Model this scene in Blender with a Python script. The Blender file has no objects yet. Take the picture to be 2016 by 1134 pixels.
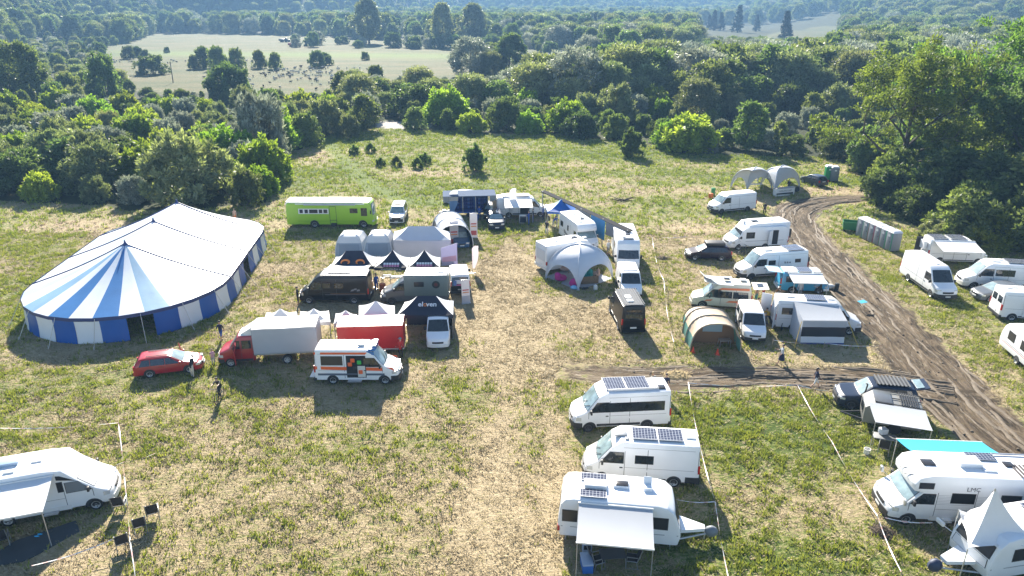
import bpy, bmesh, math, random
import numpy as np
from mathutils import Vector, Matrix
R = math.radians
random.seed(7)
rng = np.random.default_rng(11)
C = bpy.context.scene.collection

# ---------------------------------------------------------------- camera geometry (used to read ground positions off the photograph)
F, HC = 1400.0, 24.8
PITCH = math.atan(557/1400)
cP, sP = math.cos(PITCH), math.sin(PITCH)
def G(px, py, z=0.0):
    u, v = (px-1008)/F, (py-567)/F
    d = Vector((u, cP-v*sP, -sP-v*cP))
    t = (z-HC)/d.z
    return Vector((d.x*t, d.y*t, z))
def proj(p):
    zc = p[1]*cP+(HC-p[2])*sP
    return 1008+F*p[0]/zc, 567+F*((HC-p[2])*cP-p[1]*sP)/zc

# ---------------------------------------------------------------- materials
MATS = {}
def mat(name, col, rough=.5, metal=0., spec=.5, var=.06, vscale=1.5, coat=0., bump=0., bscale=20., alpha=None, trans=0., emit=None):
    if name in MATS: return MATS[name]
    m = bpy.data.materials.new(name); m.use_nodes = True
    nt = m.node_tree; N = nt.nodes; Lk = nt.links
    b = N['Principled BSDF']
    b.inputs['Roughness'].default_value = rough; b.inputs['Metallic'].default_value = metal
    b.inputs['Specular IOR Level'].default_value = spec; b.inputs['Coat Weight'].default_value = coat
    if coat: b.inputs['Coat Roughness'].default_value = .12
    tc = N.new('ShaderNodeTexCoord')
    no = N.new('ShaderNodeTexNoise'); no.inputs['Scale'].default_value = vscale; no.inputs['Detail'].default_value = 5
    Lk.new(tc.outputs['Object'], no.inputs['Vector'])
    mx = N.new('ShaderNodeMix'); mx.data_type = 'RGBA'
    c = Vector(col[:3])
    mx.inputs[6].default_value = (*[max(0, x*(1-var*1.6)) for x in c], 1)
    mx.inputs[7].default_value = (*[min(1, x*(1+var*.8)) for x in c], 1)
    Lk.new(no.outputs['Fac'], mx.inputs[0]); Lk.new(mx.outputs[2], b.inputs['Base Color'])
    if bump:
        n2 = N.new('ShaderNodeTexNoise'); n2.inputs['Scale'].default_value = bscale; n2.inputs['Detail'].default_value = 3
        Lk.new(tc.outputs['Object'], n2.inputs['Vector'])
        bp = N.new('ShaderNodeBump'); bp.inputs['Strength'].default_value = bump; bp.inputs['Distance'].default_value = .05
        Lk.new(n2.outputs['Fac'], bp.inputs['Height']); Lk.new(bp.outputs[0], b.inputs['Normal'])
    if trans:
        out = N['Material Output']; tr = N.new('ShaderNodeBsdfTranslucent'); ms = N.new('ShaderNodeMixShader')
        Lk.new(mx.outputs[2], tr.inputs['Color']); ms.inputs[0].default_value = trans
        Lk.new(b.outputs[0], ms.inputs[1]); Lk.new(tr.outputs[0], ms.inputs[2]); Lk.new(ms.outputs[0], out.inputs['Surface'])
    if alpha is not None: b.inputs['Alpha'].default_value = alpha
    MATS[name] = m
    return m
WHITE = mat('white_paint', (.80,.80,.80), .32, coat=.25, var=.07, vscale=.9)
WHITE2 = mat('aged_white_paint', (.72,.71,.68), .42, coat=.1, var=.06)
GRP = mat('white_fibreglass', (.77,.78,.79), .38, var=.07, vscale=.9)
BLACKP = mat('black_plastic', (.028,.028,.03), .55)
RUBBER = mat('tyre_rubber', (.02,.02,.02), .8)
GLASS = mat('dark_glass', (.030,.036,.040), .05, spec=.8, var=.6, vscale=2.5)
GLASSB = mat('windscreen_glass', (.26,.35,.37), .07, spec=.9, var=.5, vscale=2.2)  # pale blue base colour stands in for sky reflected in the glass
ACRYL = mat('smoked_acrylic', (.035,.034,.036), .18, var=.05)
ALU = mat('aluminium', (.55,.56,.58), .38, metal=.7)
STEEL = mat('grey_steel', (.32,.33,.34), .45, metal=.6)
GALV = mat('galvanised_steel', (.42,.43,.44), .5, metal=.5)
LAMP = mat('clear_lamp', (.62,.64,.66), .12, metal=.25)
REDL = mat('red_lamp', (.42,.02,.02), .25)
AMBER = mat('amber_lamp', (.7,.25,.03), .25)
PLATE = mat('number_plate', (.72,.72,.70), .5)
CREAM = mat('cream_plastic', (.66,.64,.58), .5)
RIMM = mat('wheel_rim', (.5,.51,.52), .35, metal=.6)
RIMD = mat('dark_rim', (.09,.09,.095), .4, metal=.4)
def solar():
    m = mat('solar_cells', (.018,.022,.045), .18, spec=.6); nt = m.node_tree; N = nt.nodes
    tc = N.new('ShaderNodeTexCoord'); br = N.new('ShaderNodeTexBrick'); br.offset = 0
    br.inputs['Color1'].default_value = (.018,.022,.05,1); br.inputs['Color2'].default_value = (.024,.03,.06,1)
    br.inputs['Mortar'].default_value = (.34,.36,.4,1); br.inputs['Scale'].default_value = 1
    br.inputs['Mortar Size'].default_value = .012; br.inputs['Brick Width'].default_value = .17; br.inputs['Row Height'].default_value = .17
    nt.links.new(tc.outputs['Object'], br.inputs['Vector']); nt.links.new(br.outputs[0], N['Principled BSDF'].inputs['Base Color'])
    return m
SOLAR = solar()

# ---------------------------------------------------------------- mesh building
class MB:
    def __init__(s): s.v=[]; s.f=[]; s.m=[]
    def add(s, vs, fs, mi=0, fn=None):
        o=len(s.v)
        s.v += [tuple(fn(*p)) if fn else tuple(p) for p in vs]
        for f in fs: s.f.append([i+o for i in f]); s.m.append(mi)
        return s
    def box(s, x0,x1,y0,y1,z0,z1, mi=0, fn=None, n=(1,1,1)):
        if n==(1,1,1):
            vs=[(x,y,z) for x in (x0,x1) for y in (y0,y1) for z in (z0,z1)]
            return s.add(vs,[(0,1,3,2),(4,6,7,5),(0,4,5,1),(2,3,7,6),(0,2,6,4),(1,5,7,3)],mi,fn)
        def gr(o,a,b,na,nb,flip):
            vs=[tuple(o[k]+a[k]*i/na+b[k]*j/nb for k in range(3)) for i in range(na+1) for j in range(nb+1)]
            fs=[]
            for i in range(na):
                for j in range(nb):
                    q=[i*(nb+1)+j,(i+1)*(nb+1)+j,(i+1)*(nb+1)+j+1,i*(nb+1)+j+1]
                    fs.append(q[::-1] if flip else q)
            s.add(vs,fs,mi,fn)
        X=(x1-x0,0,0);Y=(0,y1-y0,0);Z=(0,0,z1-z0)
        gr((x0,y0,z0),X,Y,n[0],n[1],True); gr((x0,y0,z1),X,Y,n[0],n[1],False)
        gr((x0,y0,z0),X,Z,n[0],n[2],False); gr((x0,y1,z0),X,Z,n[0],n[2],True)
        gr((x0,y0,z0),Y,Z,n[1],n[2],True); gr((x1,y0,z0),Y,Z,n[1],n[2],False)
        return s
    def cbox(s, c, d, mi=0, rz=0, ch=0.0, M=None):
        hx,hy,hz=d[0]/2,d[1]/2,d[2]/2
        cr,sr=math.cos(rz),math.sin(rz)
        def tf(x,y,z):
            p=Vector((c[0]+x*cr-y*sr, c[1]+x*sr+y*cr, c[2]+z))
            return M@p if M else p
        if ch<=0: return s.box(-hx,hx,-hy,hy,-hz,hz,mi,tf)
        bm=bmesh.new(); bmesh.ops.create_cube(bm,size=1)
        for v in bm.verts: v.co=Vector((v.co.x*d[0],v.co.y*d[1],v.co.z*d[2]))
        bmesh.ops.bevel(bm,geom=bm.edges[:],offset=ch,segments=2,profile=.5,affect='EDGES',clamp_overlap=True)
        return s.bm(bm,mi,tf)
    def bm(s,bm,mi=0,fn=None):
        bm.verts.index_update()
        s.add([v.co[:] for v in bm.verts],[[v.index for v in f.verts] for f in bm.faces],mi,fn); bm.free(); return s
    def tube(s, pts, r, n=8, mi=0, cap=True):
        pts=[Vector(p) for p in pts]; rs=r if isinstance(r,(list,tuple)) else [r]*len(pts)
        vs=[]; up=None
        for i,p in enumerate(pts):
            t=(pts[min(i+1,len(pts)-1)]-pts[max(i-1,0)])
            t = t.normalized() if t.length>1e-6 else Vector((0,0,1))
            a=Vector((0,0,1)) if abs(t.z)<.9 else Vector((1,0,0))
            if up is not None: a=up
            u=t.cross(a); u=u.normalized() if u.length>1e-6 else t.orthogonal().normalized()
            w=u.cross(t).normalized(); up=w
            for k in range(n):
                an=2*math.pi*k/n; vs.append(p+u*math.cos(an)*rs[i]+w*math.sin(an)*rs[i])
        fs=[]
        for i in range(len(pts)-1):
            for k in range(n):
                fs.append([i*n+k,i*n+(k+1)%n,(i+1)*n+(k+1)%n,(i+1)*n+k])
        if cap: fs.append(list(range(n))[::-1]); fs.append([(len(pts)-1)*n+k for k in range(n)])
        return s.add(vs,fs,mi)
    def lathe(s, prof, n=20, mi=0, fn=None):          # profile (r,z) about z
        vs=[(r*math.cos(2*math.pi*k/n),r*math.sin(2*math.pi*k/n),z) for r,z in prof for k in range(n)]
        fs=[[i*n+k,i*n+(k+1)%n,(i+1)*n+(k+1)%n,(i+1)*n+k] for i in range(len(prof)-1) for k in range(n)]
        if prof[0][0]>1e-4: fs.append(list(range(n))[::-1])
        if prof[-1][0]>1e-4: fs.append([(len(prof)-1)*n+k for k in range(n)])
        return s.add(vs,fs,mi,fn)
    def grid(s, fn, nu, nv, mi=0, flip=False):
        vs=[fn(i/nu,j/nv) for i in range(nu+1) for j in range(nv+1)]
        fs=[]
        for i in range(nu):
            for j in range(nv):
                q=[i*(nv+1)+j,(i+1)*(nv+1)+j,(i+1)*(nv+1)+j+1,i*(nv+1)+j+1]; fs.append(q[::-1] if flip else q)
        return s.add(vs,fs,mi)
    def slab(s, q, th, mi=0, n=1, sag=0):            # quad corners a,b,c,d given thickness (down its normal)
        a,b,c,d=[Vector(p) for p in q]; nn=(b-a).cross(d-a).normalized()*th
        def top(u,v): 
            p=(a*(1-u)+b*u)*(1-v)+(d*(1-u)+c*u)*v
            p=p.copy(); p.z-=sag*4*v*(1-v)
            return p
        s.grid(top,n,n if n>1 else 1,mi); s.grid(lambda u,v: top(u,v)-nn,n,n if n>1 else 1,mi,True)
        m=max(n,1)
        for f0 in (lambda t:top(t,0),lambda t:top(1,t),lambda t:top(1-t,1),lambda t:top(0,1-t)):
            s.grid(lambda u,v: f0(u)-nn*(1-v), m,1,mi)
        return s
    def ell(s, c, r, nu=12, nv=8, mi=0, fn=None):
        vs=[]
        for j in range(nv+1):
            th=math.pi*j/nv
            for k in range(nu):
                ph=2*math.pi*k/nu
                vs.append((c[0]+r[0]*math.sin(th)*math.cos(ph),c[1]+r[1]*math.sin(th)*math.sin(ph),c[2]-r[2]*math.cos(th)))
        fs=[[j*nu+k,j*nu+(k+1)%nu,(j+1)*nu+(k+1)%nu,(j+1)*nu+k] for j in range(nv) for k in range(nu)]
        return s.add(vs,fs,mi,fn)
    def build(s, name, mats, parent=None, ang=38, loc=None, weld=False):
        if not isinstance(mats,(list,tuple)): mats=[mats]
        me=bpy.data.meshes.new(name); me.from_pydata([tuple(v) for v in s.v],[],s.f)
        for m in mats: me.materials.append(m)
        if len(mats)>1: me.polygons.foreach_set('material_index',np.array(s.m,dtype=np.int32))
        if weld:
            b=bmesh.new(); b.from_mesh(me); bmesh.ops.remove_doubles(b,verts=b.verts,dist=.0005); b.to_mesh(me); b.free()
        me.polygons.foreach_set('use_smooth',np.ones(len(me.polygons),dtype=bool))
        if ang is not None: me.set_sharp_from_angle(angle=R(ang))
        o=bpy.data.objects.new(name,me); C.objects.link(o)
        if parent: o.parent=parent
        if loc is not None: o.location=loc
        return o
def tag(o,label=None,cat=None,group=None,kind=None):
    if label: o['label']=label
    if cat: o['category']=cat
    if group: o['group']=group
    if kind: o['kind']=kind
    return o
def thing(name,label,cat,loc=(0,0,0),rz=0,group=None):
    o=bpy.data.objects.new(name,None); C.objects.link(o); o.empty_display_size=.3
    o.location=loc; o.rotation_euler=(0,0,rz)
    return tag(o,label,cat,group)
def text(body,parent,loc,rot,size,m,name='lettering',align='CENTER',bold=0.):
    cu=bpy.data.curves.new(name,'FONT'); cu.body=body; cu.size=size; cu.align_x=align; cu.align_y='CENTER'; cu.extrude=.003; cu.offset=bold
    cu.resolution_u=2
    tmp=bpy.data.objects.new('tmp',cu); C.objects.link(tmp); dg=bpy.context.evaluated_depsgraph_get(); me=bpy.data.meshes.new_from_object(tmp.evaluated_get(dg)); bpy.data.objects.remove(tmp); me.materials.clear(); me.materials.append(m)
    o=bpy.data.objects.new(name,me); C.objects.link(o); o.parent=parent; o.location=loc; o.rotation_euler=rot
    return o
def copy_tree(o,parent=None):
    c=o.copy(); C.objects.link(c); c.parent=parent
    for ch in list(o.children): copy_tree(ch,c)
    return c
# numpy value noise
_lat=rng.random((256,256))
def vnoise(x,y):
    xi=np.floor(x).astype(int); yi=np.floor(y).astype(int); fx=x-xi; fy=y-yi
    fx=fx*fx*(3-2*fx); fy=fy*fy*(3-2*fy)
    g=lambda a,b:_lat[a%256,b%256]
    return (g(xi,yi)*(1-fx)+g(xi+1,yi)*fx)*(1-fy)+(g(xi,yi+1)*(1-fx)+g(xi+1,yi+1)*fx)*fy
def fbm(x,y,o=4):
    s=0;a=.5;t=0
    for k in range(o): s=s+a*vnoise(x+17.3*k,y-9.1*k); t+=a; a*=.5; x=x*2.03; y=y*2.03
    return s/t
# ---------------------------------------------------------------- terrain
def hgt(x,y):
    x=np.asarray(x,float); y=np.asarray(y,float)
    xl=np.interp(y,[150,250,316,437,511,690,880,1030,1500,1900],[-225,-228,-238,-272,-300,-362,-350,-215,-60,250])
    d=np.clip(xl-x,0,None)
    nz=fbm(x*.006+31,y*.006+7,4)
    left=np.where(y>120,1,0)*np.minimum(.40*d*np.clip(d/70,.15,1),100+.10*d)*(.72+.6*nz)
    xr=np.interp(y,[300,500,900,1500],[560,330,300,320])
    dr=np.clip(x-xr,0,None)
    right=np.where(y>300,1,0)*np.minimum(.13*dr*np.clip(dr/120,.1,1),130)*(.7+.6*nz)
    df=np.clip(y-1500-180*(fbm(x*.0012,x*.0+3,3)-.5)*2,0,None)
    far=np.minimum(.22*df*np.clip(df/400,.12,1),520)*(.55+.9*fbm(x*.0016+5,y*.0016,4))
    m=np.maximum(np.maximum(left,right),far); return 250*(1-np.exp(-m/230.))
def H1(x,y): return float(hgt(np.array([x]),np.array([y]))[0])
def pxpoly(pts): return np.array([G(*p)[:2] for p in pts])
def inpoly(x,y,P):
    r=np.zeros(np.shape(x),bool); n=len(P); j=n-1
    for i in range(n):
        xi,yi=P[i];xj,yj=P[j]
        c=((yi>y)!=(yj>y))&(x<(xj-xi)*(y-yi)/(yj-yi+1e-12)+xi); r^=c; j=i
    return r
def pathdist(x,y,P):
    """distance across, and signed across / along coordinates of the nearest point of a polyline"""
    best=np.full(np.shape(x),1e9); u=np.zeros(np.shape(x)); w=np.zeros(np.shape(x)); L=0.
    for i in range(len(P)-1):
        a=np.array(P[i]);b=np.array(P[i+1]);e=b-a;l=np.hypot(*e);e=e/l
        t=np.clip((x-a[0])*e[0]+(y-a[1])*e[1],0,l)
        dx=x-a[0]-e[0]*t;dy=y-a[1]-e[1]*t;d=np.hypot(dx,dy)
        k=d<best; best=np.where(k,d,best); u=np.where(k,L+t,u); w=np.where(k,np.sign(e[0]*dy-e[1]*dx)*d,w); L+=l
    return best,u,w
def smooth(P,it=2):
    P=[np.array(p,float) for p in P]
    for _ in range(it):
        Q=[P[0]]
        for a,b in zip(P[:-1],P[1:]): Q+= [a*.75+b*.25,a*.25+b*.75]
        P=Q+[P[-1]]
    return P
ROAD=smooth(pxpoly([(1800,384),(1700,389),(1610,397),(1565,415),(1570,450),(1620,505),(1700,590),(1790,680),(1870,770),(1950,850),(2060,940),(2200,1060)]))
STRIP=smooth(pxpoly([(1020,690),(1080,722),(1180,738),(1330,742),(1500,738),(1650,744),(1760,752),(1880,775)]))
TRACK=smooth(pxpoly([(1010,470),(1000,560),(1003,640),(1000,720),(985,800),(975,900),(965,1000),(955,1134),(950,1400)]))
TRACK2=smooth(pxpoly([(1075,690),(1080,780),(1095,900),(1085,1000),(1080,1134)]))
MOWN=smooth(pxpoly([(672,258),(648,272),(648,290),(690,330),(735,372),(790,396),(900,400)]))
LANE=smooth(pxpoly([(700,402),(900,398),(1150,402),(1400,405),(1520,408)]))
CAMP=pxpoly([(-150,392),(0,395),(200,405),(250,415),(430,410),(455,404),(530,398),(525,350),(512,318),(560,303),(625,284),(655,262),(690,264),(705,252),(740,254),(830,256),(900,258),(950,264),(1100,264),(1200,277),(1290,285),(1330,300),(1440,305),(1550,308),(1640,310),(1690,340),(1740,380),(1740,398),(1735,412),(1765,426),(1815,452),(1850,474),(2016,486),(2400,520),(2600,1600),(-800,1600)])
MEADOW=pxpoly([(205,100),(300,66),(440,66),(560,70),(760,78),(900,88),(1020,95),(1090,98),(1140,108),(1080,116),(1000,140),(860,156),(680,170),(660,190),(560,188),(440,182),(330,185),(230,165),(200,130)])
FIELD2=pxpoly([(1490,74),(1550,62),(1640,56),(1655,64),(1615,79),(1500,81)])
GRAVEL=pxpoly([(738,247),(745,240),(830,238),(852,243),(848,250),(790,252),(770,256)])
CARPET=pxpoly([(-60,1125),(30,1066),(150,1026),(158,1048),(50,1105)])
SHEET=pxpoly([(1074,545),(1137,572),(1208,549),(1135,525)])
RIVER=pxpoly([(1060,103),(1075,100),(1130,99),(1130,103),(1080,105)])
def dryness(x,y):
    """0 lush .. 1 straw: broad patches of the hay meadow"""
    n=fbm(x*.09,y*.16+40,4)
    d=.53+(n-.5)*1.3
    px=x; 
    cx=np.exp(-((x+3)/17.)**2-((y-62)/22.)**2)*.42                 # trampled middle of the camp
    gr=np.exp(-((x-13)/7.5)**2-((y-34)/9.)**2)*.20                    # greener pitch between the tapes
    ml=np.exp(-((x+38)/20.)**2-((y-84)/7.)**2)*.30                   # straw band beyond the marquee
    back=np.clip((y-88)/25,0,1)*.13
    d=d+cx-gr+ml-back+np.where((y<52)&(x<2),.06,0)
    b,_,_=pathdist(x,y,TRACK); d=d+.45*np.exp(-(b/1.7)**2)
    b,_,_=pathdist(x,y,TRACK2); d=d+.35*np.exp(-(b/.7)**2)
    b,_,_=pathdist(x,y,STRIP); d=d+.3*np.exp(-(b/4.)**2)
    b,_,_=pathdist(x,y,ROAD); d=d+.2*np.exp(-(b/6.)**2)
    b,_,_=pathdist(x,y,MOWN); d=d-.5*np.exp(-(b/1.6)**2)
    return np.clip(d,0,1)
def mudness(x,y):
    b1,u1,w1=pathdist(x,y,ROAD); b2,u2,w2=pathdist(x,y,STRIP)
    n=(fbm(x*.35,y*.35,3)-.5)*2.2
    hw=np.interp(u1,[0,12,20,40,90],[1.3,1.9,3.2,2.9,3.1])
    m1=np.clip((hw+n*.8-b1)/1.3+.3,0,1); m2=np.clip((2.1+n-b2)/1.0+.2,0,1)*np.clip(u2/9.,0,1)
    k=b1<b2
    return np.maximum(m1,m2*.95),np.where(k,u1,u2+200),np.where(k,w1,w2)
def make_ground():
    def axis(lo,hi,f0,f1,st,gr):
        a=list(np.arange(f0,f1,st)); s=st
        p=f1
        up=[]
        while p<hi: up.append(p); s=min(s*gr,90); p+=s
        up.append(hi); s=st; p=f0-st; dn=[]
        while p>lo: dn.append(p); s=min(s*gr,90); p-=s
        dn.append(lo)
        return np.array(dn[::-1]+a+up)
    xs=axis(-2600,2600,-62,62,.42,1.07); ys=axis(-300,4600,16,112,.42,1.045)
    X,Y=np.meshgrid(xs,ys,indexing='ij'); x=X.ravel(); y=Y.ravel()
    z=hgt(x,y)
    mud,u,w=mudness(x,y)
    dry=dryness(x,y)
    # ruts and bumps of the trodden earth
    z=z-mud*(.05+.05*np.cos(w*2*math.pi/1.75)*np.clip(1.6-np.abs(w)/2.4,0,1))+np.where(y<200,(fbm(x*.5,y*.5,3)-.5)*.10+(fbm(x*1.6+9,y*1.6,2)-.5)*.06,0)*(1-.4*mud)
    mead=inpoly(x,y,MEADOW)|inpoly(x,y,FIELD2); camp=inpoly(x,y,CAMP)
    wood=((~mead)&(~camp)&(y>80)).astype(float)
    nf=fbm(x*.004,y*.004+70,3)
    tan=(mead.astype(float))+np.where((y>1500)&(nf>.57),1.,0)
    strip=np.exp(-((y-np.interp(x,[-250,-60,60],[420,395,372]))/22.)**2)*(x<20)*mead
    grav=inpoly(x,y,GRAVEL)*1.
    n=len(x); ny=len(ys)
    me=bpy.data.meshes.new('ground')
    i=np.arange(len(xs)-1)[:,None]*ny+np.arange(ny-1)[None,:]
    q=np.stack([i,i+ny,i+ny+1,i+1],-1).reshape(-1,4)
    me.vertices.add(n); me.vertices.foreach_set('co',np.stack([x,y,z],1).ravel())
    me.loops.add(q.size); me.loops.foreach_set('vertex_index',q.ravel().astype(np.int32))
    me.polygons.add(len(q)); me.polygons.foreach_set('loop_start',(np.arange(len(q))*4).astype(np.int32))
    me.polygons.foreach_set('use_smooth',np.ones(len(q),bool))
    me.update(calc_edges=True)
    for nm,a in dict(mud=mud,dry=dry,wood=wood,tan=np.clip(tan,0,1),strip=strip,mown=np.exp(-(pathdist(x,y,MOWN)[0]/1.5)**4)*(.75+.25*fbm(x*.5,y*.5,2)),gravel=grav,pu=u,pw=w).items():
        at=me.attributes.new(nm,'FLOAT','POINT'); at.data.foreach_set('value',np.asarray(a,dtype=np.float32))
    m=bpy.data.materials.new('meadow_ground'); m.use_nodes=True; nt=m.node_tree; N=nt.nodes; L=nt.links
    b=N['Principled BSDF']; b.inputs['Roughness'].default_value=.9; b.inputs['Specular IOR Level'].default_value=.15
    A=lambda k:(lambda t:(setattr(t,'attribute_name',k),t.outputs['Fac'])[1])(N.new('ShaderNodeAttribute'))
    tc=N.new('ShaderNodeTexCoord')
    def noise(sc,det=6,ro=.6,vec=None,dist=0):
        t=N.new('ShaderNodeTexNoise'); t.inputs['Scale'].default_value=sc; t.inputs['Detail'].default_value=det; t.inputs['Roughness'].default_value=ro; t.inputs['Distortion'].default_value=dist
        L.new(vec or tc.outputs['Object'],t.inputs['Vector']); return t.outputs['Fac']
    def mp(sx,sy,sz=1):
        t=N.new('ShaderNodeMapping'); t.inputs['Scale'].default_value=(sx,sy,sz); L.new(tc.outputs['Object'],t.inputs['Vector']); return t.outputs[0]
    def ramp(f,pts):
        t=N.new('ShaderNodeValToRGB'); e=t.color_ramp.elements
        while len(e)<len(pts): e.new(.5)
        for k,(p,c) in enumerate(pts): e[k].position=p; e[k].color=(*c,1)
        L.new(f,t.inputs[0]); return t.outputs[0]
    def mth(op,a,b2=None,cl=False):
        t=N.new('ShaderNodeMath'); t.operation=op; t.use_clamp=cl
        for k,q in enumerate((a,b2)):
            if q is None: continue
            if isinstance(q,(int,float)): t.inputs[k].default_value=q
            else: L.new(q,t.inputs[k])
        return t.outputs[0]
    def mix(f,a,c):
        t=N.new('ShaderNodeMix'); t.data_type='RGBA'
        for s_,q in ((0,f),(6,a),(7,c)):
            if isinstance(q,tuple): t.inputs[s_].default_value=(*q,1)
            elif isinstance(q,(int,float)): t.inputs[s_].default_value=q
            else: L.new(q,t.inputs[s_])
        return t.outputs[2]
    n1=noise(3.2,7,.68,mp(.75,1.5)); n2=noise(.8,5,.6); n3=noise(11,4,.7,mp(.6,1.6)); n4=noise(38,3,.6)
    dry=A('dry')
    f=mth('ADD',mth('MULTIPLY',mth('SUBTRACT',n1,.5),2.6),mth('ADD',dry,mth('MULTIPLY',mth('SUBTRACT',n2,.5),.9)))
    grass=ramp(f,[(.05,(.06,.095,.016)),(.32,(.165,.195,.046)),(.52,(.285,.260,.120)),(.76,(.36,.285,.165)),(1.,(.45,.36,.225))])
    grass=mix(mth('MULTIPLY',mth('SUBTRACT',.47,n3,True),3.2,True),grass,(.060,.060,.022))
    grass=mix(mth('MULTIPLY',mth('SUBTRACT',n4,.6,True),2.2,True),grass,(.46,.40,.25))
    far=ramp(mth('ADD',noise(.045,8,.7,mp(.6,1.6)),mth('MULTIPLY',mth('SUBTRACT',n2,.5),.5)),[(.28,(.035,.055,.014)),(.45,(.075,.085,.026)),(.55,(.105,.097,.038)),(.72,(.15,.125,.06))])
    col=mix(A('tan'),grass,far)
    col=mix(mth('MULTIPLY',A('strip'),.85),col,(.11,.16,.03))
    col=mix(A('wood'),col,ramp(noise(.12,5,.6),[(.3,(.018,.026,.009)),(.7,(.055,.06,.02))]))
    col=mix(mth('MULTIPLY',A('mown'),.42),col,(.22,.26,.07))
    # mud: streaked along the track
    cb=N.new('ShaderNodeCombineXYZ'); L.new(mth('MULTIPLY',A('pu'),.17),cb.inputs[0]); L.new(mth('MULTIPLY',A('pw'),.9),cb.inputs[1])
    st=noise(1.5,8,.72,cb.outputs[0],1.6); st2=noise(6.,4,.6,cb.outputs[0],.3)
    mc=ramp(st,[(.36,(.014,.010,.006)),(.46,(.070,.050,.031)),(.58,(.145,.108,.070)),(.74,(.36,.30,.225))])
    mc=mix(mth('MULTIPLY',mth('SUBTRACT',n3,.5,True),2.,True),mc,(.085,.065,.042))
    mc=mix(mth('MULTIPLY',mth('SUBTRACT',n1,.55,True),2.,True),mc,(.15,.15,.06))
    mk=mth('MULTIPLY',mth('SUBTRACT',mth('ADD',A('mud'),mth('ADD',mth('MULTIPLY',mth('SUBTRACT',n2,.5),1.5),mth('MULTIPLY',mth('SUBTRACT',n1,.5),1.1))),.36),3.4,True)
    col=mix(mk,col,mc)
    col=mix(A('gravel'),col,ramp(noise(1.5,4),[(.3,(.30,.27,.25)),(.7,(.50,.47,.44))]))
    L.new(col,b.inputs['Base Color'])
    rg=mth('SUBTRACT',.92,mth('MULTIPLY',mth('MULTIPLY',mk,mth('MULTIPLY',mth('SUBTRACT',st2,.56,True),9,True)),.62)); L.new(rg,b.inputs['Roughness'])
    hh=mth('ADD',mth('MULTIPLY',n1,1.),mth('MULTIPLY',n3,.45)); hh=mix(mk,hh,mth('MULTIPLY',st,1.1))
    bp=N.new('ShaderNodeBump'); bp.inputs['Strength'].default_value=.9; bp.inputs['Distance'].default_value=.22
    L.new(hh,bp.inputs['Height']); L.new(bp.outputs[0],b.inputs['Normal'])
    me.materials.append(m); o=bpy.data.objects.new('ground',me); C.objects.link(o); tag(o,'hay meadow with muddy tracks in a wooded valley','ground',kind='structure')
make_ground()
# river glimpse far back
mb=MB(); P=[(p[0],p[1],.25) for p in RIVER]; mb.add(P,[list(range(len(P)))])
tag(mb.build('river',mat('river_water',(.30,.33,.36),.08,spec=.8)),'pale stretch of river beyond the meadow','river',kind='structure')

# ---------------------------------------------------------------- grass tufts (uncountable)
def grass_mesh(name,label,n,y0,y1,hs,seed,kind):
    r=np.random.default_rng(seed)
    y=y0+(y1-y0)*r.random(n)**1.0; zc=y*cP+HC*sP; hw=zc*.74+3
    x=(r.random(n)*2-1)*hw
    dens=zc/(y1*cP+HC*sP)
    keep=r.random(n)<np.clip(dens*1.0,0,1)
    x,y=x[keep],y[keep]
    mud,_,_=mudness(x,y); d=dryness(x,y)
    clump=fbm(x*1.3+3,y*2.0,3)
    if kind=='green': k=(r.random(len(x))<np.clip((1-d)*1.5*(clump*3.4-1.2),0,1))&(mud<.25)
    else: k=(r.random(len(x))<np.clip(d*1.1+.15,0,1))&(mud<.45)
    k&=inpoly(x,y,CAMP)&((pathdist(x,y,MOWN)[0]>1.4)|(r.random(len(x))<.35))&~inpoly(x,y,CARPET)&~inpoly(x,y,SHEET)
    x,y=x[k],y[k]; n=len(x); B=5
    sz=hs*(.55+.9*r.random(n)); lean=(.6 if kind=='green' else 1.9)
    az=r.random((n,B))*2*math.pi
    if kind!='green': az=np.where(r.random((n,B))<.6,(r.random((n,B))-.5)*1.4+(r.integers(0,2,(n,B))*math.pi),az)
    bx=x[:,None]+(r.random((n,B))-.5)*sz[:,None]*1.5; by=y[:,None]+(r.random((n,B))-.5)*sz[:,None]*1.5
    hgt_=sz[:,None]*(.5+.7*r.random((n,B)))
    if kind!='green': hgt_=hgt_*.5
    wd=sz[:,None]*.20*np.ones((n,B))
    tx=bx+np.cos(az)*hgt_*lean; ty=by+np.sin(az)*hgt_*lean
    px,py=-np.sin(az)*wd,np.cos(az)*wd
    z0=np.full((n,B),-.05)
    V=np.stack([np.stack([bx-px,by-py,z0],-1),np.stack([bx+px,by+py,z0],-1),np.stack([tx,ty,hgt_],-1)],2).reshape(-1,3)
    nt_=len(V)//3; me=bpy.data.meshes.new(name)
    me.vertices.add(len(V)); me.vertices.foreach_set('co',V.ravel())
    me.loops.add(len(V)); me.loops.foreach_set('vertex_index',np.arange(len(V),dtype=np.int32))
    me.polygons.add(nt_); me.polygons.foreach_set('loop_start',(np.arange(nt_)*3).astype(np.int32)); me.update(calc_edges=True)
    a=me.attributes.new('rnd','FLOAT','FACE'); a.data.foreach_set('value',np.repeat(np.clip(.5+(r.random(n)-.5)*.9,0,1),B).astype(np.float32))
    o=bpy.data.objects.new(name,me); C.objects.link(o); tag(o,label,'grass',kind='stuff')
    return o,me
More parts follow.
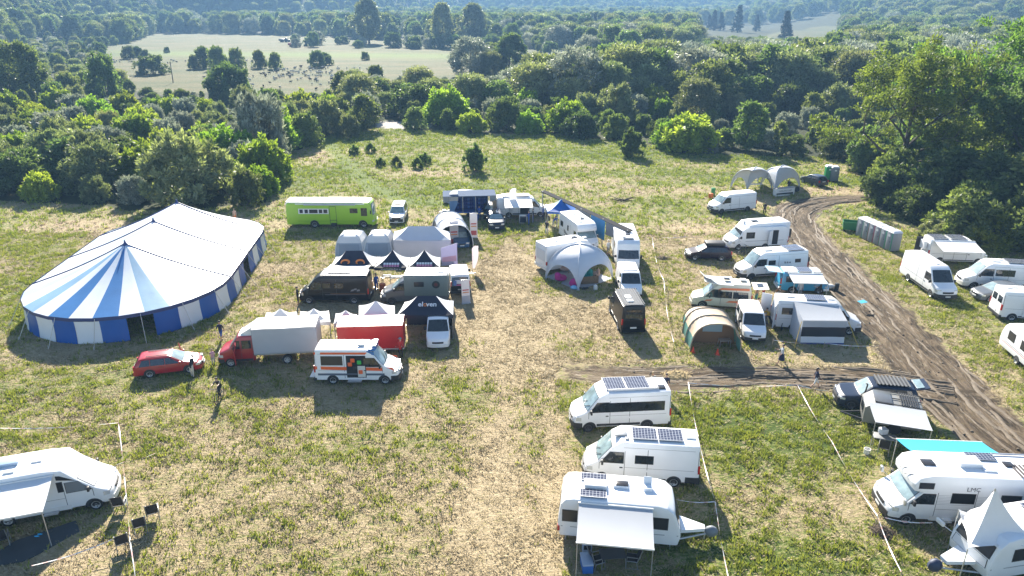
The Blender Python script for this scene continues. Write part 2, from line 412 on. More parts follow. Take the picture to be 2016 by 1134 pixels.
def leafmat(name,c0,c1,tr,rough=.5,ov=.25,trc=None,spec=.18):
    m=bpy.data.materials.new(name); m.use_nodes=True; nt=m.node_tree; N=nt.nodes; L=nt.links
    b=N['Principled BSDF']; b.inputs['Roughness'].default_value=rough; b.inputs['Specular IOR Level'].default_value=spec
    a=N.new('ShaderNodeAttribute'); a.attribute_name='rnd'
    oi=N.new('ShaderNodeObjectInfo')
    mx=N.new('ShaderNodeMix'); mx.data_type='RGBA'; mx.inputs[6].default_value=(*c0,1); mx.inputs[7].default_value=(*c1,1)
    L.new(a.outputs['Fac'],mx.inputs[0])
    hs=N.new('ShaderNodeHueSaturation'); mr=N.new('ShaderNodeMapRange'); mr.inputs[3].default_value=1-ov; mr.inputs[4].default_value=1+ov
    L.new(oi.outputs['Random'],mr.inputs[0]); L.new(mr.outputs[0],hs.inputs['Value'])
    mr2=N.new('ShaderNodeMapRange'); mr2.inputs[3].default_value=.47; mr2.inputs[4].default_value=.525
    ml=N.new('ShaderNodeMath'); ml.operation='FRACT'; m7=N.new('ShaderNodeMath'); m7.operation='MULTIPLY'; m7.inputs[1].default_value=7.31
    L.new(oi.outputs['Random'],m7.inputs[0]); L.new(m7.outputs[0],ml.inputs[0]); L.new(ml.outputs[0],mr2.inputs[0]); L.new(mr2.outputs[0],hs.inputs['Hue'])
    L.new(mx.outputs[2],hs.inputs['Color']); L.new(hs.outputs[0],b.inputs['Base Color'])
    t=N.new('ShaderNodeBsdfTranslucent'); 
    g=N.new('ShaderNodeMix'); g.data_type='RGBA'; g.blend_type='MULTIPLY'; g.inputs[0].default_value=1; g.inputs[7].default_value=(*(trc or (1.5,1.6,.7)),1)
    L.new(hs.outputs[0],g.inputs[6]); L.new(g.outputs[2],t.inputs['Color'])
    s=N.new('ShaderNodeMixShader'); s.inputs[0].default_value=tr; L.new(b.outputs[0],s.inputs[1]); L.new(t.outputs[0],s.inputs[2])
    L.new(s.outputs[0],N['Material Output'].inputs['Surface']); return m
GG=leafmat('grass_blades',(.10,.145,.028),(.31,.32,.090),.35,.6,0)
GH=leafmat('hay_strands',(.32,.25,.145),(.53,.425,.28),.2,.7,0,(1.1,1.,.8))
for nm,lb,n,y0,y1,hs,sd,k,m in (
  ('grass_tufts','short green grass tufts of the near meadow',360000,24,80,.18,1,'green',GG),
  ('cut_hay','dry cut hay lying over the near meadow',260000,24,80,.17,2,'hay',GH),
  ('rough_grass','rough green grass of the meadow behind the camp',190000,78,172,.30,3,'green',GG),
  ('dry_grass','straw coloured grass of the meadow behind the camp',90000,78,172,.28,4,'hay',GH)):
    o,me=grass_mesh(nm,lb,n,y0,y1,hs,sd,k); me.materials.append(m)

# ---------------------------------------------------------------- raised ruts and clods of the muddy tracks
def ruts():
    r=random.Random(5); mb=MB()
    for P,hw,n,L in ((STRIP,2.0,46,46.),(ROAD,2.7,74,110.)):
        cum=[0.]
        for a,b in zip(P[:-1],P[1:]): cum.append(cum[-1]+float(np.hypot(*(b-a))))
        def at(u,w):
            u=max(0,min(cum[-1]-.01,u)); i=max(k for k in range(len(cum)-1) if cum[k]<=u); a,b=P[i],P[i+1]; e=(b-a)/max(1e-6,float(np.hypot(*(b-a)))); p=a+e*(u-cum[i]); return p[0]-e[1]*w,p[1]+e[0]*w
        for _ in range(n):
            u0=r.uniform(7,cum[-1]-4); ln=r.uniform(2.5,11); w0=r.choice((-1,1))*abs(r.gauss(.85,.55))*hw/1.6; hh=r.uniform(.05,.13); ww=r.uniform(.10,.24); ph=r.random()*9; m=max(4,int(ln/.35))
            def f(t,v):
                u=u0+ln*t; w=w0+.16*math.sin(u*.7+ph)+.05*math.sin(u*3.1+ph*2); k=math.sin(math.pi*t)**.5*(.65+.5*math.sin(u*5.3+ph)**2)
                x,y=at(u,w+(v-.5)*ww*2); return (x,y,-.10+(hh*k+.05)*math.sin(math.pi*v)*1.0)
            mb.grid(f,m,4,0)
        for _ in range(int(L*2.2)):
            u=r.uniform(9,cum[-1]-2); w=r.gauss(0,hw*.6); x,y=at(u,w); s=r.uniform(.03,.085)
            mb.ell((x,y,-.02),(s*r.uniform(.8,1.6),s,s*.7),6,4,0)
    m=mat('churned_mud',(.135,.102,.066),.8,var=.4,vscale=3,bump=.6,bscale=9)
    tag(mb.build('mud_ruts',m,ang=70),'ridges and clods of churned mud along the tracks','mud',kind='stuff')
ruts()
# ---------------------------------------------------------------- trees
BARK=mat('bark',(.085,.068,.05),.85,var=.3,vscale=4,bump=.5,bscale=9)
LDARK=leafmat('leaf_dark_green',(.042,.068,.028),(.150,.190,.080),.40,spec=.2)
LMID=leafmat('leaf_mid_green',(.065,.096,.036),(.205,.250,.095),.40)
LBRIGHT=leafmat('leaf_bright_green',(.090,.150,.020),(.29,.36,.06),.46)
LSILVER=leafmat('leaf_silver_green',(.10,.12,.085),(.44,.46,.39),.30,.45,.2,(1.2,1.25,.95),.12)
LOLIVE=leafmat('leaf_olive_green',(.085,.108,.050),(.30,.32,.19),.34,.5,.25)
LSPRUCE=leafmat('needle_green',(.010,.024,.012),(.028,.050,.022),.12)
LOAK=leafmat('leaf_oak_green',(.045,.085,.020),(.165,.225,.055),.46)
def leaves(cs,rs,nl,ls,seed,up=.0,shell=.35,asp=.5,jit=.5):
    """leaf faces spread through clumps: centres cs (n,3), radii rs (n,3)"""
    r=np.random.default_rng(seed); n=len(cs)
    d=r.normal(size=(n,nl,3)); d/=np.linalg.norm(d,axis=-1,keepdims=True)
    rad=(shell+(1-shell)*r.random((n,nl,1)))**.8
    p=cs[:,None,:]+d*rad*rs[:,None,:]*(1+(r.random((n,nl,1))-.5)*.35)
    ax=r.normal(size=(n,nl,3))*jit+d*.7; ax[...,2]+=up; ax/=np.linalg.norm(ax,axis=-1,keepdims=True)
    q=np.cross(ax,r.normal(size=(n,nl,3))); q/=np.linalg.norm(q,axis=-1,keepdims=True)
    s=ls*(.6+.8*r.random((n,nl,1)))
    a=p-ax*s*.15; b=p+ax*s; m=p+ax*s*.42
    V=np.stack([a,m+q*s*asp*.5,b,m-q*s*asp*.5],2).reshape(-1,3)
    rnd=np.clip(.5+(r.random((n,1))-.5)*.5+(r.random((n,nl))-.5)*.6,0,1).ravel()
    return V,rnd
def leafobj(name,V,rnd,m,parent=None):
    n=len(V)//4; me=bpy.data.meshes.new(name)
    me.vertices.add(len(V)); me.vertices.foreach_set('co',V.ravel())
    me.loops.add(len(V)); me.loops.foreach_set('vertex_index',np.arange(len(V),dtype=np.int32))
    me.polygons.add(n); me.polygons.foreach_set('loop_start',(np.arange(n)*4).astype(np.int32)); me.update(calc_edges=True)
    a=me.attributes.new('rnd','FLOAT','FACE'); a.data.foreach_set('value',rnd.astype(np.float32)); me.materials.append(m)
    o=bpy.data.objects.new(name,me); C.objects.link(o); o.parent=parent; return o
def crown_clumps(seed,w,h,base,n,shape):
    r=np.random.default_rng(seed); cs=[];rs=[]
    lob=[(r.random()*2*math.pi,.75+.5*r.random()) for _ in range(5)]
    for k in range(n):
        t=r.random()**.85; 
        if shape=='bush': prof=math.sqrt(max(0,1-t**2.2))*.98+.02
        elif shape=='round': prof=math.sin(math.pi*(.12+.80*t))**.75
        elif shape=='tall': prof=(math.sin(math.pi*(.10+.82*t))**.8)*(1.05-.25*t)
        elif shape=='spire': prof=(1-t)**.85+.04
        an=r.random()*2*math.pi; lf=np.interp((an/(2*math.pi)*5)%5,range(6),[l[1] for l in lob]+[lob[0][1]])
        rr=(.35+.65*r.random()**.5)*prof*w/2*lf
        c=(rr*math.cos(an),rr*math.sin(an),base+(h-base)*t*.97)
        q=w*(.055+.075*r.random())*(1.3 if shape in('round','tall') else 1)
        if shape=='spire': q=w*.09
        qz=q*(.8 if shape!='spire' else .35)
        if shape=='bush' and r.random()<.30:       # shoots standing out of the outline
            e=1.06+.22*r.random(); c=(c[0]*e,c[1]*e,c[2]+h*(.04+.10*r.random())); q*=.55; qz=q*2.2
        elif shape in('round','tall') and r.random()<.22:
            e=1.05+.16*r.random(); c=(c[0]*e,c[1]*e,c[2]+h*.04*r.random()); q*=.7; qz=q
        cs.append(c); rs.append((q,q,qz))
    return np.array(cs),np.array(rs)
def limbs(mb,h,w,r0,n,seed,base):
    r=random.Random(seed)
    top=(w*.03*r.uniform(-1,1),w*.03*r.uniform(-1,1),h*.8)
    mb.tube([(0,0,-.3),(r.uniform(-.05,.05)*h*.3,0,h*.3),top],[r0*1.25,r0*.8,r0*.2],8)
    for k in range(n):
        a=2*math.pi*(k+.4*r.random())/n; z=base*.6+(h*.45-base*.5)*r.random()+.1*h
        e=w*.36*r.uniform(.7,1.1)
        mb.tube([(0,0,z),(e*.5*math.cos(a),e*.5*math.sin(a),z+h*.10),(e*math.cos(a),e*math.sin(a),z+h*.26)],[r0*.5,r0*.33,r0*.1],6)
KINDS={}
def proto(k,w,h,base,nc,nl,ls,shape,m,seed,up=0.,stems=5,asp=.5,name='tree'):
    cs,rs=crown_clumps(seed,w,h,base,nc,shape); V,rn=leaves(cs,rs,nl,ls,seed,up,asp=asp)
    mb=MB()
    if shape=='bush':
        for j in range(stems):
            a=j*2.4; e=w*.22
            mb.tube([(.15*math.cos(a),.15*math.sin(a),-.2),(e*.5*math.cos(a),e*.5*math.sin(a),h*.35),(e*math.cos(a),e*math.sin(a),h*.7)],[.07*h/5+.02,.05*h/5+.01,.015],5)
    else: limbs(mb,h,w,.018*h+.04,stems,seed,base)
    KINDS[k]=dict(w=w,h=h,V=V,rn=rn,m=m,mb=mb,name=name,root=None)
proto('dark_bush',7,5.6,.1,121,70,0.44,'bush',LDARK,1,.2,name='bush')
proto('dark_bush2',6.4,6.6,.1,121,70,0.44,'bush',LMID,2,.3,name='bush')
proto('bright_bush',6.6,4.6,.1,121,70,0.44,'bush',LBRIGHT,3,.45,name='bush')
proto('silver_bush',7,6.2,.1,128,75,0.48,'bush',LSILVER,4,.7,asp=.34,name='bush')
proto('silver_bush2',6,5.2,.1,121,75,0.42,'bush',LOLIVE,5,.6,asp=.34,name='bush')
proto('round_willow',10,10.5,.8,120,75,.62,'round',LOLIVE,6,.1,asp=.36)
proto('grey_willow',9,9,.5,110,75,.55,'round',LSILVER,7,.1,asp=.36)
proto('broadleaf',9,11.5,1.0,120,75,.62,'round',LMID,8,0)
proto('dark_tree',8,11,.8,120,75,.58,'tall',LDARK,9,0)
proto('poplar',13,22,3.,150,90,.85,'tall',LOLIVE,10,.1)
proto('spruce',6,19,.8,170,55,.7,'spire',LSPRUCE,12,-.3,asp=.3)
proto('small_shrub',2.3,2.6,.05,54,50,0.32,'bush',LDARK,13,.6,stems=3,name='shrub')
proto('small_shrub2',1.6,1.4,.05,40,40,0.27,'bush',LMID,14,.5,stems=3,name='shrub')
proto('young_tree',4.2,6.2,.4,70,60,.40,'tall',LMID,15,.2)
def plant(kind,x,y,h,label,group=None,rz=None,wf=1.):
    K=KINDS[kind]; s=h/K['h']; rz=random.random()*6.28 if rz is None else rz
    cat='tree' if K['name']=='tree' else K['name']
    if K['root'] is None:
        t=thing(K['name'] if K['name']!='tree' else dict(spruce='spruce_tree',poplar='poplar_tree',round_willow='willow_tree',grey_willow='willow_tree').get(kind,'broadleaf_tree'),label,cat)
        K['crown']=leafobj('crown',K['V'],K['rn'],K['m'],t); K['mb'].build('trunk' if K['name']=='tree' else 'stem',BARK,t); K['root']=t
    else:
        t=copy_tree(K['root'])
        if 'group' in t: del t['group']
    t.location=(x,y,H1(x,y)-.05); t.rotation_euler=(0,0,rz); t.scale=(s*wf,s*wf,s)
    tag(t,label,cat,group); return t
def pl(kind,px,py,hpx,label,group=None,wf=1.):
    g=G(px,py); zc=g.y*cP+HC*sP; h=hpx*zc/F/(.94)
    return plant(kind,g.x,g.y,h,label,group,wf=wf)
# single trees and shrubs one can point at
EXPL=[('silver_bush2',372,398,112,'big round grey-green bush at the front corner of the thicket behind the marquee',1.15),
('dark_bush2',490,404,62,'round dark green bush standing alone between marquee and green bus',.95),
('silver_bush',520,318,116,'tall dark bush with silvery rim at the back edge of the left thicket',.75),
('silver_bush2',188,358,80,'pale olive rounded bush among the dark bushes of the left thicket',.95),
('bright_bush',452,336,70,'bright yellow-green bush at the right edge of the left thicket',1.2),
('small_shrub',546,321,26,'small grey shrub on the grass beside the left thicket',1.),
('small_shrub',935,337,42,'dark shrub standing alone in the middle of the open meadow',.95),
('small_shrub',1242,308,44,'dark green shrub in the meadow close to the right thicket edge',1.),
('young_tree',720,256,62,'bushy young tree beside the gravel patch',1.2),
('silver_bush2',690,270,36,'low grey bush beside the mown path bend',1.),
('round_willow',1372,240,76,'big rounded olive willow above the meadow edge',1.05),
('young_tree',1468,294,84,'small tree with a visible forked trunk at the meadow edge',1.05),
('dark_bush',1000,255,56,'dark bushy clump at the far meadow edge beyond the white van',.85),
('bright_bush',925,260,32,'low bright green bush at the far meadow edge',1.2),
('bright_bush',1120,260,50,'bright green bush beside the far meadow edge',1.1),
('bright_bush',1360,295,56,'bright green leafy bush at the right meadow edge',1.4),
('dark_bush',455,196,62,'dark rounded tree before the sheep meadow',.9),
('dark_bush2',212,196,76,'dark dense round bush left of the sheep meadow',.8),
('broadleaf',55,205,106,'large green broad tree at the left picture edge',.95),
('dark_bush',305,146,32,'dark round bush alone in the sheep meadow',1.2),
('poplar',727,86,76,'broad pale poplar at the left end of the far tree line',1.15),
('poplar',872,92,74,'tall pale poplar in the middle of the far tree line',.95),
('poplar',934,88,70,'wide crowned poplar at the right of the far tree line',1.2),
('dark_tree',748,280,16,'tiny dark shrub in the rough grass right of the mown path',1.),
]
for k,px,py,hp,lb,wf in EXPL:
    if hp<20: continue
    pl(k,px,py,hp,lb,None,wf)
for px,py,hp in ((750,327,13),(781,327,15),(822,331,16),(838,322,17),(697,303,14),(730,300,14)):
    pl('small_shrub2',px,py,hp,'small dark shrub in the rough grass between mown path and open meadow','small shrubs beside the mown path')
for px,py,hp in ((403,134,36),(430,138,40),(467,137,36),(512,134,30),(543,136,28),(383,136,24)):
    pl('dark_bush2',px,py,hp,'dark bushy tree in the row across the sheep meadow','row of bushy trees in the sheep meadow',.85)
for px,py,hp in ((626,132,28),(640,124,18),(648,128,16),(256,116,22),(272,112,18),(288,114,14),(330,104,10),(718,118,14)):
    pl('dark_bush',px,py,hp,'small dark bush scattered over the sheep meadow','bushes scattered over the sheep meadow',.8)
rq=random.Random(77)
for k in range(34):
    px=rq.uniform(570,1090); py=84+(px-570)/520*16+rq.uniform(-3,9); hp=rq.uniform(12,27)
    pl('dark_bush' if rq.random()<.45 else 'grey_willow' if rq.random()<.5 else 'broadleaf',px,py,hp,'small bush or tree in the loose row before the far tree line','loose row before the far tree line',1.05)
for px,py,hp in ((1405,60,36),(1418,60,32),(1452,64,48),(1488,62,30),(1543,82,54),(1395,58,26)):
    pl('spruce',px,py,hp,'dark pointed spruce before the right far field','spruces before the right far field',1.45)
for px,py,hp in ((1006,44,15),(1018,44,17),(1028,44,18),(1040,44,16),(1068,46,22)):
    pl('spruce',px,py,hp,'dark spruce in the small clump before the blue hills','spruce clump before the blue hills',1.3)
# ---- big oaks at the right
def oak(px,py,h,w,label,seed,sparse,nlimb,m=LOAK,lsz=.42):
    g=G(px,py); r=random.Random(seed); mb=MB(); ends=[]
    tr=.028*h
    def branch(p,d,l,rad,dep):
        q=p+d*l*.5+Vector((r.uniform(-1,1),r.uniform(-1,1),r.uniform(-.3,.6)))*l*.08
        e=q+(d+Vector((r.uniform(-.4,.4),r.uniform(-.4,.4),r.uniform(-.1,.35)))).normalized()*l*.5
        mb.tube([p,q,e],[rad,rad*.75,rad*.45],7 if dep<2 else 5,cap=False)
        ends.append((e,dep)); 
        if dep>=1: ends.append((q,dep))
        if dep<3:
            for k in range(3 if dep<2 else 2):
                nd=(d*.55+Vector((r.uniform(-1,1),r.uniform(-1,1),r.uniform(-.25,.65)))).normalized()
                branch(e if k else q,nd,l*r.uniform(.55,.78),rad*.5,dep+1)
    mb.tube([(0,0,-.4),(.1,0,h*.2),(.3,.1,h*.42),(.2,0,h*.62)],[tr*1.35,tr*.9,tr*.72,tr*.4],10,cap=False)
    for k in range(nlimb):
        t=(k+.5)/nlimb; a=2.4*k+r.uniform(-.3,.3); z=h*(.20+.42*t)
        d=Vector((math.cos(a),math.sin(a),.25+.75*t)).normalized()
        branch(Vector((.2,.05,z)),d,w*.30*(1.12-.35*t)*r.uniform(.85,1.15),tr*.5*(1.1-.5*t),0)
    cs=[];rs=[]
    for e,dep in ends:
        if dep==0 and r.random()<.6: continue
        for _ in range(2 if dep>=2 else 1):
            c=e+Vector((r.gauss(0,1),r.gauss(0,1),r.gauss(0,.7)))*w*.03
            if c.z<1.0: c.z=1.0+r.random()
            q=w*r.uniform(.035,.07); cs.append(c[:]); rs.append((q,q,q*.62))
    cs=np.array(cs); rs=np.array(rs)
    if len(cs)>sparse: 
        k=np.random.default_rng(seed).permutation(len(cs))[:sparse]; cs,rs=cs[k],rs[k]
    V,rn=leaves(cs,rs,95,lsz,seed,.15,.3)
    zt=cs[:,2].max(); s=h/zt
    t=thing('oak_tree',label,'tree',(g.x,g.y,0)); leafobj('crown',V,rn,m,t); mb.build('trunk',BARK,t); t.scale=(s,s,s)
    return t
oak(1762,378,20.5,24,'large spreading oak with dark trunk beside the track bend',21,330,9)
oak(1940,350,24,24,'tallest oak with bare forked limbs rising above the other trees at right',35,260,9)
oak(1990,400,17,18,'dense dark oak behind the awning camper at the right edge',44,420,8,LDARK)
for k,px,py,hp,lb,wf in (
 ('dark_bush',1750,398,50,'dark bush under the large oak beside the track',1.3),('dark_bush',1815,428,60,'dark bush behind the row of grey toilets',1.25),
 ('dark_tree',1850,418,120,'dark tree between the two large oaks',1.3),('dark_bush2',1895,470,90,'dark leafy bush behind the awning camper',1.3),
 ('bright_bush',1962,484,62,'pale green bush at the right edge behind the parked campers',1.4),('silver_bush2',1838,470,30,'low olive scrub right of the grey toilets',1.8),
 ('dark_tree',1950,440,130,'dark tree at the right edge behind the campers',1.4),('dark_tree',2010,460,150,'dark tree cut by the right picture edge',1.4),
 ('dark_bush',1770,398,66,'dark bush at the foot of the large oak',1.2),('broadleaf',1700,338,80,'mid green tree left of the large oak',1.0)):
    pl(k,px,py,hp,lb,None,wf)
# ---- thickets and woods: individuals for what shows largest, the rest one mass
def scatter(n,y0,y1,seed,spf):
    r=np.random.default_rng(seed); out=[]; cell={}
    ys=y0*(y1/y0)**(r.random(n)); zc=ys*cP+HC*sP; xs=(r.random(n)*2-1)*(zc*.76+8)
    h=hgt(xs,ys); ok=~(inpoly(xs,ys,CAMP)|inpoly(xs,ys,MEADOW)|inpoly(xs,ys,FIELD2)|inpoly(xs,ys,GRAVEL)|inpoly(xs,ys,RIVER))
    ok&=~((ys>1500)&(fbm(xs*.004,ys*.004+70,3)>.585))
    for x,y,z in zip(xs[ok],ys[ok],h[ok]):
        sp=spf(x,y); k=(int(x//sp),int(y//sp),round(sp,1)); hit=False
        for a in (-1,0,1):
            for b in (-1,0,1):
                for q in cell.get((k[0]+a,k[1]+b,k[2]),()):
                    if (q[0]-x)**2+(q[1]-y)**2<sp*sp: hit=True
        if not hit: cell.setdefault(k,[]).append((x,y)); out.append((x,y,z))
    return out
def spf(x,y):
    return 5.5 if y<135 else 6.2 if y<210 else 9.2 if y<480 else 12.5 if y<1000 else 17.
pts=scatter(60000,60,520,5,spf)+scatter(46000,520,1500,6,spf)+scatter(26000,1500,3600,8,lambda x,y:20.)
expl_xy=[G(e[1],e[2]) for e in EXPL]
rk=random.Random(99); cand=[]
for x,y,z in pts:
    px,py=proj((x,y,z))
    if not(-60<px<2080 and py>-60): continue
    if z<1 and y<200 and any((x-e.x)**2+(y-e.y)**2<9 for e in expl_xy): continue
    n=fbm(np.array([x*.03]),np.array([y*.03]),2)[0]; q=rk.random()
    if px<660 and py>178 and y<210:       # left thicket
        kind=('bright_bush' if q<.28 else 'silver_bush' if q<.52 else 'silver_bush2' if q<.74 else 'dark_bush2' if q<.90 else 'dark_bush')
        h=rk.uniform(3.2,6.2); reg=0
        if py<222: kind=('dark_bush' if q<.4 else 'dark_bush2' if q<.7 else 'silver_bush2' if q<.9 else 'young_tree'); h=rk.uniform(2.4,3.6) if px>170 else rk.uniform(4,8)
    elif px>1640 and y<140 and py>300:
        if px<1860 and py>400: continue
        kind='dark_bush' if q<.6 else 'dark_tree' if q<.75 else 'dark_bush2'; h=rk.uniform(3.5,6.5); reg=1
    elif y<175:
        kind=('dark_bush' if q<.20 else 'dark_bush2' if q<.46 else 'bright_bush' if q<.60 else 'silver_bush' if q<.72 else 'silver_bush2' if q<.90 else 'young_tree')
        h=rk.uniform(3.4,7.2)*(1.1 if py<245 else .72); reg=2
    elif y<520 and z<3:
        kind=('round_willow' if q<.34 else 'grey_willow' if q<.50 else 'broadleaf' if q<.74 else 'dark_tree' if q<.9 else 'dark_bush2')
        h=rk.uniform(8,15.5)*(1 if px>900 else .58); reg=3
        if px<800 and py<200: h*=.8
    else:
        kind=('broadleaf' if q<.36 else 'dark_tree' if q<.66 else 'round_willow' if q<.88 else 'grey_willow' if q<.92 else 'spruce' if q<.96 else 'poplar')
        h=rk.uniform(11,19)*(1 if y<1000 else 1.2 if y<1500 else 1.5); reg=4
    if reg==3 and (inpoly(np.array([x]),np.array([y-h*1.2]),MEADOW)[0] or inpoly(np.array([x]),np.array([y-h*2]),MEADOW)[0]): h*=.95
    S=float(np.interp(px,[0,200,260,300,640,665,690,820,840,1000,1020,1130,1300,1600,1650],[80,95,160,176,180,128,114,116,150,156,118,108,95,85,0]))
    if y<330 and py>S:
        hm=(py-S)*(y*cP+HC*sP)/F/.9
        if h>hm: h=hm*rk.uniform(.75,1.)
        if h<1.3: continue
    if 330<=y<1000 and 1370<px<1660:
        hm=(py-73)*(y*cP+HC*sP)/F
        if hm<2: continue
        h=min(h,hm*rk.uniform(.7,1))
    if 250<y<480 and 1045<px<1150 and 103<py<135: continue
    cand.append((h/(y*cP+(HC-z)*sP),x,y,z,kind,h,reg,px,py))
cand.sort(key=lambda c:-c[0])
REGL=['left thicket behind the marquee','dark wood at the right around the oaks','tree belt along the far edge of the open meadow','wooded valley floor beyond the meadow','hill woods']
KL=dict(bright_bush='bright yellow-green leafy bush',silver_bush='silvery grey bush',silver_bush2='olive green rounded bush',dark_bush='dark green dense bush',dark_bush2='mid green tall bush',dark_tree='dark green tall tree',young_tree='slim young green tree',round_willow='rounded olive willow',grey_willow='silvery rounded willow',broadleaf='mid green broad tree',spruce='dark pointed spruce',poplar='tall poplar')
NIND=255
for c in cand[:NIND]:
    lb='%s in the %s'%(KL[c[4]],REGL[c[6]])
    plant(c[4],c[1],c[2],c[5],lb,lb+' group' if 0 else KL[c[4]]+'s of the '+REGL[c[6]],wf=rk.uniform(.95,1.25))
# the rest: one mass that instances the crowns
def forest(name,label,lst):
    ks=sorted(set(c[4] for c in lst))
    for k in ks:
        if KINDS[k]['root'] is None: c=next(c for c in lst if c[4]==k); lst.remove(c); plant(k,c[1],c[2],c[5],'%s in the %s'%(KL[k],REGL[c[6]]))
    me=bpy.data.meshes.new(name); me.vertices.add(len(lst))
    me.vertices.foreach_set('co',np.array([(c[1],c[2],c[3]-.3) for c in lst]).ravel())
    me.attributes.new('s','FLOAT','POINT').data.foreach_set('value',np.array([c[5]/KINDS[c[4]]['h'] for c in lst],dtype=np.float32))
    me.attributes.new('a','FLOAT','POINT').data.foreach_set('value',np.array([rk.random()*6.28 for c in lst],dtype=np.float32))
    me.attributes.new('k','INT','POINT').data.foreach_set('value',np.array([ks.index(c[4]) for c in lst],dtype=np.int32))
    o=bpy.data.objects.new(name,me); C.objects.link(o); tag(o,label,'woodland',kind='stuff')
    ng=bpy.data.node_groups.new(name,'GeometryNodeTree'); ng.interface.new_socket('Geometry',in_out='INPUT',socket_type='NodeSocketGeometry'); ng.interface.new_socket('Geometry',in_out='OUTPUT',socket_type='NodeSocketGeometry')
    N=ng.nodes; L=ng.links; gi=N.new('NodeGroupInput'); go=N.new('NodeGroupOutput'); J=N.new('GeometryNodeJoinGeometry')
    def na(nm,t):
        n=N.new('GeometryNodeInputNamedAttribute'); n.data_type=t; n.inputs[0].default_value=nm; return n.outputs[0]
    s=na('s','FLOAT'); a=na('a','FLOAT'); kk=na('k','INT')
    cx=N.new('ShaderNodeCombineXYZ'); L.new(a,cx.inputs[2]); er=N.new('FunctionNodeEulerToRotation'); L.new(cx.outputs[0],er.inputs[0])
    for i,k in enumerate(ks):
        oi=N.new('GeometryNodeObjectInfo'); oi.inputs['Object'].default_value=KINDS[k]['crown']; oi.inputs['As Instance'].default_value=True; oi.transform_space='ORIGINAL'
        cmp=N.new('FunctionNodeCompare'); cmp.data_type='INT'; cmp.operation='EQUAL'; L.new(kk,cmp.inputs[2]); cmp.inputs[3].default_value=i
        ip=N.new('GeometryNodeInstanceOnPoints'); L.new(gi.outputs[0],ip.inputs['Points']); L.new(cmp.outputs[0],ip.inputs['Selection']); L.new(oi.outputs['Geometry'],ip.inputs['Instance'])
        L.new(er.outputs[0],ip.inputs['Rotation']); L.new(s,ip.inputs['Scale']); L.new(ip.outputs[0],J.inputs[0])
    L.new(J.outputs[0],go.inputs[0])
    md=o.modifiers.new('spread','NODES'); md.node_group=ng
    return o
forest('valley_woods','woods of the valley floor and hillsides reading as one mass',cand[NIND:])
print('TREES',len(cand))
# fallen branches in the meadow
g=G(1225,396); mb=MB(); r=random.Random(3)
for k in range(14):
    a=r.uniform(-.6,.6)+(math.pi if r.random()<.5 else 0); l=r.uniform(.8,2.4); o=(r.uniform(-.5,.5),r.uniform(-.4,.4),.1)
    mb.tube([o,(o[0]+l*.5*math.cos(a),o[1]+l*.5*math.sin(a),.1+.35*r.random()),(o[0]+l*math.cos(a),o[1]+l*math.sin(a),.15+.5*r.random())],[.06,.04,.012],5)
tag(mb.build('fallen_branch',BARK,None,loc=(g.x,g.y,0)),'dark fallen branch lying in the grass right of the solar shade','branch')
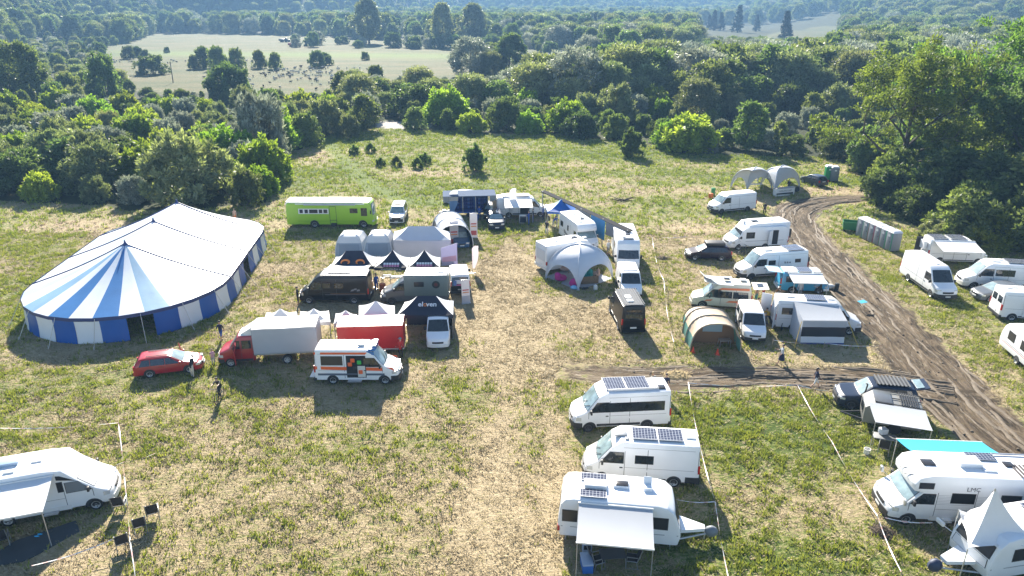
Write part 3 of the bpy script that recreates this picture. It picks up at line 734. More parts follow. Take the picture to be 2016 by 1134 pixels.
# ---------------------------------------------------------------- vehicles
def clamp(x): return 0. if x<0 else 1. if x>1 else x
class V:
    """vehicle: body extruded from a side profile (x from the rear 0..L, z up), shaped by a taper; +X is the front"""
    def __init__(s,name,label,cat,L,W,prof,paint,H=None,belt=1.05,tum=.10,nose=.13,noseL=.9,tail=.02,bow=.14,crown=.05,bev=.07,ws=None,group=None,mats=(),body='body'):
        s.L,s.W=L,W; s.H=H or max(p[1] for p in prof); s.belt,s.tum,s.nose,s.noseL,s.tail,s.bow,s.crown=belt,tum,nose,noseL,tail,bow,crown
        s.prof=prof; s.root=thing(name,label,cat,group=group); s.ws=ws; s.wheels=[]
        s.mb=MB(); s.mats=[paint,*mats]; s.bodyname=body
        bm=bmesh.new(); vs=[[bm.verts.new((x,sg*W/2,z)) for x,z in prof] for sg in (-1,1)]
        n=len(prof); bm.faces.new(vs[0]); bm.faces.new(vs[1][::-1])
        for i in range(n): bm.faces.new((vs[0][i],vs[1][i],vs[1][(i+1)%n],vs[0][(i+1)%n]))
        bmesh.ops.recalc_face_normals(bm,faces=bm.faces[:])
        ed=[e for e in bm.edges if len(e.link_faces)==2 and e.calc_face_angle(0)>.22]
        if bev: bmesh.ops.bevel(bm,geom=ed,offset=bev,segments=2,profile=.5,affect='EDGES',clamp_overlap=True)
        bmesh.ops.triangulate(bm,faces=[f for f in bm.faces if len(f.verts)>4])
        cuts=[((0,0,z),(0,0,1)) for z in (belt,(belt+s.H)/2)]+[((0,y*W,0),(0,1,0)) for y in (-.36,-.2,0,.2,.36)]+[((L-noseL*k,0,0),(1,0,0)) for k in (.2,.45,.7,1.)]+[((.3,0,0),(1,0,0))]
        for co,no in cuts: bmesh.ops.bisect_plane(bm,geom=bm.verts[:]+bm.edges[:]+bm.faces[:],plane_co=co,plane_no=no,dist=.0005)
        s.mb.bm(bm,0,s.D)
    def D(s,x,y,z):
        q=2*y/s.W; k=clamp((z-s.belt)/max(.01,s.H-s.belt)); f=clamp((x-(s.L-s.noseL))/s.noseL)
        yy=y*(1-2*s.tum/s.W*k)*(1-s.nose*f*f)*(1-s.tail*clamp((.3-x)/.3))
        q=max(-1.1,min(1.1,q))
        return (x-s.bow*q*q*clamp((x-.55*s.L)/(.45*s.L))-s.L/2, yy, z+s.crown*(1-q*q)*k)
    def quad(s,mb,cs,side,mi=0,e=.008,n=(6,3)):
        y=side*(s.W/2+e); a,b,c,d=cs
        def f(u,v):
            x=(a[0]*(1-u)+b[0]*u)*(1-v)+(d[0]*(1-u)+c[0]*u)*v; z=(a[1]*(1-u)+b[1]*u)*(1-v)+(d[1]*(1-u)+c[1]*u)*v
            return s.D(x,y,z)
        mb.grid(f,*n,mi,side>0)
    def decal(s,cs,mi,sides=(1,-1),e=.006):
        for sd in sides: s.quad(s.mb,cs,sd,mi,e)
    def line(s,x0,z0,x1,z1,mi,sides=(1,-1),w=.03):
        if abs(x1-x0)>abs(z1-z0): cs=[(x0,z0-w/2),(x1,z1-w/2),(x1,z1+w/2),(x0,z0+w/2)]
        else: cs=[(x0-w/2,z0),(x0+w/2,z0),(x1+w/2,z1),(x1-w/2,z1)]
        s.decal(cs,mi,sides,.004)
    def win(s,cs,sides=(1,-1),name='side_window',glass=None,fr=.035,frm=None,label=None):
        cx=sum(c[0] for c in cs)/4; cz=sum(c[1] for c in cs)/4
        big=[(c[0]+(fr if c[0]>cx else -fr),c[1]+(fr if c[1]>cz else -fr)) for c in cs]
        for sd in sides:
            mb=MB(); s.quad(mb,big,sd,1,.006); s.quad(mb,cs,sd,0,.016)
            o=mb.build(name,[glass or GLASS,frm or BLACKP],s.root)
            if label: o['label']=label
    def rectwin(s,x0,x1,z0,z1,**k): s.win([(x0,z0),(x1,z0),(x1,z1),(x0,z1)],**k)
    def front(s,i,a0=.06,a1=.94,k0=.86,k1=.80,name='windscreen',glass=None,e=.014):
        p,q=s.prof[i],s.prof[i+1]; l=math.hypot(q[0]-p[0],q[1]-p[1]); nx,nz=-(q[1]-p[1])/l,(q[0]-p[0])/l
        mb=MB()
        for mi,gx,ee in ((1,.03,e-.006),(0,0,e)):
            def f(u,v,gx=gx,ee=ee):
                t=a0-gx+(a1-a0+2*gx)*u; k=(k0*(1-u)+k1*u)+gx
                return s.D(p[0]+(q[0]-p[0])*t+nx*ee,(v*2-1)*k*s.W/2,p[1]+(q[1]-p[1])*t+nz*ee)
            mb.grid(f,6,10,mi)
        return mb.build(name,[glass or GLASSB,BLACKP],s.root)
    def block(s,name,x0,x1,y0,y1,z0,z1,m,label=None,n=(3,6,2),parent=None,mb=None):
        own=mb is None; mb=mb or MB(); mb.box(x0,x1,y0,y1,z0,z1,0,s.D,n)
        if own:
            o=mb.build(name,m,parent or s.root)
            if label: o['label']=label
            return o
    def wheel(s,xs,r=.34,w=.22,track=None,rim=None,arch=True,archm=None,sides=(1,-1),fr=.64):
        ty=(s.W+.02)/2-w/2
        s.wr=r; s.wx=xs; s.ty=ty+w/2
        for x in xs:
            for sd in sides:
                if arch:
                    mi=s.mi(archm or BLACKP); n=12; R_=r*1.22
                    pts=[(x,r)]+[(x+R_*math.cos(math.pi*k/n),r+R_*math.sin(math.pi*k/n)*.98) for k in range(n+1)]
                    vs=[s.D(px,sd*(s.W/2+.005),pz) for px,pz in pts]; fs=[[0,k,k+1] if sd<0 else [0,k+1,k] for k in range(1,n+1)]
                    s.mb.add(vs,fs,mi)
                    # a lip below the centre line
                    lo=[(x-R_,r*.85),(x+R_,r*.85),(x+R_,r),(x-R_,r)]; s.quad(s.mb,lo,sd,mi,.005)
                cx,cy,cz=s.D(x,0,r); 
                tf=lambda a,b,c,sd=sd,cx=cx: (cx+a,sd*(ty+w/2-c+.012),r+b)
                mb=MB(); mb.lathe([(r*.2,.075),(r*fr,.075),(r*fr,0),(r*.93,0),(r,.03),(r,w-.03),(r*.93,w),(r*.3,w)],22,0,tf)
                o=mb.build('wheel',RUBBER,s.root)
                mb=MB(); mb.lathe([(0.001,.03),(r*.16,.015),(r*.2,.05),(r*.5,.035),(r*.58,.0),(r*fr,.0),(r*fr,.06)],22,0,tf)
                for k in range(5):
                    a=2*math.pi*k/5
                    p0=(r*.26*math.cos(a),r*.26*math.sin(a),.024); d=r*.17
                    mb.lathe([(0.001,.020),(d*.55,.020),(d*.6,.034)],6,1,lambda A,B_,Cc,p0=p0,tf=tf:tf(p0[0]*1.55+A,p0[1]*1.55+B_,Cc))
                mb.build('rim',[rim or RIMM,BLACKP],o)
    def mi(s,m):
        if m not in s.mats: s.mats.append(m)
        return s.mats.index(m)
    def done(s):
        o=s.mb.build(s.bodyname,s.mats,s.root,ang=32); s.body=o; return s
    # ---- placing
    def at(s,x,y,deg): s.root.location=(x,y,0); s.root.rotation_euler=(0,0,R(deg)); return s
    def by_wheels(s,rw,fw):
        a,b=G(*rw),G(*fw); h=(b-a).normalized(); nl=Vector((-h.y,h.x,0)); mid=(a+b)/2
        sg=1 if nl.dot(-mid)>0 else -1
        xm=(min(s.wx)+max(s.wx))/2-s.L/2
        p=mid-h*xm-nl*sg*s.ty
        s.root.location=(p.x,p.y,0); s.root.rotation_euler=(0,0,math.atan2(h.y,h.x)); return s
    def by_end(s,l,r,end='front'):
        a,b=G(*l),G(*r); e=(b-a).normalized(); mid=(a+b)/2; nn=Vector((e.y,-e.x,0))     # toward the camera
        h=nn if end=='front' else -nn
        p=mid-nn*s.L/2
        s.root.location=(p.x,p.y,0); s.root.rotation_euler=(0,0,math.atan2(h.y,h.x)); return s
    # ---- common trim
    def lights(s,z,zt,xb=.30,yi=.30,ym=None,m=None,xo=0.):
        for sd in (1,-1):
            y0,y1=sorted((sd*(s.W/2-yi),sd*(s.W/2+.012))); s.block('headlight',s.L-xb,s.L+.0+xo,y0,y1,z,zt,m or LAMP)
    def tails(s,z0,z1,w=.12,x=0.):
        for sd in (1,-1):
            y0,y1=sorted((sd*(s.W/2-w),sd*(s.W/2+.012))); s.block('tail_light',x-.015,x+.10,y0,y1,z0,z1,REDL)
    def mirrors(s,x,z,m=None,h=.28,w=.20):
        for sd in (1,-1):
            mb=MB(); yb=sd*(s.W/2-.02)
            mb.cbox((0,0,0),(.12,w,h),0,0,.03,Matrix.Translation(Vector(s.D(x,yb,z))+Vector((0,sd*(w/2+.07),.05))))
            p=Vector(s.D(x,yb,z)); mb.tube([p,p+Vector((0,sd*.1,0))],.03,6)
            mb.build('mirror',m or BLACKP,s.root)
    def plate(s,end,z,m=None):
        x=s.L if end=='front' else 0
        s.block('number_plate',x-.02 if end=='front' else -.035,x+.05 if end=='front' else .02,-.26,.26,z,z+.12,m or PLATE)
    def vent(s,x,y,l=.4,w=.4,m=None,name='roof_vent',h=.10,z=None):
        mb=MB(); z=z or s.H; p=Vector(s.D(x,y,z)); mb.cbox((0,0,h/2-.03),(l,w,h),0,0,.025,Matrix.Translation(p)); return mb.build(name,m or WHITE2,s.root)
    def solar(s,x0,x1,y0,y1,z=None,h=.06):
        mb=MB(); z=(z or s.H)+.045; a=Vector(s.D(x0,y0,z)); b=Vector(s.D(x1,y1,z))
        mb.box(a.x,b.x,y0,y1,min(a.z,b.z)+.03,min(a.z,b.z)+.03+h*.5,1); mb.box(a.x+.025,b.x-.025,y0+.025,y1-.025,min(a.z,b.z)+.03+h*.5,min(a.z,b.z)+.034+h*.5,0)
        mb.build('solar_panel',[SOLAR,ALU],s.root)
    def awning(s,x0,x1,side,out,z0,z1,m,legs=True,name='awning',casing=WHITE2,th=.03,sag=.05,legin=.0,lean=0):
        y0=side*(s.W/2-s.tum*.9+.10); y1=side*(s.W/2+out); xa,xb=x0-s.L/2,x1-s.L/2
        mb=MB(); q=[(xa,y0,z0),(xb,y0,z0),(xb,y1,z1),(xa,y1,z1)]
        if side<0: q=[q[1],q[0],q[3],q[2]]
        mb.slab(q,th,0,8,sag)
        o=mb.build(name,m,s.root,ang=50)
        mb=MB(); mb.cbox(((xa+xb)/2,side*(s.W/2-s.tum*.9+.05),z0),(xb-xa+.1,.12,.13),0,0,.03); mb.build('awning_casing',casing,o)
        mb=MB(); mb.cbox(((xa+xb)/2,y1,z1-.02),(xb-xa+.04,.07,.09),0,0,.02); mb.build('awning_front_bar',casing,o)
        if legs:
            for x in (xa+.05+legin,xb-.05-legin):
                mb=MB(); mb.tube([(x,y1,z1-.03),(x,y1+side*lean,0.0)],.022,6); mb.build('awning_leg',ALU,o)
        return o
    def rear_glass(s,y0,y1,z0,z1,m=None,x=None,name='rear_window'):
        mb=MB(); 
        def xr(z):
            for (xa,za),(xb,zb) in zip(s.prof[:-1],s.prof[1:]):
                if za<=z<=zb and zb>za and xa<s.L/2: return xa+(xb-xa)*(z-za)/(zb-za)
            return 0
        for mi,g,e in ((1,.03,.010),(0,0,.018)):
            mb.grid(lambda u,v: s.D(xr(z0-g+(z1-z0+2*g)*v)-e,y0-g+(y1-y0+2*g)*u,z0-g+(z1-z0+2*g)*v),4,4,mi,False)
        return mb.build(name,[m or GLASS,BLACKP],s.root)
def van_prof(L,H,kind='sprinter',zb=.34):
    P=dict(sprinter=[(0,zb),(0,1.1),(.13,H),(L-2.30,H),(L-1.85,H-.24),(L-1.02,1.42),(L-.28,1.13),(L-.06,.92),(L,.6),(L,zb)],
     ducato=[(0,zb),(0,1.1),(.07,H),(L-2.05,H),(L-1.55,H-.30),(L-.72,1.40),(L-.22,1.10),(L-.05,.88),(L,.6),(L,zb)],
     master=[(0,zb),(0,1.1),(.07,H),(L-2.10,H),(L-1.60,H-.28),(L-.82,1.42),(L-.22,1.14),(L-.04,.92),(L,.6),(L,zb)],
     t4=[(0,zb-.04),(0,.95),(.30,H),(L-1.95,H),(L-1.72,H-.07),(L-.98,1.16),(L-.16,.92),(L-.03,.74),(L,.5),(L,zb-.04)],
     t4high=[(0,zb-.04),(0,.95),(.22,H),(L-2.35,H),(L-1.80,H-.42),(L-.98,1.16),(L-.16,.92),(L-.03,.74),(L,.5),(L,zb-.04)],
     t3=[(0,zb-.04),(0,.95),(.24,H),(L-1.10,H),(L-.86,H-.08),(L-.30,1.12),(L-.06,.95),(L-.02,.6),(L,.5),(L,zb-.04)])
    return P[kind]
def make_van(label,kind,L,H,W,wb,paint=WHITE,name='camper_van',cat='camper van',group=None,fo=None,lower=BLACKP,bumper=BLACKP,rim=None,r=.34,cabglass=None,ws=None,grille=BLACKP,doors=True,slide=None,mats=(),strip=True,tum=.11):
    v=V(name,label,cat,L,W,van_prof(L,H,kind),paint,H=H,group=group,mats=mats,tum=tum,belt=1.0 if kind[0]!='t' else .9)
    P=v.prof; t,b=P[4],P[5]; fo=fo or (.98 if kind!='sprinter' else 1.02); xf=L-fo; xr=xf-wb
    ln=v.mi(mat('panel_gap',(.10,.10,.105),.7))
    v.front(4,.05,.95,.84,.90,glass=ws)
    zw=b[1]-.02; zt=min(t[1]-.12,2.02)
    tx=lambda z: t[0]+(b[0]-t[0])*(t[1]-z)/(t[1]-b[1])
    xd=t[0]-.62 if kind!='t3' else t[0]-.5
    v.win([(xd,zw),(tx(zw)-.16,zw),(tx(zt)-.14,zt),(xd,zt)],glass=cabglass)
    if doors:
        for x in (xd-.08,xf+.0): v.line(x,r*2.3 if x==xf else .5,x,zt+.06 if x<xf-.2 else zw,ln) if x<xf-.2 else None
        v.line(xd-.08,.5,xd-.08,zt+.1,ln); v.line(b[0]-.08,.95,b[0]-.08,zw,ln)
        v.line(xd-1.35,.5,xd-1.35,H-.35,ln); v.line(.10,1.1,.10,H-.3,ln)
        v.line(.3,H-.28,xd,H-.28,ln,w=.015); v.line(.3,1.12,xd-.1,1.12,ln,w=.015)
        for sd in (1,-1): 
            y0,y1=sorted((sd*(v.W/2-.01),sd*(v.W/2+.03))); v.block('door_handle',xd+.02,xd+.20,y0,y1,1.08,1.14,BLACKP)
    if strip:
        for sd in (1,-1):
            y0,y1=sorted((sd*(W/2-.02),sd*(W/2+.018))); v.block('side_trim',xr+r*1.3,xf-r*1.3,y0,y1,.42,.58 if kind!='ducato' else .52,lower); 
    v.block('front_bumper',L-.5,L+.04,-W/2-.01,W/2+.01,.30,.66 if kind[0]!='t' else .52,bumper,n=(5,8,1))
    v.block('rear_bumper',-.06,.14,-W/2-.008,W/2+.008,.30,.52,bumper)
    v.block('grille',L-.14,L+.0,-W*.27,W*.27,.74 if kind[0]!='t' else .60,.90 if kind[0]!='t' else .74,grille)
    v.lights(.80 if kind[0]!='t' else .60,1.04 if kind[0]!='t' else .76,.42 if kind!='t4' else .16,.34,xo=-.10)
    v.tails(.95,1.45,.10); v.mirrors(tx(1.5)-.16,1.42 if kind[0]!='t' else 1.2)
    v.plate('front',.42); v.plate('rear',.62)
    v.wheel([xr,xf],r=r,rim=rim)
    v.zw,v.zt,v.xd,v.xr,v.xf=zw,zt,xd,xr,xf
    return v
def wipers(v):
    P=v.prof; b=P[5]; mb=MB()
    for y in (-.35,.25):
        mb.tube([v.D(b[0]+.06,y,b[1]+.02),v.D(b[0]-.22,y+.5,b[1]+.32)],.016,5)
    mb.build('windscreen_wiper',BLACKP,v.root)
# car
def make_car(label,cat,name,L,W,H,wb,paint,kind='estate',group=None,rim=None,glass=None,r=.32,fo=.9):
    zb=.26
    prof=dict(estate=[(.02,zb),(0,.62),(.05,.95),(.42,H-.05),(.75,H),(L-2.35,H),(L-2.05,H-.05),(L-1.22,.98),(L-.35,.80),(L-.06,.62),(L,.45),(L-.03,zb)],
      suv=[(.02,zb+.06),(0,.7),(.04,1.08),(.36,H-.06),(.7,H),(L-2.35,H),(L-2.0,H-.06),(L-1.28,1.13),(L-.32,1.0),(L-.06,.82),(L,.55),(L-.03,zb+.06)],
      hatch=[(.02,zb),(0,.62),(.05,.95),(.48,H-.08),(.85,H),(L-2.2,H),(L-1.95,H-.05),(L-1.10,.98),(L-.32,.82),(L-.06,.65),(L,.45),(L-.03,zb)])[kind]
    belt=.92 if kind!='suv' else 1.08
    v=V(name,label,cat,L,W,prof,paint,H=H,belt=belt,tum=.20,nose=.14,noseL=.9,tail=.05,bow=.12,crown=.04,bev=.06,group=group)
    ln=v.mi(mat('panel_gap',(.10,.10,.105),.7)); g=glass or GLASS
    v.front(6,.06,.94,.80,.88); z0=belt+.03; z1=H-.10
    p,q=prof[6],prof[7]; tx=lambda z:p[0]+(q[0]-p[0])*(p[1]-z)/(p[1]-q[1])
    xb=tx(z0)-.25; m1=L-2.45; m2=m1-.98
    v.win([(m1+.04,z0),(xb,z0),(tx(z1)-.20,z1),(m1+.04,z1)],glass=g,fr=.02); v.win([(m2+.04,z0),(m1-.04,z0),(m1-.04,z1),(m2+.04,z1)],glass=g,fr=.02)
    v.win([(.42,z0),(m2-.04,z0),(m2-.04,z1),(.66,z1)],glass=g,fr=.02)
    for x in (m1,m2,xb+.04): v.line(x,.42,x,z0,ln,w=.014)
    v.line(.3,belt-.16,L-1.0,belt-.16,ln,w=.010)
    for x in (m1-.28,m2-.28):
        for sd in (1,-1):
            y0,y1=sorted((sd*(W/2-.01),sd*(W/2+.025))); v.block('door_handle',x,x+.18,y0,y1,belt-.10,belt-.06,paint)
    v.rear_glass(-W*.33,W*.33,belt+.07,H-.13,g)
    v.block('front_bumper',L-.45,L+.02,-W/2-.006,W/2+.006,.24,.46,paint,n=(5,8,1)); v.block('rear_bumper',-.03,.25,-W/2-.006,W/2+.006,.26,.55,paint)
    zg=.60 if kind!='suv' else .74
    v.block('grille',L-.1,L+.008,-W*.24,W*.24,zg-.08,zg+.06,BLACKP); v.lights(zg-.02,zg+.13,.34,.40,xo=-.05)
    v.tails(belt-.22,belt+.06,.18,.02); v.mirrors(xb-.02,belt+.06,paint,.15,.17); v.plate('front',.40); v.plate('rear',.72)
    v.wheel([L-fo-wb,L-fo],r=r,w=.21,rim=rim); v.belt_z=belt; v.m1=m1
    return v
# ---- coach-built motorhomes
def make_mh(label,L,W,H,kind='alcove',wb=3.8,paint=GRP,name='motorhome',group=None,cabpaint=WHITE,fo=.95,wins=((.7,1.7),(2.3,3.3)),vents=True,ws=None,rim=None,tum=.03):
    zb=.42
    if kind=='alcove':
        prof=[(0,zb),(.02,H-.05),(.10,H),(L-1.75,H),(L-1.15,H-.16),(L-.92,H-.55),(L-.95,2.10),(L-1.40,2.02),(L-.74,1.36),(L-.20,1.06),(L-.05,.86),(L,.6),(L,zb-.04)]; i=7
    elif kind=='semi':
        prof=[(0,zb),(.02,H-.05),(.10,H),(L-3.0,H),(L-2.1,H-.10),(L-1.52,2.05),(L-.74,1.38),(L-.20,1.06),(L-.05,.86),(L,.6),(L,zb-.04)]; i=5
    elif kind=='integrated':
        prof=[(0,zb),(.02,H-.05),(.10,H),(L-1.2,H),(L-.75,H-.30),(L-.62,2.1),(L-.28,1.25),(L-.10,1.05),(L-.02,.8),(L,.5),(L,zb-.04)]; i=5
    v=V(name,label,'motorhome',L,W,prof,paint,H=H,belt=1.2,tum=tum,nose=.12 if kind!='integrated' else .05,noseL=.8,tail=.01,bow=.12,crown=.03,bev=.07,group=group)
    ln=v.mi(mat('panel_gap',(.10,.10,.105),.7))
    v.front(i,.06,.94,.84,.90,glass=ws); P=v.prof; t,b=P[i],P[i+1]
    tx=lambda z:t[0]+(b[0]-t[0])*(t[1]-z)/(t[1]-b[1])
    xd=L-2.05; zw,zt=1.36,1.94
    if kind!='integrated': v.win([(xd,zw),(tx(zw)-.14,zw),(tx(zt)-.14,zt),(xd,zt)])
    v.line(xd-.12,.5,xd-.12,2.05,ln); v.line(b[0]-.10,.9,b[0]-.10,zw,ln); v.line(.15,1.06,L-2.2,1.06,ln,w=.016)
    for x0,x1 in wins: v.rectwin(x0,x1,1.50,2.02,glass=ACRYL,fr=.05)
    v.line(L*.42,.55,L*.42,2.3,ln); v.line(L*.42+.65,.55,L*.42+.65,2.3,ln)
    v.block('front_bumper',L-.5,L+.04,-W*.46,W*.46,.30,.62,WHITE2 if kind!='alcove' else BLACKP,n=(5,8,1)); v.block('rear_bumper',-.05,.16,-W/2-.006,W/2+.006,.34,.58,WHITE2)
    v.block('grille',L-.14,L+.0,-W*.22,W*.22,.72,.88,BLACKP); v.lights(.78,1.02,.40,.42,xo=-.10); v.tails(.9,1.25,.12)
    v.block('side_skirt',.2,L-2.0,-W/2-.012,W/2+.012,.36,.62,WHITE2)
    v.mirrors(tx(1.5)-.12,1.42); v.plate('front',.42); v.plate('rear',.72)
    v.wheel([L-fo-wb,L-fo],r=.34,rim=rim,track=W-.12)
    v.rear_glass(-.45,.45,1.55,2.1,ACRYL)
    if vents:
        v.vent(L*.25,0,.5,.5); v.vent(L*.55,.1,.7,.5,ACRYL); v.vent(L*.70,-.4,.35,.35)
    return v
def make_caravan(label,L,W,H,group=None,name='caravan',paint=GRP,wins=((.7,1.7),),wx=None,front=True,hitch=1.25):
    zb=.42
    prof=[(.10,zb),(0,.85),(.02,1.5),(.12,H-.35),(.35,H-.06),(.75,H),(L-1.2,H),(L-.75,H-.10),(L-.38,H-.42),(L-.10,1.45),(L,.95),(L-.12,zb)]
    v=V(name,label,'caravan',L,W,prof,paint,H=H,belt=1.2,tum=.02,nose=.03,noseL=.5,tail=.02,bow=.06,crown=.05,bev=.06,group=group)
    ln=v.mi(mat('panel_gap',(.10,.10,.105),.7)); gs=v.mi(mat('grey_stripe',(.33,.34,.36),.45))
    if front: v.front(8,.10,.95,.80,.84,name='front_window',glass=ACRYL)
    v.decal([(.15,.98),(L-.12,.98),(L-.12,1.03),(.15,1.03)],gs)
    for x0,x1 in wins: v.rectwin(x0,x1,1.35,1.95,glass=ACRYL,fr=.05)
    v.rear_glass(-.55,.55,1.35,1.9,ACRYL); v.tails(.7,1.0,.16,.0); v.plate('rear',.6)
    wx=wx or L*.46
    v.wheel([wx],r=.31,w=.19,track=W-.16)
    mb=MB(); x0=L/2
    mb.tube([(x0-.3,.75,.44),(x0+hitch,0,.46)],.05,6); mb.tube([(x0-.3,-.75,.44),(x0+hitch,0,.46)],.05,6); mb.tube([(x0+hitch-.25,0,.45),(x0+hitch-.25,0,.02)],.03,6); mb.cbox((x0+hitch+.05,0,.50),(.35,.12,.12),0,0,.03)
    v.db=mb.build('drawbar',GALV,v.root)
    mb=MB(); 
    for sx in (.4,L-.5):
        for sd in (1,-1): mb.tube([(sx-L/2,sd*W*.36,.44),(sx-L/2,sd*W*.40,0)],.03,6)
    mb.build('corner_steady',GALV,v.root)
    return v
# ---------------------------------------------------------------- tents and canopies
def fabric(name,col,rough=.55,tr=.25,**k): return mat(name,col,rough,trans=tr,var=k.pop('var',.05),**k)
TWHITE=fabric('white_tent_fabric',(.78,.78,.78),.5,.16,bump=.15,bscale=3)
TLILAC=fabric('lilac_white_fabric',(.70,.69,.76),.55,.25,bump=.2,bscale=2)
TBLACK=fabric('navy_black_fabric',(.017,.020,.040),.6,.05,bump=.15,bscale=3)
TGREY=fabric('pale_grey_fabric',(.55,.58,.64),.5,.15,bump=.1,bscale=2)
PVCW=mat('white_pvc',(.74,.76,.78),.34,trans=.03,var=.08,vscale=.7,bump=.12,bscale=1.6,coat=.1)
PVCB=mat('blue_pvc',(.012,.105,.40),.36,trans=.06,var=.12,vscale=.7,bump=.12,bscale=1.6)
PVCP=mat('sheen_blue_pvc',(.10,.27,.44),.34,trans=.08,var=.12,vscale=.7,bump=.12,bscale=1.6)  # roof blue with sheen mixed into the colour
NAVY=mat('navy_trim',(.03,.05,.16),.5)
ROPE=mat('pale_rope',(.55,.53,.48),.8)
# ---- the striped marquee
def marquee():
    p1=Vector((-33.6,58.8,0)); p3=Vector((-35.2,72.7,0)); ax=(p3-p1).normalized(); rt=Vector((ax.y,-ax.x,0)); Ls=(p3-p1).length
    Rw,Rb,ze,zp=8.35,6.3,2.15,5.55
    t=thing('marquee','blue and white striped circus marquee with three peaks','marquee',(p1.x,p1.y,0))
    A=lambda q,z=0.: (q.x-p1.x,q.y-p1.y,z)
    # plan outline: front half circle, straight side, rear half ellipse (clockwise from the left)
    out=[];NF=14;NS=12;NB=12
    for k in range(NF+1):
        a=math.pi*k/NF; out.append((p1-rt*math.cos(a)*Rw-ax*math.sin(a)*Rw*1.0,'f'))
    for k in range(1,NS): out.append((p1+rt*Rw+ax*Ls*k/NS,'r'))
    for k in range(NB+1):
        a=math.pi*k/NB; out.append((p3+rt*math.cos(a)*Rw+ax*math.sin(a)*Rb,'b'))
    for k in range(1,NS): out.append((p3-rt*Rw-ax*Ls*k/NS,'l'))
    def ridge(q):
        u=max(0,min(Ls,(q-p1).dot(ax))); h=zp-.28*abs(math.sin(math.pi*u/(Ls/2)))**1.0
        return p1+ax*u,h
    mb=MB(); n=len(out)
    def roofpt(q,v):
        c,h=ridge(q); f=v; z=h+(ze-h)*(1-(1-f)**1.25) if 0 else h+(ze-h)*f-.27*math.sin(math.pi*f)*(1-.25*f)
        p=c*(1-f)+q*f; return (p.x-p1.x,p.y-p1.y,z)
    for i in range(n):
        a,ka=out[i]; b,kb=out[(i+1)%n]
        mi=0
        if i<NF: mi={1:3,3:2,5:1,7:1,9:2,11:3,13:3}.get(i,0)  # sheen painted in: gores away from the front centre get paler blues
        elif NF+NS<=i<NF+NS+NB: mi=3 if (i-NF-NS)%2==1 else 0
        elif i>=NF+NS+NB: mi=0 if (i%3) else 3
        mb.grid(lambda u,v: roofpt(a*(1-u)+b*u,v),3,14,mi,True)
    mb.build('roof',[PVCW,mat('roof_blue_pvc',(.060,.20,.45),.32,trans=.06,var=.14,vscale=.7,bump=.16,bscale=1.6,coat=.2),mat('sheen_blue_pvc2',(.27,.43,.57),.32,trans=.06,var=.14,vscale=.7,bump=.16,bscale=1.6,coat=.2),mat('sheen_pale_blue_pvc',(.46,.58,.68),.34,trans=.04,var=.1,vscale=.7,bump=.12,bscale=1.6)],t,ang=60,weld=True)
    # seams over the roof at each king pole and hem along the eaves
    mb=MB()
    for u in (0,.5,1):
        for sd in (1,-1):
            q=p1+ax*Ls*u+rt*Rw*sd; mb.tube([Vector(roofpt(q,v/10))+Vector((0,0,.03)) for v in range(11)],.06,6)
    mb.build('roof_seam',NAVY,t)
    mb=MB()
    for i in range(n):
        a,b=out[i][0],out[(i+1)%n][0]; c=(p1+p3)/2
        o=lambda q:(q-ridge(q)[0]).normalized()*.06
        mb.grid(lambda u,v:A(a*(1-u)+b*u+(o(a)*(1-u)+o(b)*u),ze+.05-.30*v),2,1,0,True)
    mb.build('valance',NAVY,t,ang=60)
    for u in (0,.5,1):
        mb=MB(); q=p1+ax*Ls*u; mb.lathe([(.30,zp-.25),(.20,zp-.02),(.10,zp+.10),(.04,zp+.34)],12,0,lambda x,y,z,q=q:(q.x-p1.x+x,q.y-p1.y+y,z)); mb.build('peak_cap',NAVY,t)
        mb=MB(); mb.tube([A(q,0),A(q,zp)],.08,8); mb.build('king_pole',STEEL,t)
    # wall cloths; two openings
    sp=[];S=0.
    for i in range(n):
        a,b=out[i][0],out[(i+1)%n][0]; l=(b-a).length; sp.append((S,a,b,l)); S+=l
    def along(s_):
        s_%=S
        for s0,a,b,l in sp:
            if s_<=s0+l: return a+(b-a)*((s_-s0)/l)
        return sp[-1][2]
    W=S/40
    def near(q): return min(range(40),key=lambda k:(along((k+.5)*W)-q).length)
    OPEN=(near(G(259,669)),near(G(487,548)))
    for k in range(40):
        if k in OPEN: continue
        mb=MB()
        def f(u,v,k=k):
            p=along((k+u)*W); c,_=ridge(p); o=(p-c).normalized()
            return A(p+o*(.02-.10*math.sin(math.pi*v)*.6+.10*v+.03*math.sin(9*u+k)*v),(ze-.02)*(1-v))
        mb.grid(f,6,6,0,True)
        mb.build('wall_cloth',PVCB if k%2 else PVCW,t,ang=60)
    for k in range(24):
        p=along(S*k/24+.4); c,_=ridge(p); o=(p-c).normalized(); e=p+o*1.25
        mb=MB(); mb.tube([A(p+o*.08,ze-.02),A(e,.05)],.024,5); mb.tube([A(e,.30),A(e+o*.06,-.1)],.022,5); mb.build('guy_rope',ROPE,t)
    return t
MARQ=marquee()
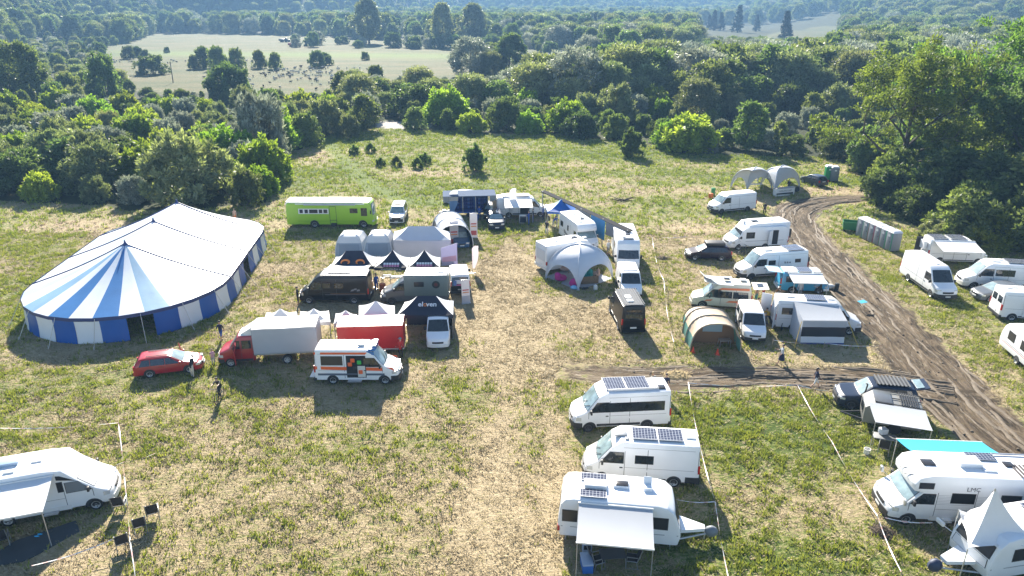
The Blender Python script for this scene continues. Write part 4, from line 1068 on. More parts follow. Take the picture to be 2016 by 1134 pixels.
# ---- pop-up canopies
def canopy(label,eave,ez,apex,mats4,val=None,legs=True,group=None,name='pop_up_canopy',valm=None,vh=.28,sag=.16,legm=ALU,walls=()):
    """eave: FL FR BR BL pixels at the eave height; apex: one pixel (peak) or two (ridge) with its height"""
    E=[G(px,py,ez) for px,py in eave]; c=sum(E,Vector())/4; az=apex
    t=thing(name,label,'canopy',(c.x,c.y,0),group=group)
    E=[e-Vector((c.x,c.y,0)) for e in E]
    fm=(E[0]+E[1])/2; bm_=(E[2]+E[3])/2; ce=(E[0]+E[1]+E[2]+E[3])/4
    if apex[0]=='peak': r0=r1=Vector((ce.x,ce.y,apex[1]))
    else:
        lm=(E[0]+E[3])/2; rm=(E[1]+E[2])/2; k=apex[2]
        r0=Vector((*(ce+(lm-ce)*k)[:2],apex[1])); r1=Vector((*(ce+(rm-ce)*k)[:2],apex[1]))
    mb=MB(); ml=list(dict.fromkeys(mats4))
    tri=[(E[0],E[1],r0,r1),(E[1],E[2],r1,r1),(E[2],E[3],r1,r0),(E[3],E[0],r0,r0)]
    for k,(a,b,ra,rb) in enumerate(tri):
        def f(u,v):
            p=(a*(1-u)+b*u)*(1-v)+(ra*(1-u)+rb*u)*v; p=p.copy(); p.z-=sag*math.sin(math.pi*v)*(1-.0*u)+ .05*math.sin(math.pi*u)*(1-v); return p
        mb.grid(f,10,8,ml.index(mats4[k]))
    mb.build('roof',ml,t,ang=25)
    mb=MB()
    for k in range(4):
        a,b=E[k],E[(k+1)%4]
        mb.grid(lambda u,v:(a*(1-u)+b*u)+Vector((0,0,-.02-vh*v-.05*math.sin(math.pi*u)*(1-v))),6,1,0,True)
    mb.build('valance',valm or mats4[0],t,ang=25)
    if legs:
        for e in E:
            k=e*.97; mb=MB(); mb.cbox((k.x,k.y,ez/2),(.05,.05,ez),0); mb.cbox((k.x,k.y,.015),(.16,.16,.03)); mb.build('leg',legm,t)
    for (i,m,nm) in walls:
        a,b=E[i],E[(i+1)%4]; mb=MB(); 
        nn=Vector((b.y-a.y,a.x-b.x,0)).normalized()
        mb.grid(lambda u,v:Vector(((a*(1-u)+b*u)*1.0)[:2]+(ez-.05-(ez-.07)*v,))+nn*(.04*math.sin(7*u)*v-.02),10,5,0,True)
        o=mb.build(nm,m,t,ang=40)
    t['_e']=0; del t['_e']
    return t,E,(r0,r1)
# ---- four legged arch tents
def star_tent(label,apex,h,feet,m,group=None,cut=.42,name='arch_tent',legr=.09,cat='tent'):
    P=[G(*f) for f in feet]; c=G(*apex,h); 
    t=thing(name,label,cat,(c.x,c.y,0),group=group); Q=[p-Vector((c.x,c.y,0)) for p in P]; n=len(Q)
    def leg(q,s): return Vector((q.x*math.sin(s*math.pi/2)**.92,q.y*math.sin(s*math.pi/2)**.92,h*math.cos(s*math.pi/2)**.95))
    mb=MB()
    for k in range(n):
        a,b=Q[k],Q[(k+1)%n]
        def f(u,v):
            w=abs(2*u-1); sm=1-cut*(1-w**2.6); s=v*sm
            p=leg(a,s)*(1-u)+leg(b,s)*u; bul=1+.16*math.sin(math.pi*u)*math.sin(math.pi*min(1,s*1.05))
            return Vector((p.x*bul,p.y*bul,p.z))
        mb.grid(f,16,14,0)
    mb.build('roof',m,t,ang=80)
    for q in Q:
        mb=MB(); mb.tube([leg(q,s/12)+Vector((0,0,.02)) for s in range(13)],legr,7); mb.lathe([(.16,0),(.16,.03),(.05,.05)],10,0,lambda x,y,z,q=q:(q.x+x,q.y+y,z)); mb.build('leg',TGREY,t)
    return t
# ---- tunnel tents: arches over stations
def tunnel_tent(label,loc,rz,W,Hh,st,top,side,rib,name='tunnel_tent',split=.55,inner=None,rearclosed=True,frontm=None):
    """st: list of (x, width factor, height factor); local +X is the open front"""
    t=thing(name,label,'tent',(loc.x,loc.y,0),rz)
    def arc(x,wf,hf,a):           # a in 0..1 from left foot to right foot
        th=math.pi*a; cx,sx=math.cos(th),math.sin(th)
        return Vector((x,W/2*wf*math.copysign(abs(cx)**.75,cx),Hh*hf*abs(sx)**.8))
    mb=MB(); lo_=.13 if inner else .22
    for i in range(len(st)-1):
        A,B=st[i],st[i+1]
        for lo,hi,mi in ((0,lo_,1),(lo_,1-lo_,0),(1-lo_,1,1)):
            def f(u,v):
                a=lo+(hi-lo)*v; p=arc(*A,a)*(1-u)+arc(*B,a)*u; k=1-.045*math.sin(math.pi*u)
                return Vector((p.x,p.y*k,p.z*k))
            mb.grid(f,6,10,mi,False)
    if rearclosed:
        A=st[0]; mb.grid(lambda u,v: Vector((A[0]-.35*(1-v)*0-.5*math.sin(math.pi*u)*(1-v)*0,arc(*A,u).y*v,arc(*A,u).z*v)),14,4,1,True)
    mb.build('canopy',[top,side],t,ang=70)
    for A in st:
        mb=MB(); mb.tube([arc(*A,k/16)*1.006 for k in range(17)],.05,6); mb.build('arch_pole',rib,t)
    if inner:
        x=st[-1][0]-1.6; A=(x,.94,.95); mb=MB(); mb.grid(lambda u,v: Vector((x,arc(*A,u).y*v,arc(*A,u).z*v)),14,4,0)
        o=mb.build('inner_wall',inner,t)
        mb=MB(); mb.box(x+.01,x+.03,-.75,.75,1.0,1.7); mb.build('inner_window',mat('tent_window',(.28,.40,.48),.15),o)
    return t
# ---- folding chairs, tables
def camp_chair(label,loc,rz,group,proto_=[None]):
    if proto_[0] is None:
        t=thing('camping_chair',label,'camp chair',group=group); bl=mat('black_mesh_fabric',(.022,.022,.026),.7)
        mb=MB(); mb.slab([(-.24,-.26,.45),(.26,-.26,.47),(.26,.26,.47),(-.24,.26,.45)],.02,0,4,.02); mb.build('seat',bl,t)
        mb=MB(); mb.slab([(-.24,.26,.47),(-.24,-.26,.47),(-.44,-.26,1.12),(-.44,.26,1.12)],.02,0,4); mb.build('backrest',bl,t)
        for s in (1,-1):
            mb=MB(); mb.tube([(-.26,s*.28,.42),(-.46,s*.28,1.15)],.022,6); mb.tube([(.26,s*.28,.01),(.24,s*.28,.44),(-.22,s*.28,.44),(-.30,s*.28,.01)],.020,6); mb.tube([(.30,s*.28,.01),(-.34,s*.28,.01)],.014,6); mb.tube([(.24,s*.28,.46),(.22,s*.28,.66)],.014,6); mb.build('frame',STEEL,t)
            mb=MB(); mb.cbox((-.02,s*.28,.68),(.52,.05,.03),0,0,.01); mb.build('armrest',STEEL,t)
        proto_[0]=t
    else: t=copy_tree(proto_[0])
    t.location=(loc.x,loc.y,0); t.rotation_euler=(0,0,rz); tag(t,label,'camp chair',group); return t
def table(name,label,loc,rz,l,w,h,topm,legm=ALU,legs=True):
    t=thing(name,label,'table',(loc.x,loc.y,0),rz)
    mb=MB(); mb.cbox((0,0,h-.02),(l,w,.04),0,0,.01); mb.build('table_top',topm,t)
    for sx in (1,-1):
        for sy in (1,-1):
            mb=MB(); mb.tube([(sx*(l/2-.05),sy*(w/2-.05),h-.03),(sx*(l/2-.02),sy*(w/2-.02),0)],.016,6); mb.build('leg',legm,t)
    return t
def post_line(name,label,pts,h=.75,cat='barrier tape',sagm=True,posts=True,group=None,m=None):
    """plastic barrier tape strung between thin stakes"""
    P=[G(*p) for p in pts]; o=P[0]; t=thing(name,label,cat,(o.x,o.y,0),group=group); r=random.Random(int(o.x*31+o.y*7))
    mb=MB(); tp=m or TAPE
    for a,b in zip(P[:-1],P[1:]):
        l=(b-a).length; n=max(3,int(l/.8)); dirn=(b-a).normalized(); sd=Vector((-dirn.y,dirn.x,0)); tw=r.random()*6
        def f(u,v):
            p=a*(1-u)+b*u; an=tw+u*l*.5; z=h-.02-(.16+.02*l)*math.sin(math.pi*u)*.6
            off=(v-.5)*.05
            return (p-o)+Vector((sd.x*off*math.cos(an)*1.,sd.y*off*math.cos(an),0))+Vector((0,0,max(.06,z)+off*math.sin(an)*.9))
        mb.grid(f,n*2,1,0); mb.grid(lambda u,v:Vector(f(u,v))+Vector((0,0,-.004)),n*2,1,0,True)
    mb.build('tape',tp,t,ang=80)
    if posts:
        for p in P:
            q=p-o; mb=MB(); mb.tube([(q.x,q.y,-.1),(q.x+.02,q.y,h+.08)],.018,6); mb.build('stake',mat('wooden_stake',(.42,.33,.22),.7),t)
    return t
def tape_mat():
    m=mat('barrier_tape',(.8,.8,.8),.4); nt=m.node_tree; N=nt.nodes; tc=N.new('ShaderNodeTexCoord'); w=N.new('ShaderNodeTexWave'); w.bands_direction='DIAGONAL'; w.inputs['Scale'].default_value=.9; w.wave_profile='SIN'
    r=N.new('ShaderNodeValToRGB'); r.color_ramp.interpolation='CONSTANT'; r.color_ramp.elements[0].color=(.66,.42,.38,1); r.color_ramp.elements[1].color=(.70,.69,.67,1); r.color_ramp.elements[1].position=.24
    nt.links.new(tc.outputs['Object'],w.inputs[0]); nt.links.new(w.outputs['Fac'],r.inputs[0]); nt.links.new(r.outputs[0],N['Principled BSDF'].inputs['Base Color']); return m
TAPE=tape_mat()
def banner_stand(label,loc,rz,w,h,m,group,name='roll_up_banner',lean=.0,stripe=None):
    t=thing(name,label,'banner',(loc.x,loc.y,0),rz,group)
    mb=MB(); mb.slab([(0,-w/2,.08),(0,w/2,.08),(-lean,w/2,h),(-lean,-w/2,h)],.012,0,4); 
    if stripe:
        for z0,z1,k in ((.12,.30,1),(.45,.50,2),(.55,.60,1)): mb.slab([(.006-lean*z0,-w*.38,h*z0),(.006-lean*z0,w*.38,h*z0),(.006-lean*z1,w*.38,h*z1),(.006-lean*z1,-w*.38,h*z1)],.004,k)
    mb.build('banner_cloth',[m,*(stripe or ())],t)
    mb=MB(); mb.cbox((0,0,.05),(.24,w+.06,.10),0,0,.02); mb.build('base',ALU,t)
    mb=MB(); mb.cbox((-lean,0,h),(.03,w+.02,.04),0,0,.008); mb.build('top_rail',ALU,t)
    return t
def beach_flag(label,loc,rz,h,w,m,m2=None,lean=0.):
    t=thing('beach_flag',label,'flag',(loc.x,loc.y,0),rz)
    pole=lambda s:Vector((lean*s*h,.10*w*max(0,(s-.55)/.45)**2*0+ (w*.72)*max(0,(s-.86)/.14)**2*.6,h*s*(1-.02*max(0,(s-.86)/.14))))
    mb=MB(); mb.tube([pole(k/20) for k in range(21)],[.028*(1-.6*k/20) for k in range(21)],6); mb.build('flag_pole',STEEL,t)
    mb=MB()
    def f(u,v):
        s=.20+.80*v; a=pole(s); wd=w*(math.sin(math.pi*min(1,.10+.62*v))**.8)*(1 if v<.9 else 1-.35*((v-.9)/.1)**2)
        return a+Vector((.05*math.sin(5*u+4*v),wd*u,-.22*u*(1-v)*.6))
    mb.grid(f,6,16,0)
    if m2: 
        for k in range(len(mb.f)):
            if k%16<8: mb.m[k]=1
    mb.build('flag_cloth',[m]+([m2] if m2 else []),t,ang=70)
    mb=MB(); mb.cbox((0,0,.02),(.7,.06,.04)); mb.cbox((0,0,.021),(.06,.7,.04)); mb.build('ground_cross',STEEL,t)
    return t
def portaloo(label,loc,rz,m,trim,group=None,proto_={}):
    key=(m.name,trim.name)
    if key in proto_: t=copy_tree(proto_[key])
    else:
        t=thing('portable_toilet',label,'portable toilet',group=group); proto_[key]=t
        mb=MB(); mb.cbox((0,0,1.10),(1.10,1.10,2.0),0,0,.04)
        for k in range(5):
            for s in (1,-1): mb.cbox((-.4+.2*k,s*.555,1.1),(.06,.02,1.7))
        mb.build('cabin',m,t)
        mb=MB(); mb.add([(-.58,-.58,2.1),(.58,-.58,2.1),(.58,.58,2.1),(-.58,.58,2.1),(-.45,-.4,2.30),(.45,-.4,2.30),(.45,.4,2.30),(-.45,.4,2.30)],[(0,1,5,4),(1,2,6,5),(2,3,7,6),(3,0,4,7),(4,5,6,7),(3,2,1,0)]); mb.build('roof',mat('toilet_roof',(.66,.67,.70),.4,trans=.1),t)
        mb=MB(); mb.cbox((.565,0,1.10),(.04,.80,1.84),0,0,.012); d=mb.build('door',m,t)
        mb=MB(); mb.cbox((.60,.28,1.1),(.04,.06,.14),0,0,.01); mb.build('door_handle',BLACKP,d)
        mb=MB(); mb.cbox((.592,0,1.72),(.015,.30,.22)); mb.build('door_sign',PLATE,d)
        mb=MB()
        for s in (1,-1): mb.cbox((.545,s*.47,1.1),(.08,.12,2.0),0,0,.015)
        mb.build('door_frame',trim,t)
        mb=MB(); mb.cbox((0,0,.05),(1.16,1.16,.10)); mb.build('base',BLACKP,t)
    t.location=(loc.x,loc.y,0); t.rotation_euler=(0,0,rz); tag(t,label,'portable toilet',group); return t
# ---------------------------------------------------------------- people
SKIN=mat('skin',(.52,.32,.23),.55,var=.05); HAIRD=mat('dark_hair',(.03,.02,.015),.6); HAIRB=mat('light_hair',(.35,.24,.12),.6); HAIRG=mat('grey_hair',(.35,.34,.33),.7)
SHOE=mat('dark_shoe',(.03,.03,.032),.6)
def cloth(n,c): return mat('cloth_'+n,c,.8,var=.12,vscale=5,bump=.2,bscale=12)
CB=cloth('black',(.02,.02,.023)); CW=cloth('white',(.70,.70,.70)); CBL=cloth('blue',(.03,.10,.38)); CNV=cloth('navy',(.02,.025,.06)); CRD=cloth('red',(.45,.03,.025)); CGY=cloth('grey',(.22,.23,.25)); CBE=cloth('beige',(.50,.46,.40)); CYL=cloth('yellow',(.62,.42,.03)); CPK=cloth('pink',(.62,.34,.40)); COR=cloth('orange',(.70,.20,.03)); CTQ=cloth('teal',(.05,.26,.27)); CGB=cloth('pale_grey',(.45,.47,.50))
def person(label,loc,face,pose='stand',top=CB,bottom=CGY,hair=HAIRD,h=1.75,shorts=False,sleeve='short',skirt=None,z=0.,shoes=SHOE,group=None,hat=None,longhair=False,arms=None):
    k=h/1.75; J={}; r=random.Random(sum(map(ord,label)))
    lean=0.; hipz=.95; kneeb={1:4,-1:4}; hipa={1:2,-1:-2}; ua={1:4,-1:-4}; el={1:14,-1:14}; ab={1:9,-1:9}
    if pose=='walk': hipa={1:24,-1:-16}; kneeb={1:10,-1:26}; ua={1:-22,-1:24}; el={1:22,-1:28}
    if pose=='lean': lean=38; ua={1:62,-1:50}; el={1:18,-1:24}; hipa={1:6,-1:-4}
    if pose=='sit': hipz=.50; hipa={1:82,-1:80}; kneeb={1:80,-1:84}; ua={1:24,-1:28}; el={1:50,-1:45}; lean=6
    if pose=='cycle': hipz=.98; lean=34; hipa={1:62,-1:28}; kneeb={1:72,-1:42}; ua={1:70,-1:70}; el={1:18,-1:18}; ab={1:6,-1:6}
    if pose=='hold': ua={1:30,-1:24}; el={1:85,-1:80}
    if pose=='crouch': hipz=.45; hipa={1:95,-1:80}; kneeb={1:125,-1:115}; lean=30; ua={1:40,-1:44}; el={1:40,-1:30}
    if arms: ua.update({1:arms[0],-1:arms[1]}); el.update({1:arms[2],-1:arms[3]})
    V_=Vector
    rot=lambda a: V_((math.sin(R(a)),0,math.cos(R(a))))      # up direction leaned forward by a
    up=rot(lean); pel=V_((0,0,hipz))
    pts=[];rad=[];ed=[];seg=[]
    def P(p,rx,par=None,tg=None,ry=None):
        pts.append(p*k); rad.append((rx*k,(ry or rx)*k)); i=len(pts)-1
        if par is not None: ed.append((par,i)); seg.append((par,i,tg))
        return i
    i0=P(pel,.135,ry=.105); i1=P(pel+up*.20,.125,i0,'top',.10); i2=P(pel+up*.42,.150,i1,'top',.11); i3=P(pel+up*.52,.085,i2,'top',.08)
    hd=rot(lean*.5); nk=pel+up*.52
    i4=P(nk+hd*.07,.052,i3,'skin'); i5=P(nk+hd*.14+V_((.012,0,0)),.078,i4,'skin',.085); i6=P(nk+hd*.225+V_((.012,0,0)),.088,i5,'skin',.095); i7=P(nk+hd*.29,.055,i6,'skin')
    hands=[]
    for s in (1,-1):
        sh=pel+up*.455+V_((0,s*.175,0)); a=P(sh,.062,i2,'top')
        d=V_((math.sin(R(ua[s]+lean*.3)),s*math.sin(R(ab[s])),-math.cos(R(ua[s]+lean*.3)))).normalized()
        e=sh+d*.29; b=P(e,.042,a,'top')
        an=ua[s]+lean*.3+el[s]; d2=V_((math.sin(R(an)),s*math.sin(R(ab[s]))*.3,-math.cos(R(an)))).normalized()
        w=e+d2*.25; c=P(w,.028,b,'top' if sleeve=='long' else 'skin'); P(w+d2*.07,.034,c,'skin',.018); hands.append((w+d2*.07,d2,s))
        hp=pel+V_((0,s*.085,-.03)); a=P(hp,.092,i0,'bot')
        d=V_((math.sin(R(hipa[s])),s*.03,-math.cos(R(hipa[s])))).normalized(); kn=hp+d*.42; b=P(kn,.060,a,'bot')
        an=hipa[s]-kneeb[s]; d2=V_((math.sin(R(an)),0,-math.cos(R(an)))).normalized(); q=P(kn+d2*.16,.056,b,'skin' if shorts or skirt else 'bot'); an_=kn+d2*.40; c=P(an_,.038,q,'skin' if shorts or skirt else 'bot')
        P(an_+V_((.02,0,-.035)),.045,c,'shoe'); c2=len(pts)-1; P(an_+V_((.15,s*.02,-.045)),.038,c2,'shoe',.028)
    zmin=min(p.z-.03*k for p in pts)
    me=bpy.data.meshes.new('tmp'); me.from_pydata([p[:] for p in pts],ed,[]); ob=bpy.data.objects.new('tmp',me); C.objects.link(ob)
    ob.modifiers.new('s','SKIN'); ob.modifiers.new('u','SUBSURF').levels=1
    sv=me.skin_vertices[0].data if me.skin_vertices else None
    if sv is None:
        bm=bmesh.new(); bm.from_mesh(me); bm.verts.layers.skin.verify(); bm.to_mesh(me); bm.free(); sv=me.skin_vertices[0].data
    for i,q in enumerate(rad): sv[i].radius=q
    sv[0].use_root=True
    dg=bpy.context.evaluated_depsgraph_get(); dg.update(); ev=ob.evaluated_get(dg).to_mesh()
    vs=[v.co[:] for v in ev.vertices]; fs=[tuple(p.vertices) for p in ev.polygons]; ob.evaluated_get(dg).to_mesh_clear(); bpy.data.objects.remove(ob); bpy.data.meshes.remove(me)
    mats=[SKIN,top,bottom,shoes]; T=dict(skin=0,top=1,bot=2,shoe=3); mb=MB()
    for f in fs:
        c=sum((V_(vs[i]) for i in f),V_())/len(f); best=9;tg='top'
        for a,b,g in seg:
            pa,pb=pts[a],pts[b]; e=pb-pa; t=max(0,min(1,(c-pa).dot(e)/max(1e-6,e.length_squared))); d=(c-pa-e*t).length-rad[b][0]*.8
            if d<best: best=d; tg=g
        mb.f.append(list(f)); mb.m.append(T[tg])
    mb.v=list(vs)
    # fingers, face
    for w,d,s in hands:
        w=w*k; sd=V_((0,1,0)); 
        for q,(o,l) in enumerate(((-.03,.065),(-.011,.078),(.008,.073),(.026,.058))):
            a=w+V_((o,0,0))*k*.7+d*.02*k; mb.tube([a,a+d*l*.55*k,a+(d*.9+V_((0,-s*.35,0)))*l*k],[.009*k,.008*k,.006*k],5,0)
        a=w+V_((.03,0,0))*k-d*.03*k; mb.tube([a,a+(d*.6+V_((.6,-s*.2,0)))*.045*k],[.010*k,.007*k],5,0)
    hc=(nk+hd*.20)*k; mb.ell(hc+V_((.098,0,-.01))*k,(.018*k,.014*k,.022*k),6,4,0)
    for s in (1,-1): mb.ell(hc+V_((.0,s*.086,-.005))*k,(.02*k,.012*k,.03*k),6,4,0); mb.ell(hc+V_((.083,s*.034,.018))*k,(.012*k,.014*k,.009*k),6,4,3)
    mb.ell(hc+V_((.084,0,-.048))*k,(.012*k,.026*k,.006*k),6,4,3)
    t=thing('person',label,'person',(loc.x,loc.y,z-zmin if pose!='sit' else z-zmin),face,group)
    mb.build('body',mats,t,ang=None)
    hb=MB(); hb.ell(hc+V_((-.018,0,.040))*k,(.098*k,.092*k,.085*k),12,8)
    if longhair: hb.ell(hc+V_((-.075,0,-.07))*k,(.05*k,.088*k,.15*k),10,8)
    hb.build('hair',hair,t)
    if hat: q=MB(); q.lathe([(.001,.10),(.08,.09),(.095,.03),(.10,.02),(.15,.015)],14,0,lambda x,y,z:tuple(hc+V_((x,y,z+.03))*k)); q.build('hat',hat,t)
    if skirt:
        q=MB(); q.lathe([(.13*k,.05),(.17*k,-.05),(.25*k,-.48*k)],16,0,lambda x,y,z:(x,y,hipz*k+z)); q.build('skirt',skirt,t)
    return t
def bicycle(label,loc,rz,col=CB,kids=False):
    t=thing('bicycle',label,'bicycle',(loc.x,loc.y,0),rz)
    r=.34; wb=1.06
    for x in (-wb/2,wb/2):
        mb=MB(); mb.tube([(x+r*math.cos(a*math.pi/12),0,r+r*math.sin(a*math.pi/12)) for a in range(25)],.024,6); o=mb.build('wheel',RUBBER,t)
        mb=MB()
        for a in range(10): mb.tube([(x,0,r),(x+r*math.cos(a*.628),0,r+r*math.sin(a*.628))],.003,3)
        mb.ell((x,0,r),(.04,.05,.04),8,5); mb.build('spokes',STEEL,o)
    mb=MB(); bb=(-.08,0,.30); st=(-.24,0,.80); hd=(.36,0,.82); hd2=(.40,0,.66)
    for a,b in ((bb,st),(st,hd),(bb,hd2),(hd,hd2),(bb,(-wb/2,0,r)),(st,(-wb/2,0,r)),(hd2,(wb/2,0,r))): mb.tube([a,b],.022,7)
    mb.build('frame',mat('bike_frame',(.03,.03,.035),.3,coat=.3),t)
    mb=MB(); mb.tube([hd,(.33,0,.98)],.018,6); mb.tube([(.36,-.34,1.02),(.33,0,.98),(.36,.34,1.02)],.016,6); mb.build('handlebar',BLACKP,t)
    mb=MB(); mb.tube([st,(-.27,0,.92)],.015,6); mb.ell((-.26,0,.94),(.14,.075,.035),10,6); mb.build('saddle',BLACKP,t)
    mb=MB(); mb.tube([(-.08,-.09,.30),(-.08,.09,.30)],.02,6); mb.tube([(-.08,.10,.30),(.07,.10,.22)],.012,5); mb.tube([(-.08,-.10,.30),(-.23,-.10,.38)],.012,5); mb.build('crank',STEEL,t)
    return t
# ---------------------------------------------------------------- the camp: vehicles
pt=lambda n,c,**k: mat(n,c,k.pop('rough',.3),coat=k.pop('coat',.3),var=k.pop('var',.04),**k)
RED=pt('red_paint',(.36,.018,.022)); BLACK=pt('black_paint',(.011,.010,.011),coat=.1,spec=.3); LIME=pt('lime_green_paint',(.30,.52,.02),rough=.4); DKGREY=pt('dark_grey_paint',(.10,.105,.11)); SILVER=pt('silver_paint',(.42,.43,.45),metal=.3); NAVYP=pt('navy_paint',(.015,.025,.05),coat=0.,spec=.3); BLUEP=pt('blue_paint',(.02,.13,.42)); TEALB=pt('light_blue_paint',(.05,.30,.50)); CREAMP=pt('cream_paint',(.60,.57,.46),rough=.45); PURPLE=pt('dark_plum_paint',(.022,.012,.02),coat=0.,spec=.3); SAGE=pt('sage_grey_paint',(.14,.18,.17),rough=.55)
ORANGE=mat('signal_orange',(.80,.13,.03),.4); DARKBLUE=mat('dark_blue_band',(.02,.04,.12),.4); AWG=fabric('grey_awning_fabric',(.48,.50,.53),.5,.2,var=.04); AWW=fabric('white_awning_fabric',(.76,.77,.78),.5,.2,var=.03); AWC=fabric('turquoise_awning_fabric',(.05,.42,.62),.5,.25)
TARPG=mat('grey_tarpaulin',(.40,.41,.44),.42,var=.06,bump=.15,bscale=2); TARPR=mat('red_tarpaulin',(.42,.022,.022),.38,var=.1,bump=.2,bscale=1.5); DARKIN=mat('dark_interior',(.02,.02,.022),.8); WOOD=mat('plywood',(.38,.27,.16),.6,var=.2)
BLUEG=mat('blue_glass',(.03,.16,.42),.15,spec=.6)

# ambulance
v=make_van('white ambulance with red-orange stripes and open side door','sprinter',5.95,2.62,2.0,3.665,name='ambulance',cat='ambulance',mats=(),strip=False)
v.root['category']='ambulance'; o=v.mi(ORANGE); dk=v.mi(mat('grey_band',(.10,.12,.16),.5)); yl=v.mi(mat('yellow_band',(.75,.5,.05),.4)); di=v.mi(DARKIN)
v.decal([(.05,1.18),(5.72,1.05),(5.6,1.30),(.05,1.42)],o,e=.009); v.decal([(.05,2.30),(3.65,2.30),(3.8,2.46),(.05,2.46)],o,e=.004); v.decal([(.25,.72),(5.0,.72),(5.0,.88),(.25,.88)],dk,e=.009)
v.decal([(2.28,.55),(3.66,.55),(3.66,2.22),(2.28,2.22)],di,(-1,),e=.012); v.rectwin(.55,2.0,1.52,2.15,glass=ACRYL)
v.block('equipment_cabinet',3.05,3.6,-1.02,-.7,.6,1.45,CREAM); mb=MB()
for q,(cx,cz,m) in enumerate(((2.55,1.6,0),(2.75,1.9,0),(3.2,1.75,1),(2.9,1.3,2),(3.25,1.0,0))): mb.cbox((cx-v.L/2,-1.03,cz),(.30,.10,.30),m,0,.05)
mb.build('medical_bag',[ORANGE,mat('green_bag',(.05,.5,.08),.6),BLACKP],v.root)
v.block('side_step',2.35,3.3,-1.32,-.98,.34,.40,ALU); v.block('light_bar',4.05,4.35,-.55,.55,2.66,2.80,WHITE2); v.block('roof_unit',3.0,3.5,-.4,.4,2.64,2.78,WHITE2); v.vent(1.0,.3,.4,.4)
mb=MB()
for s in (1,-1): mb.grid(lambda u,w,s=s: v.D(3.75+.55*u,s*(.98)*(1-.0*w)+s*.012,2.34+.24*w-.10*u),3,2,0,s>0)
mb.box(3.85,4.35,-.86,.86,2.50,2.655,0,v.D,(2,6,1)); mb.build('blue_beacon',BLUEG,v.root)
v.block('rear_step',-.45,0,-.7,.7,.4,.46,WHITE2); wipers(v); v.done().by_wheels((657,757),(759,757))
# red estate
v=make_car('red estate car with opened bonnet-side door by the marquee','estate car','estate_car',4.58,1.80,1.44,2.65,RED,rim=ALU)
mb=MB(); p=v.D(v.m1+1.0,.90,.45); mb.slab([(p[0],p[1],.40),(p[0]-.35,p[1]+.85,.40),(p[0]-.35,p[1]+.85,1.35),(p[0],p[1],.95)],.06); mb.build('open_door',RED,v.root)
v.block('roof_rail',.9,2.6,-.62,-.58,1.47,1.51,BLACKP); v.block('roof_rail',.9,2.6,.58,.62,1.47,1.51,BLACKP)
v.root['label']='red estate car with its far front door open beside the marquee'; v.done().by_wheels((299.3,744.3),(372,735.5))
# red crew cab truck with grey tarpaulin box
L=7.3; prof=[(4.55,.42),(4.55,2.25),(4.75,2.35),(L-1.75,2.35),(L-1.55,2.25),(L-.95,1.48),(L-.22,1.16),(L-.05,.9),(L,.6),(L,.42)]
v=V('tarpaulin_truck','red crew cab truck with a grey tarpaulin box body','truck',L,1.98,prof,RED,H=2.35,belt=1.1,tum=.12,nose=.10,noseL=.8,bow=.14,mats=())
v.front(4,.05,.95,.82,.88); ln=v.mi(mat('panel_gap',(.10,.10,.105),.7))
v.win([(5.62,1.44),(6.22,1.44),(5.86,2.02),(5.62,2.02)]); v.win([(4.78,1.44),(5.42,1.44),(5.42,2.02),(4.78,2.02)])
for x in (5.52,4.66): v.line(x,.5,x,2.1,ln)
v.block('cab_roof',4.7,5.6,-.86,.86,2.34,2.375,WHITE2); v.block('front_bumper',L-.45,L+.03,-1.0,1.0,.34,.64,BLACKP,n=(5,8,1)); v.block('grille',L-.12,L,-.5,.5,.72,.9,BLACKP); v.lights(.76,.98,.38,.36,xo=-.08); v.mirrors(5.95,1.5)
v.block('side_cladding',4.7,L-.2,-1.0,1.0,.46,.62,BLACKP)
mb=MB(); mb.cbox((-L/2+2.25,0,.66),(4.7,.8,.14),0); mb.build('chassis',BLACKP,v.root)
mb=MB(); mb.cbox((-L/2+2.25,0,.92),(4.6,2.16,.10),0,0,.02)
for k in range(3): mb.cbox((-L/2+2.25,0,1.06),(4.6,2.17,.30),0,0,.015) if k==0 else None
mb.build('load_bed',GALV,v.root)
mb=MB(); hw=1.09; 
mb.grid(lambda u,w:(-L/2-.05+4.6*u,-hw-.02*math.sin(7*u)*math.sin(3.14*w),1.0+1.95*w),12,6,0); mb.grid(lambda u,w:(-L/2-.05+4.6*u,hw+.02*math.sin(7*u)*math.sin(3.14*w),1.0+1.95*w),12,6,0,True)
mb.grid(lambda u,w:(-L/2-.05+4.6*u,-hw+2*hw*w,2.95+.14*math.sin(math.pi*w)+.02*math.sin(10*u)),12,8,0); mb.grid(lambda u,w:(-L/2-.05,-hw+2*hw*u,1.0+(1.95+.14*math.sin(math.pi*u))*w),8,4,0,True); mb.grid(lambda u,w:(-L/2+4.55,-hw+2*hw*u,1.0+(1.95+.14*math.sin(math.pi*u))*w),8,4,0)
mb.build('tarpaulin_cover',TARPG,v.root,ang=40)
mb=MB(); mb.add([v.D(4.66,-.85,2.36),v.D(4.66,.85,2.36),v.D(5.5,.7,2.40),v.D(5.5,-.7,2.40),v.D(4.62,-.85,2.95),v.D(4.62,.85,2.95)],[(0,3,2,1),(3,4,5,2),(0,4,3),(1,2,5),(0,1,5,4)]); mb.build('wind_deflector',WHITE2,v.root)
mb=MB(); p=v.D(6.15,.99,.5); mb.slab([(p[0],p[1],.5),(p[0]-.3,p[1]+.8,.5),(p[0]-.3,p[1]+.8,1.45),(p[0],p[1],1.45)],.06,0); mb.tube([(p[0],p[1],1.45),(p[0]-.35,p[1]+.3,2.1),(p[0]-.5,p[1]+.85,2.1),(p[0]-.3,p[1]+.8,1.45)],.03,5,0); mb.build('open_door',RED,v.root)
v.wheel([2.27,L-.98],r=.36,w=.26,arch=False); 
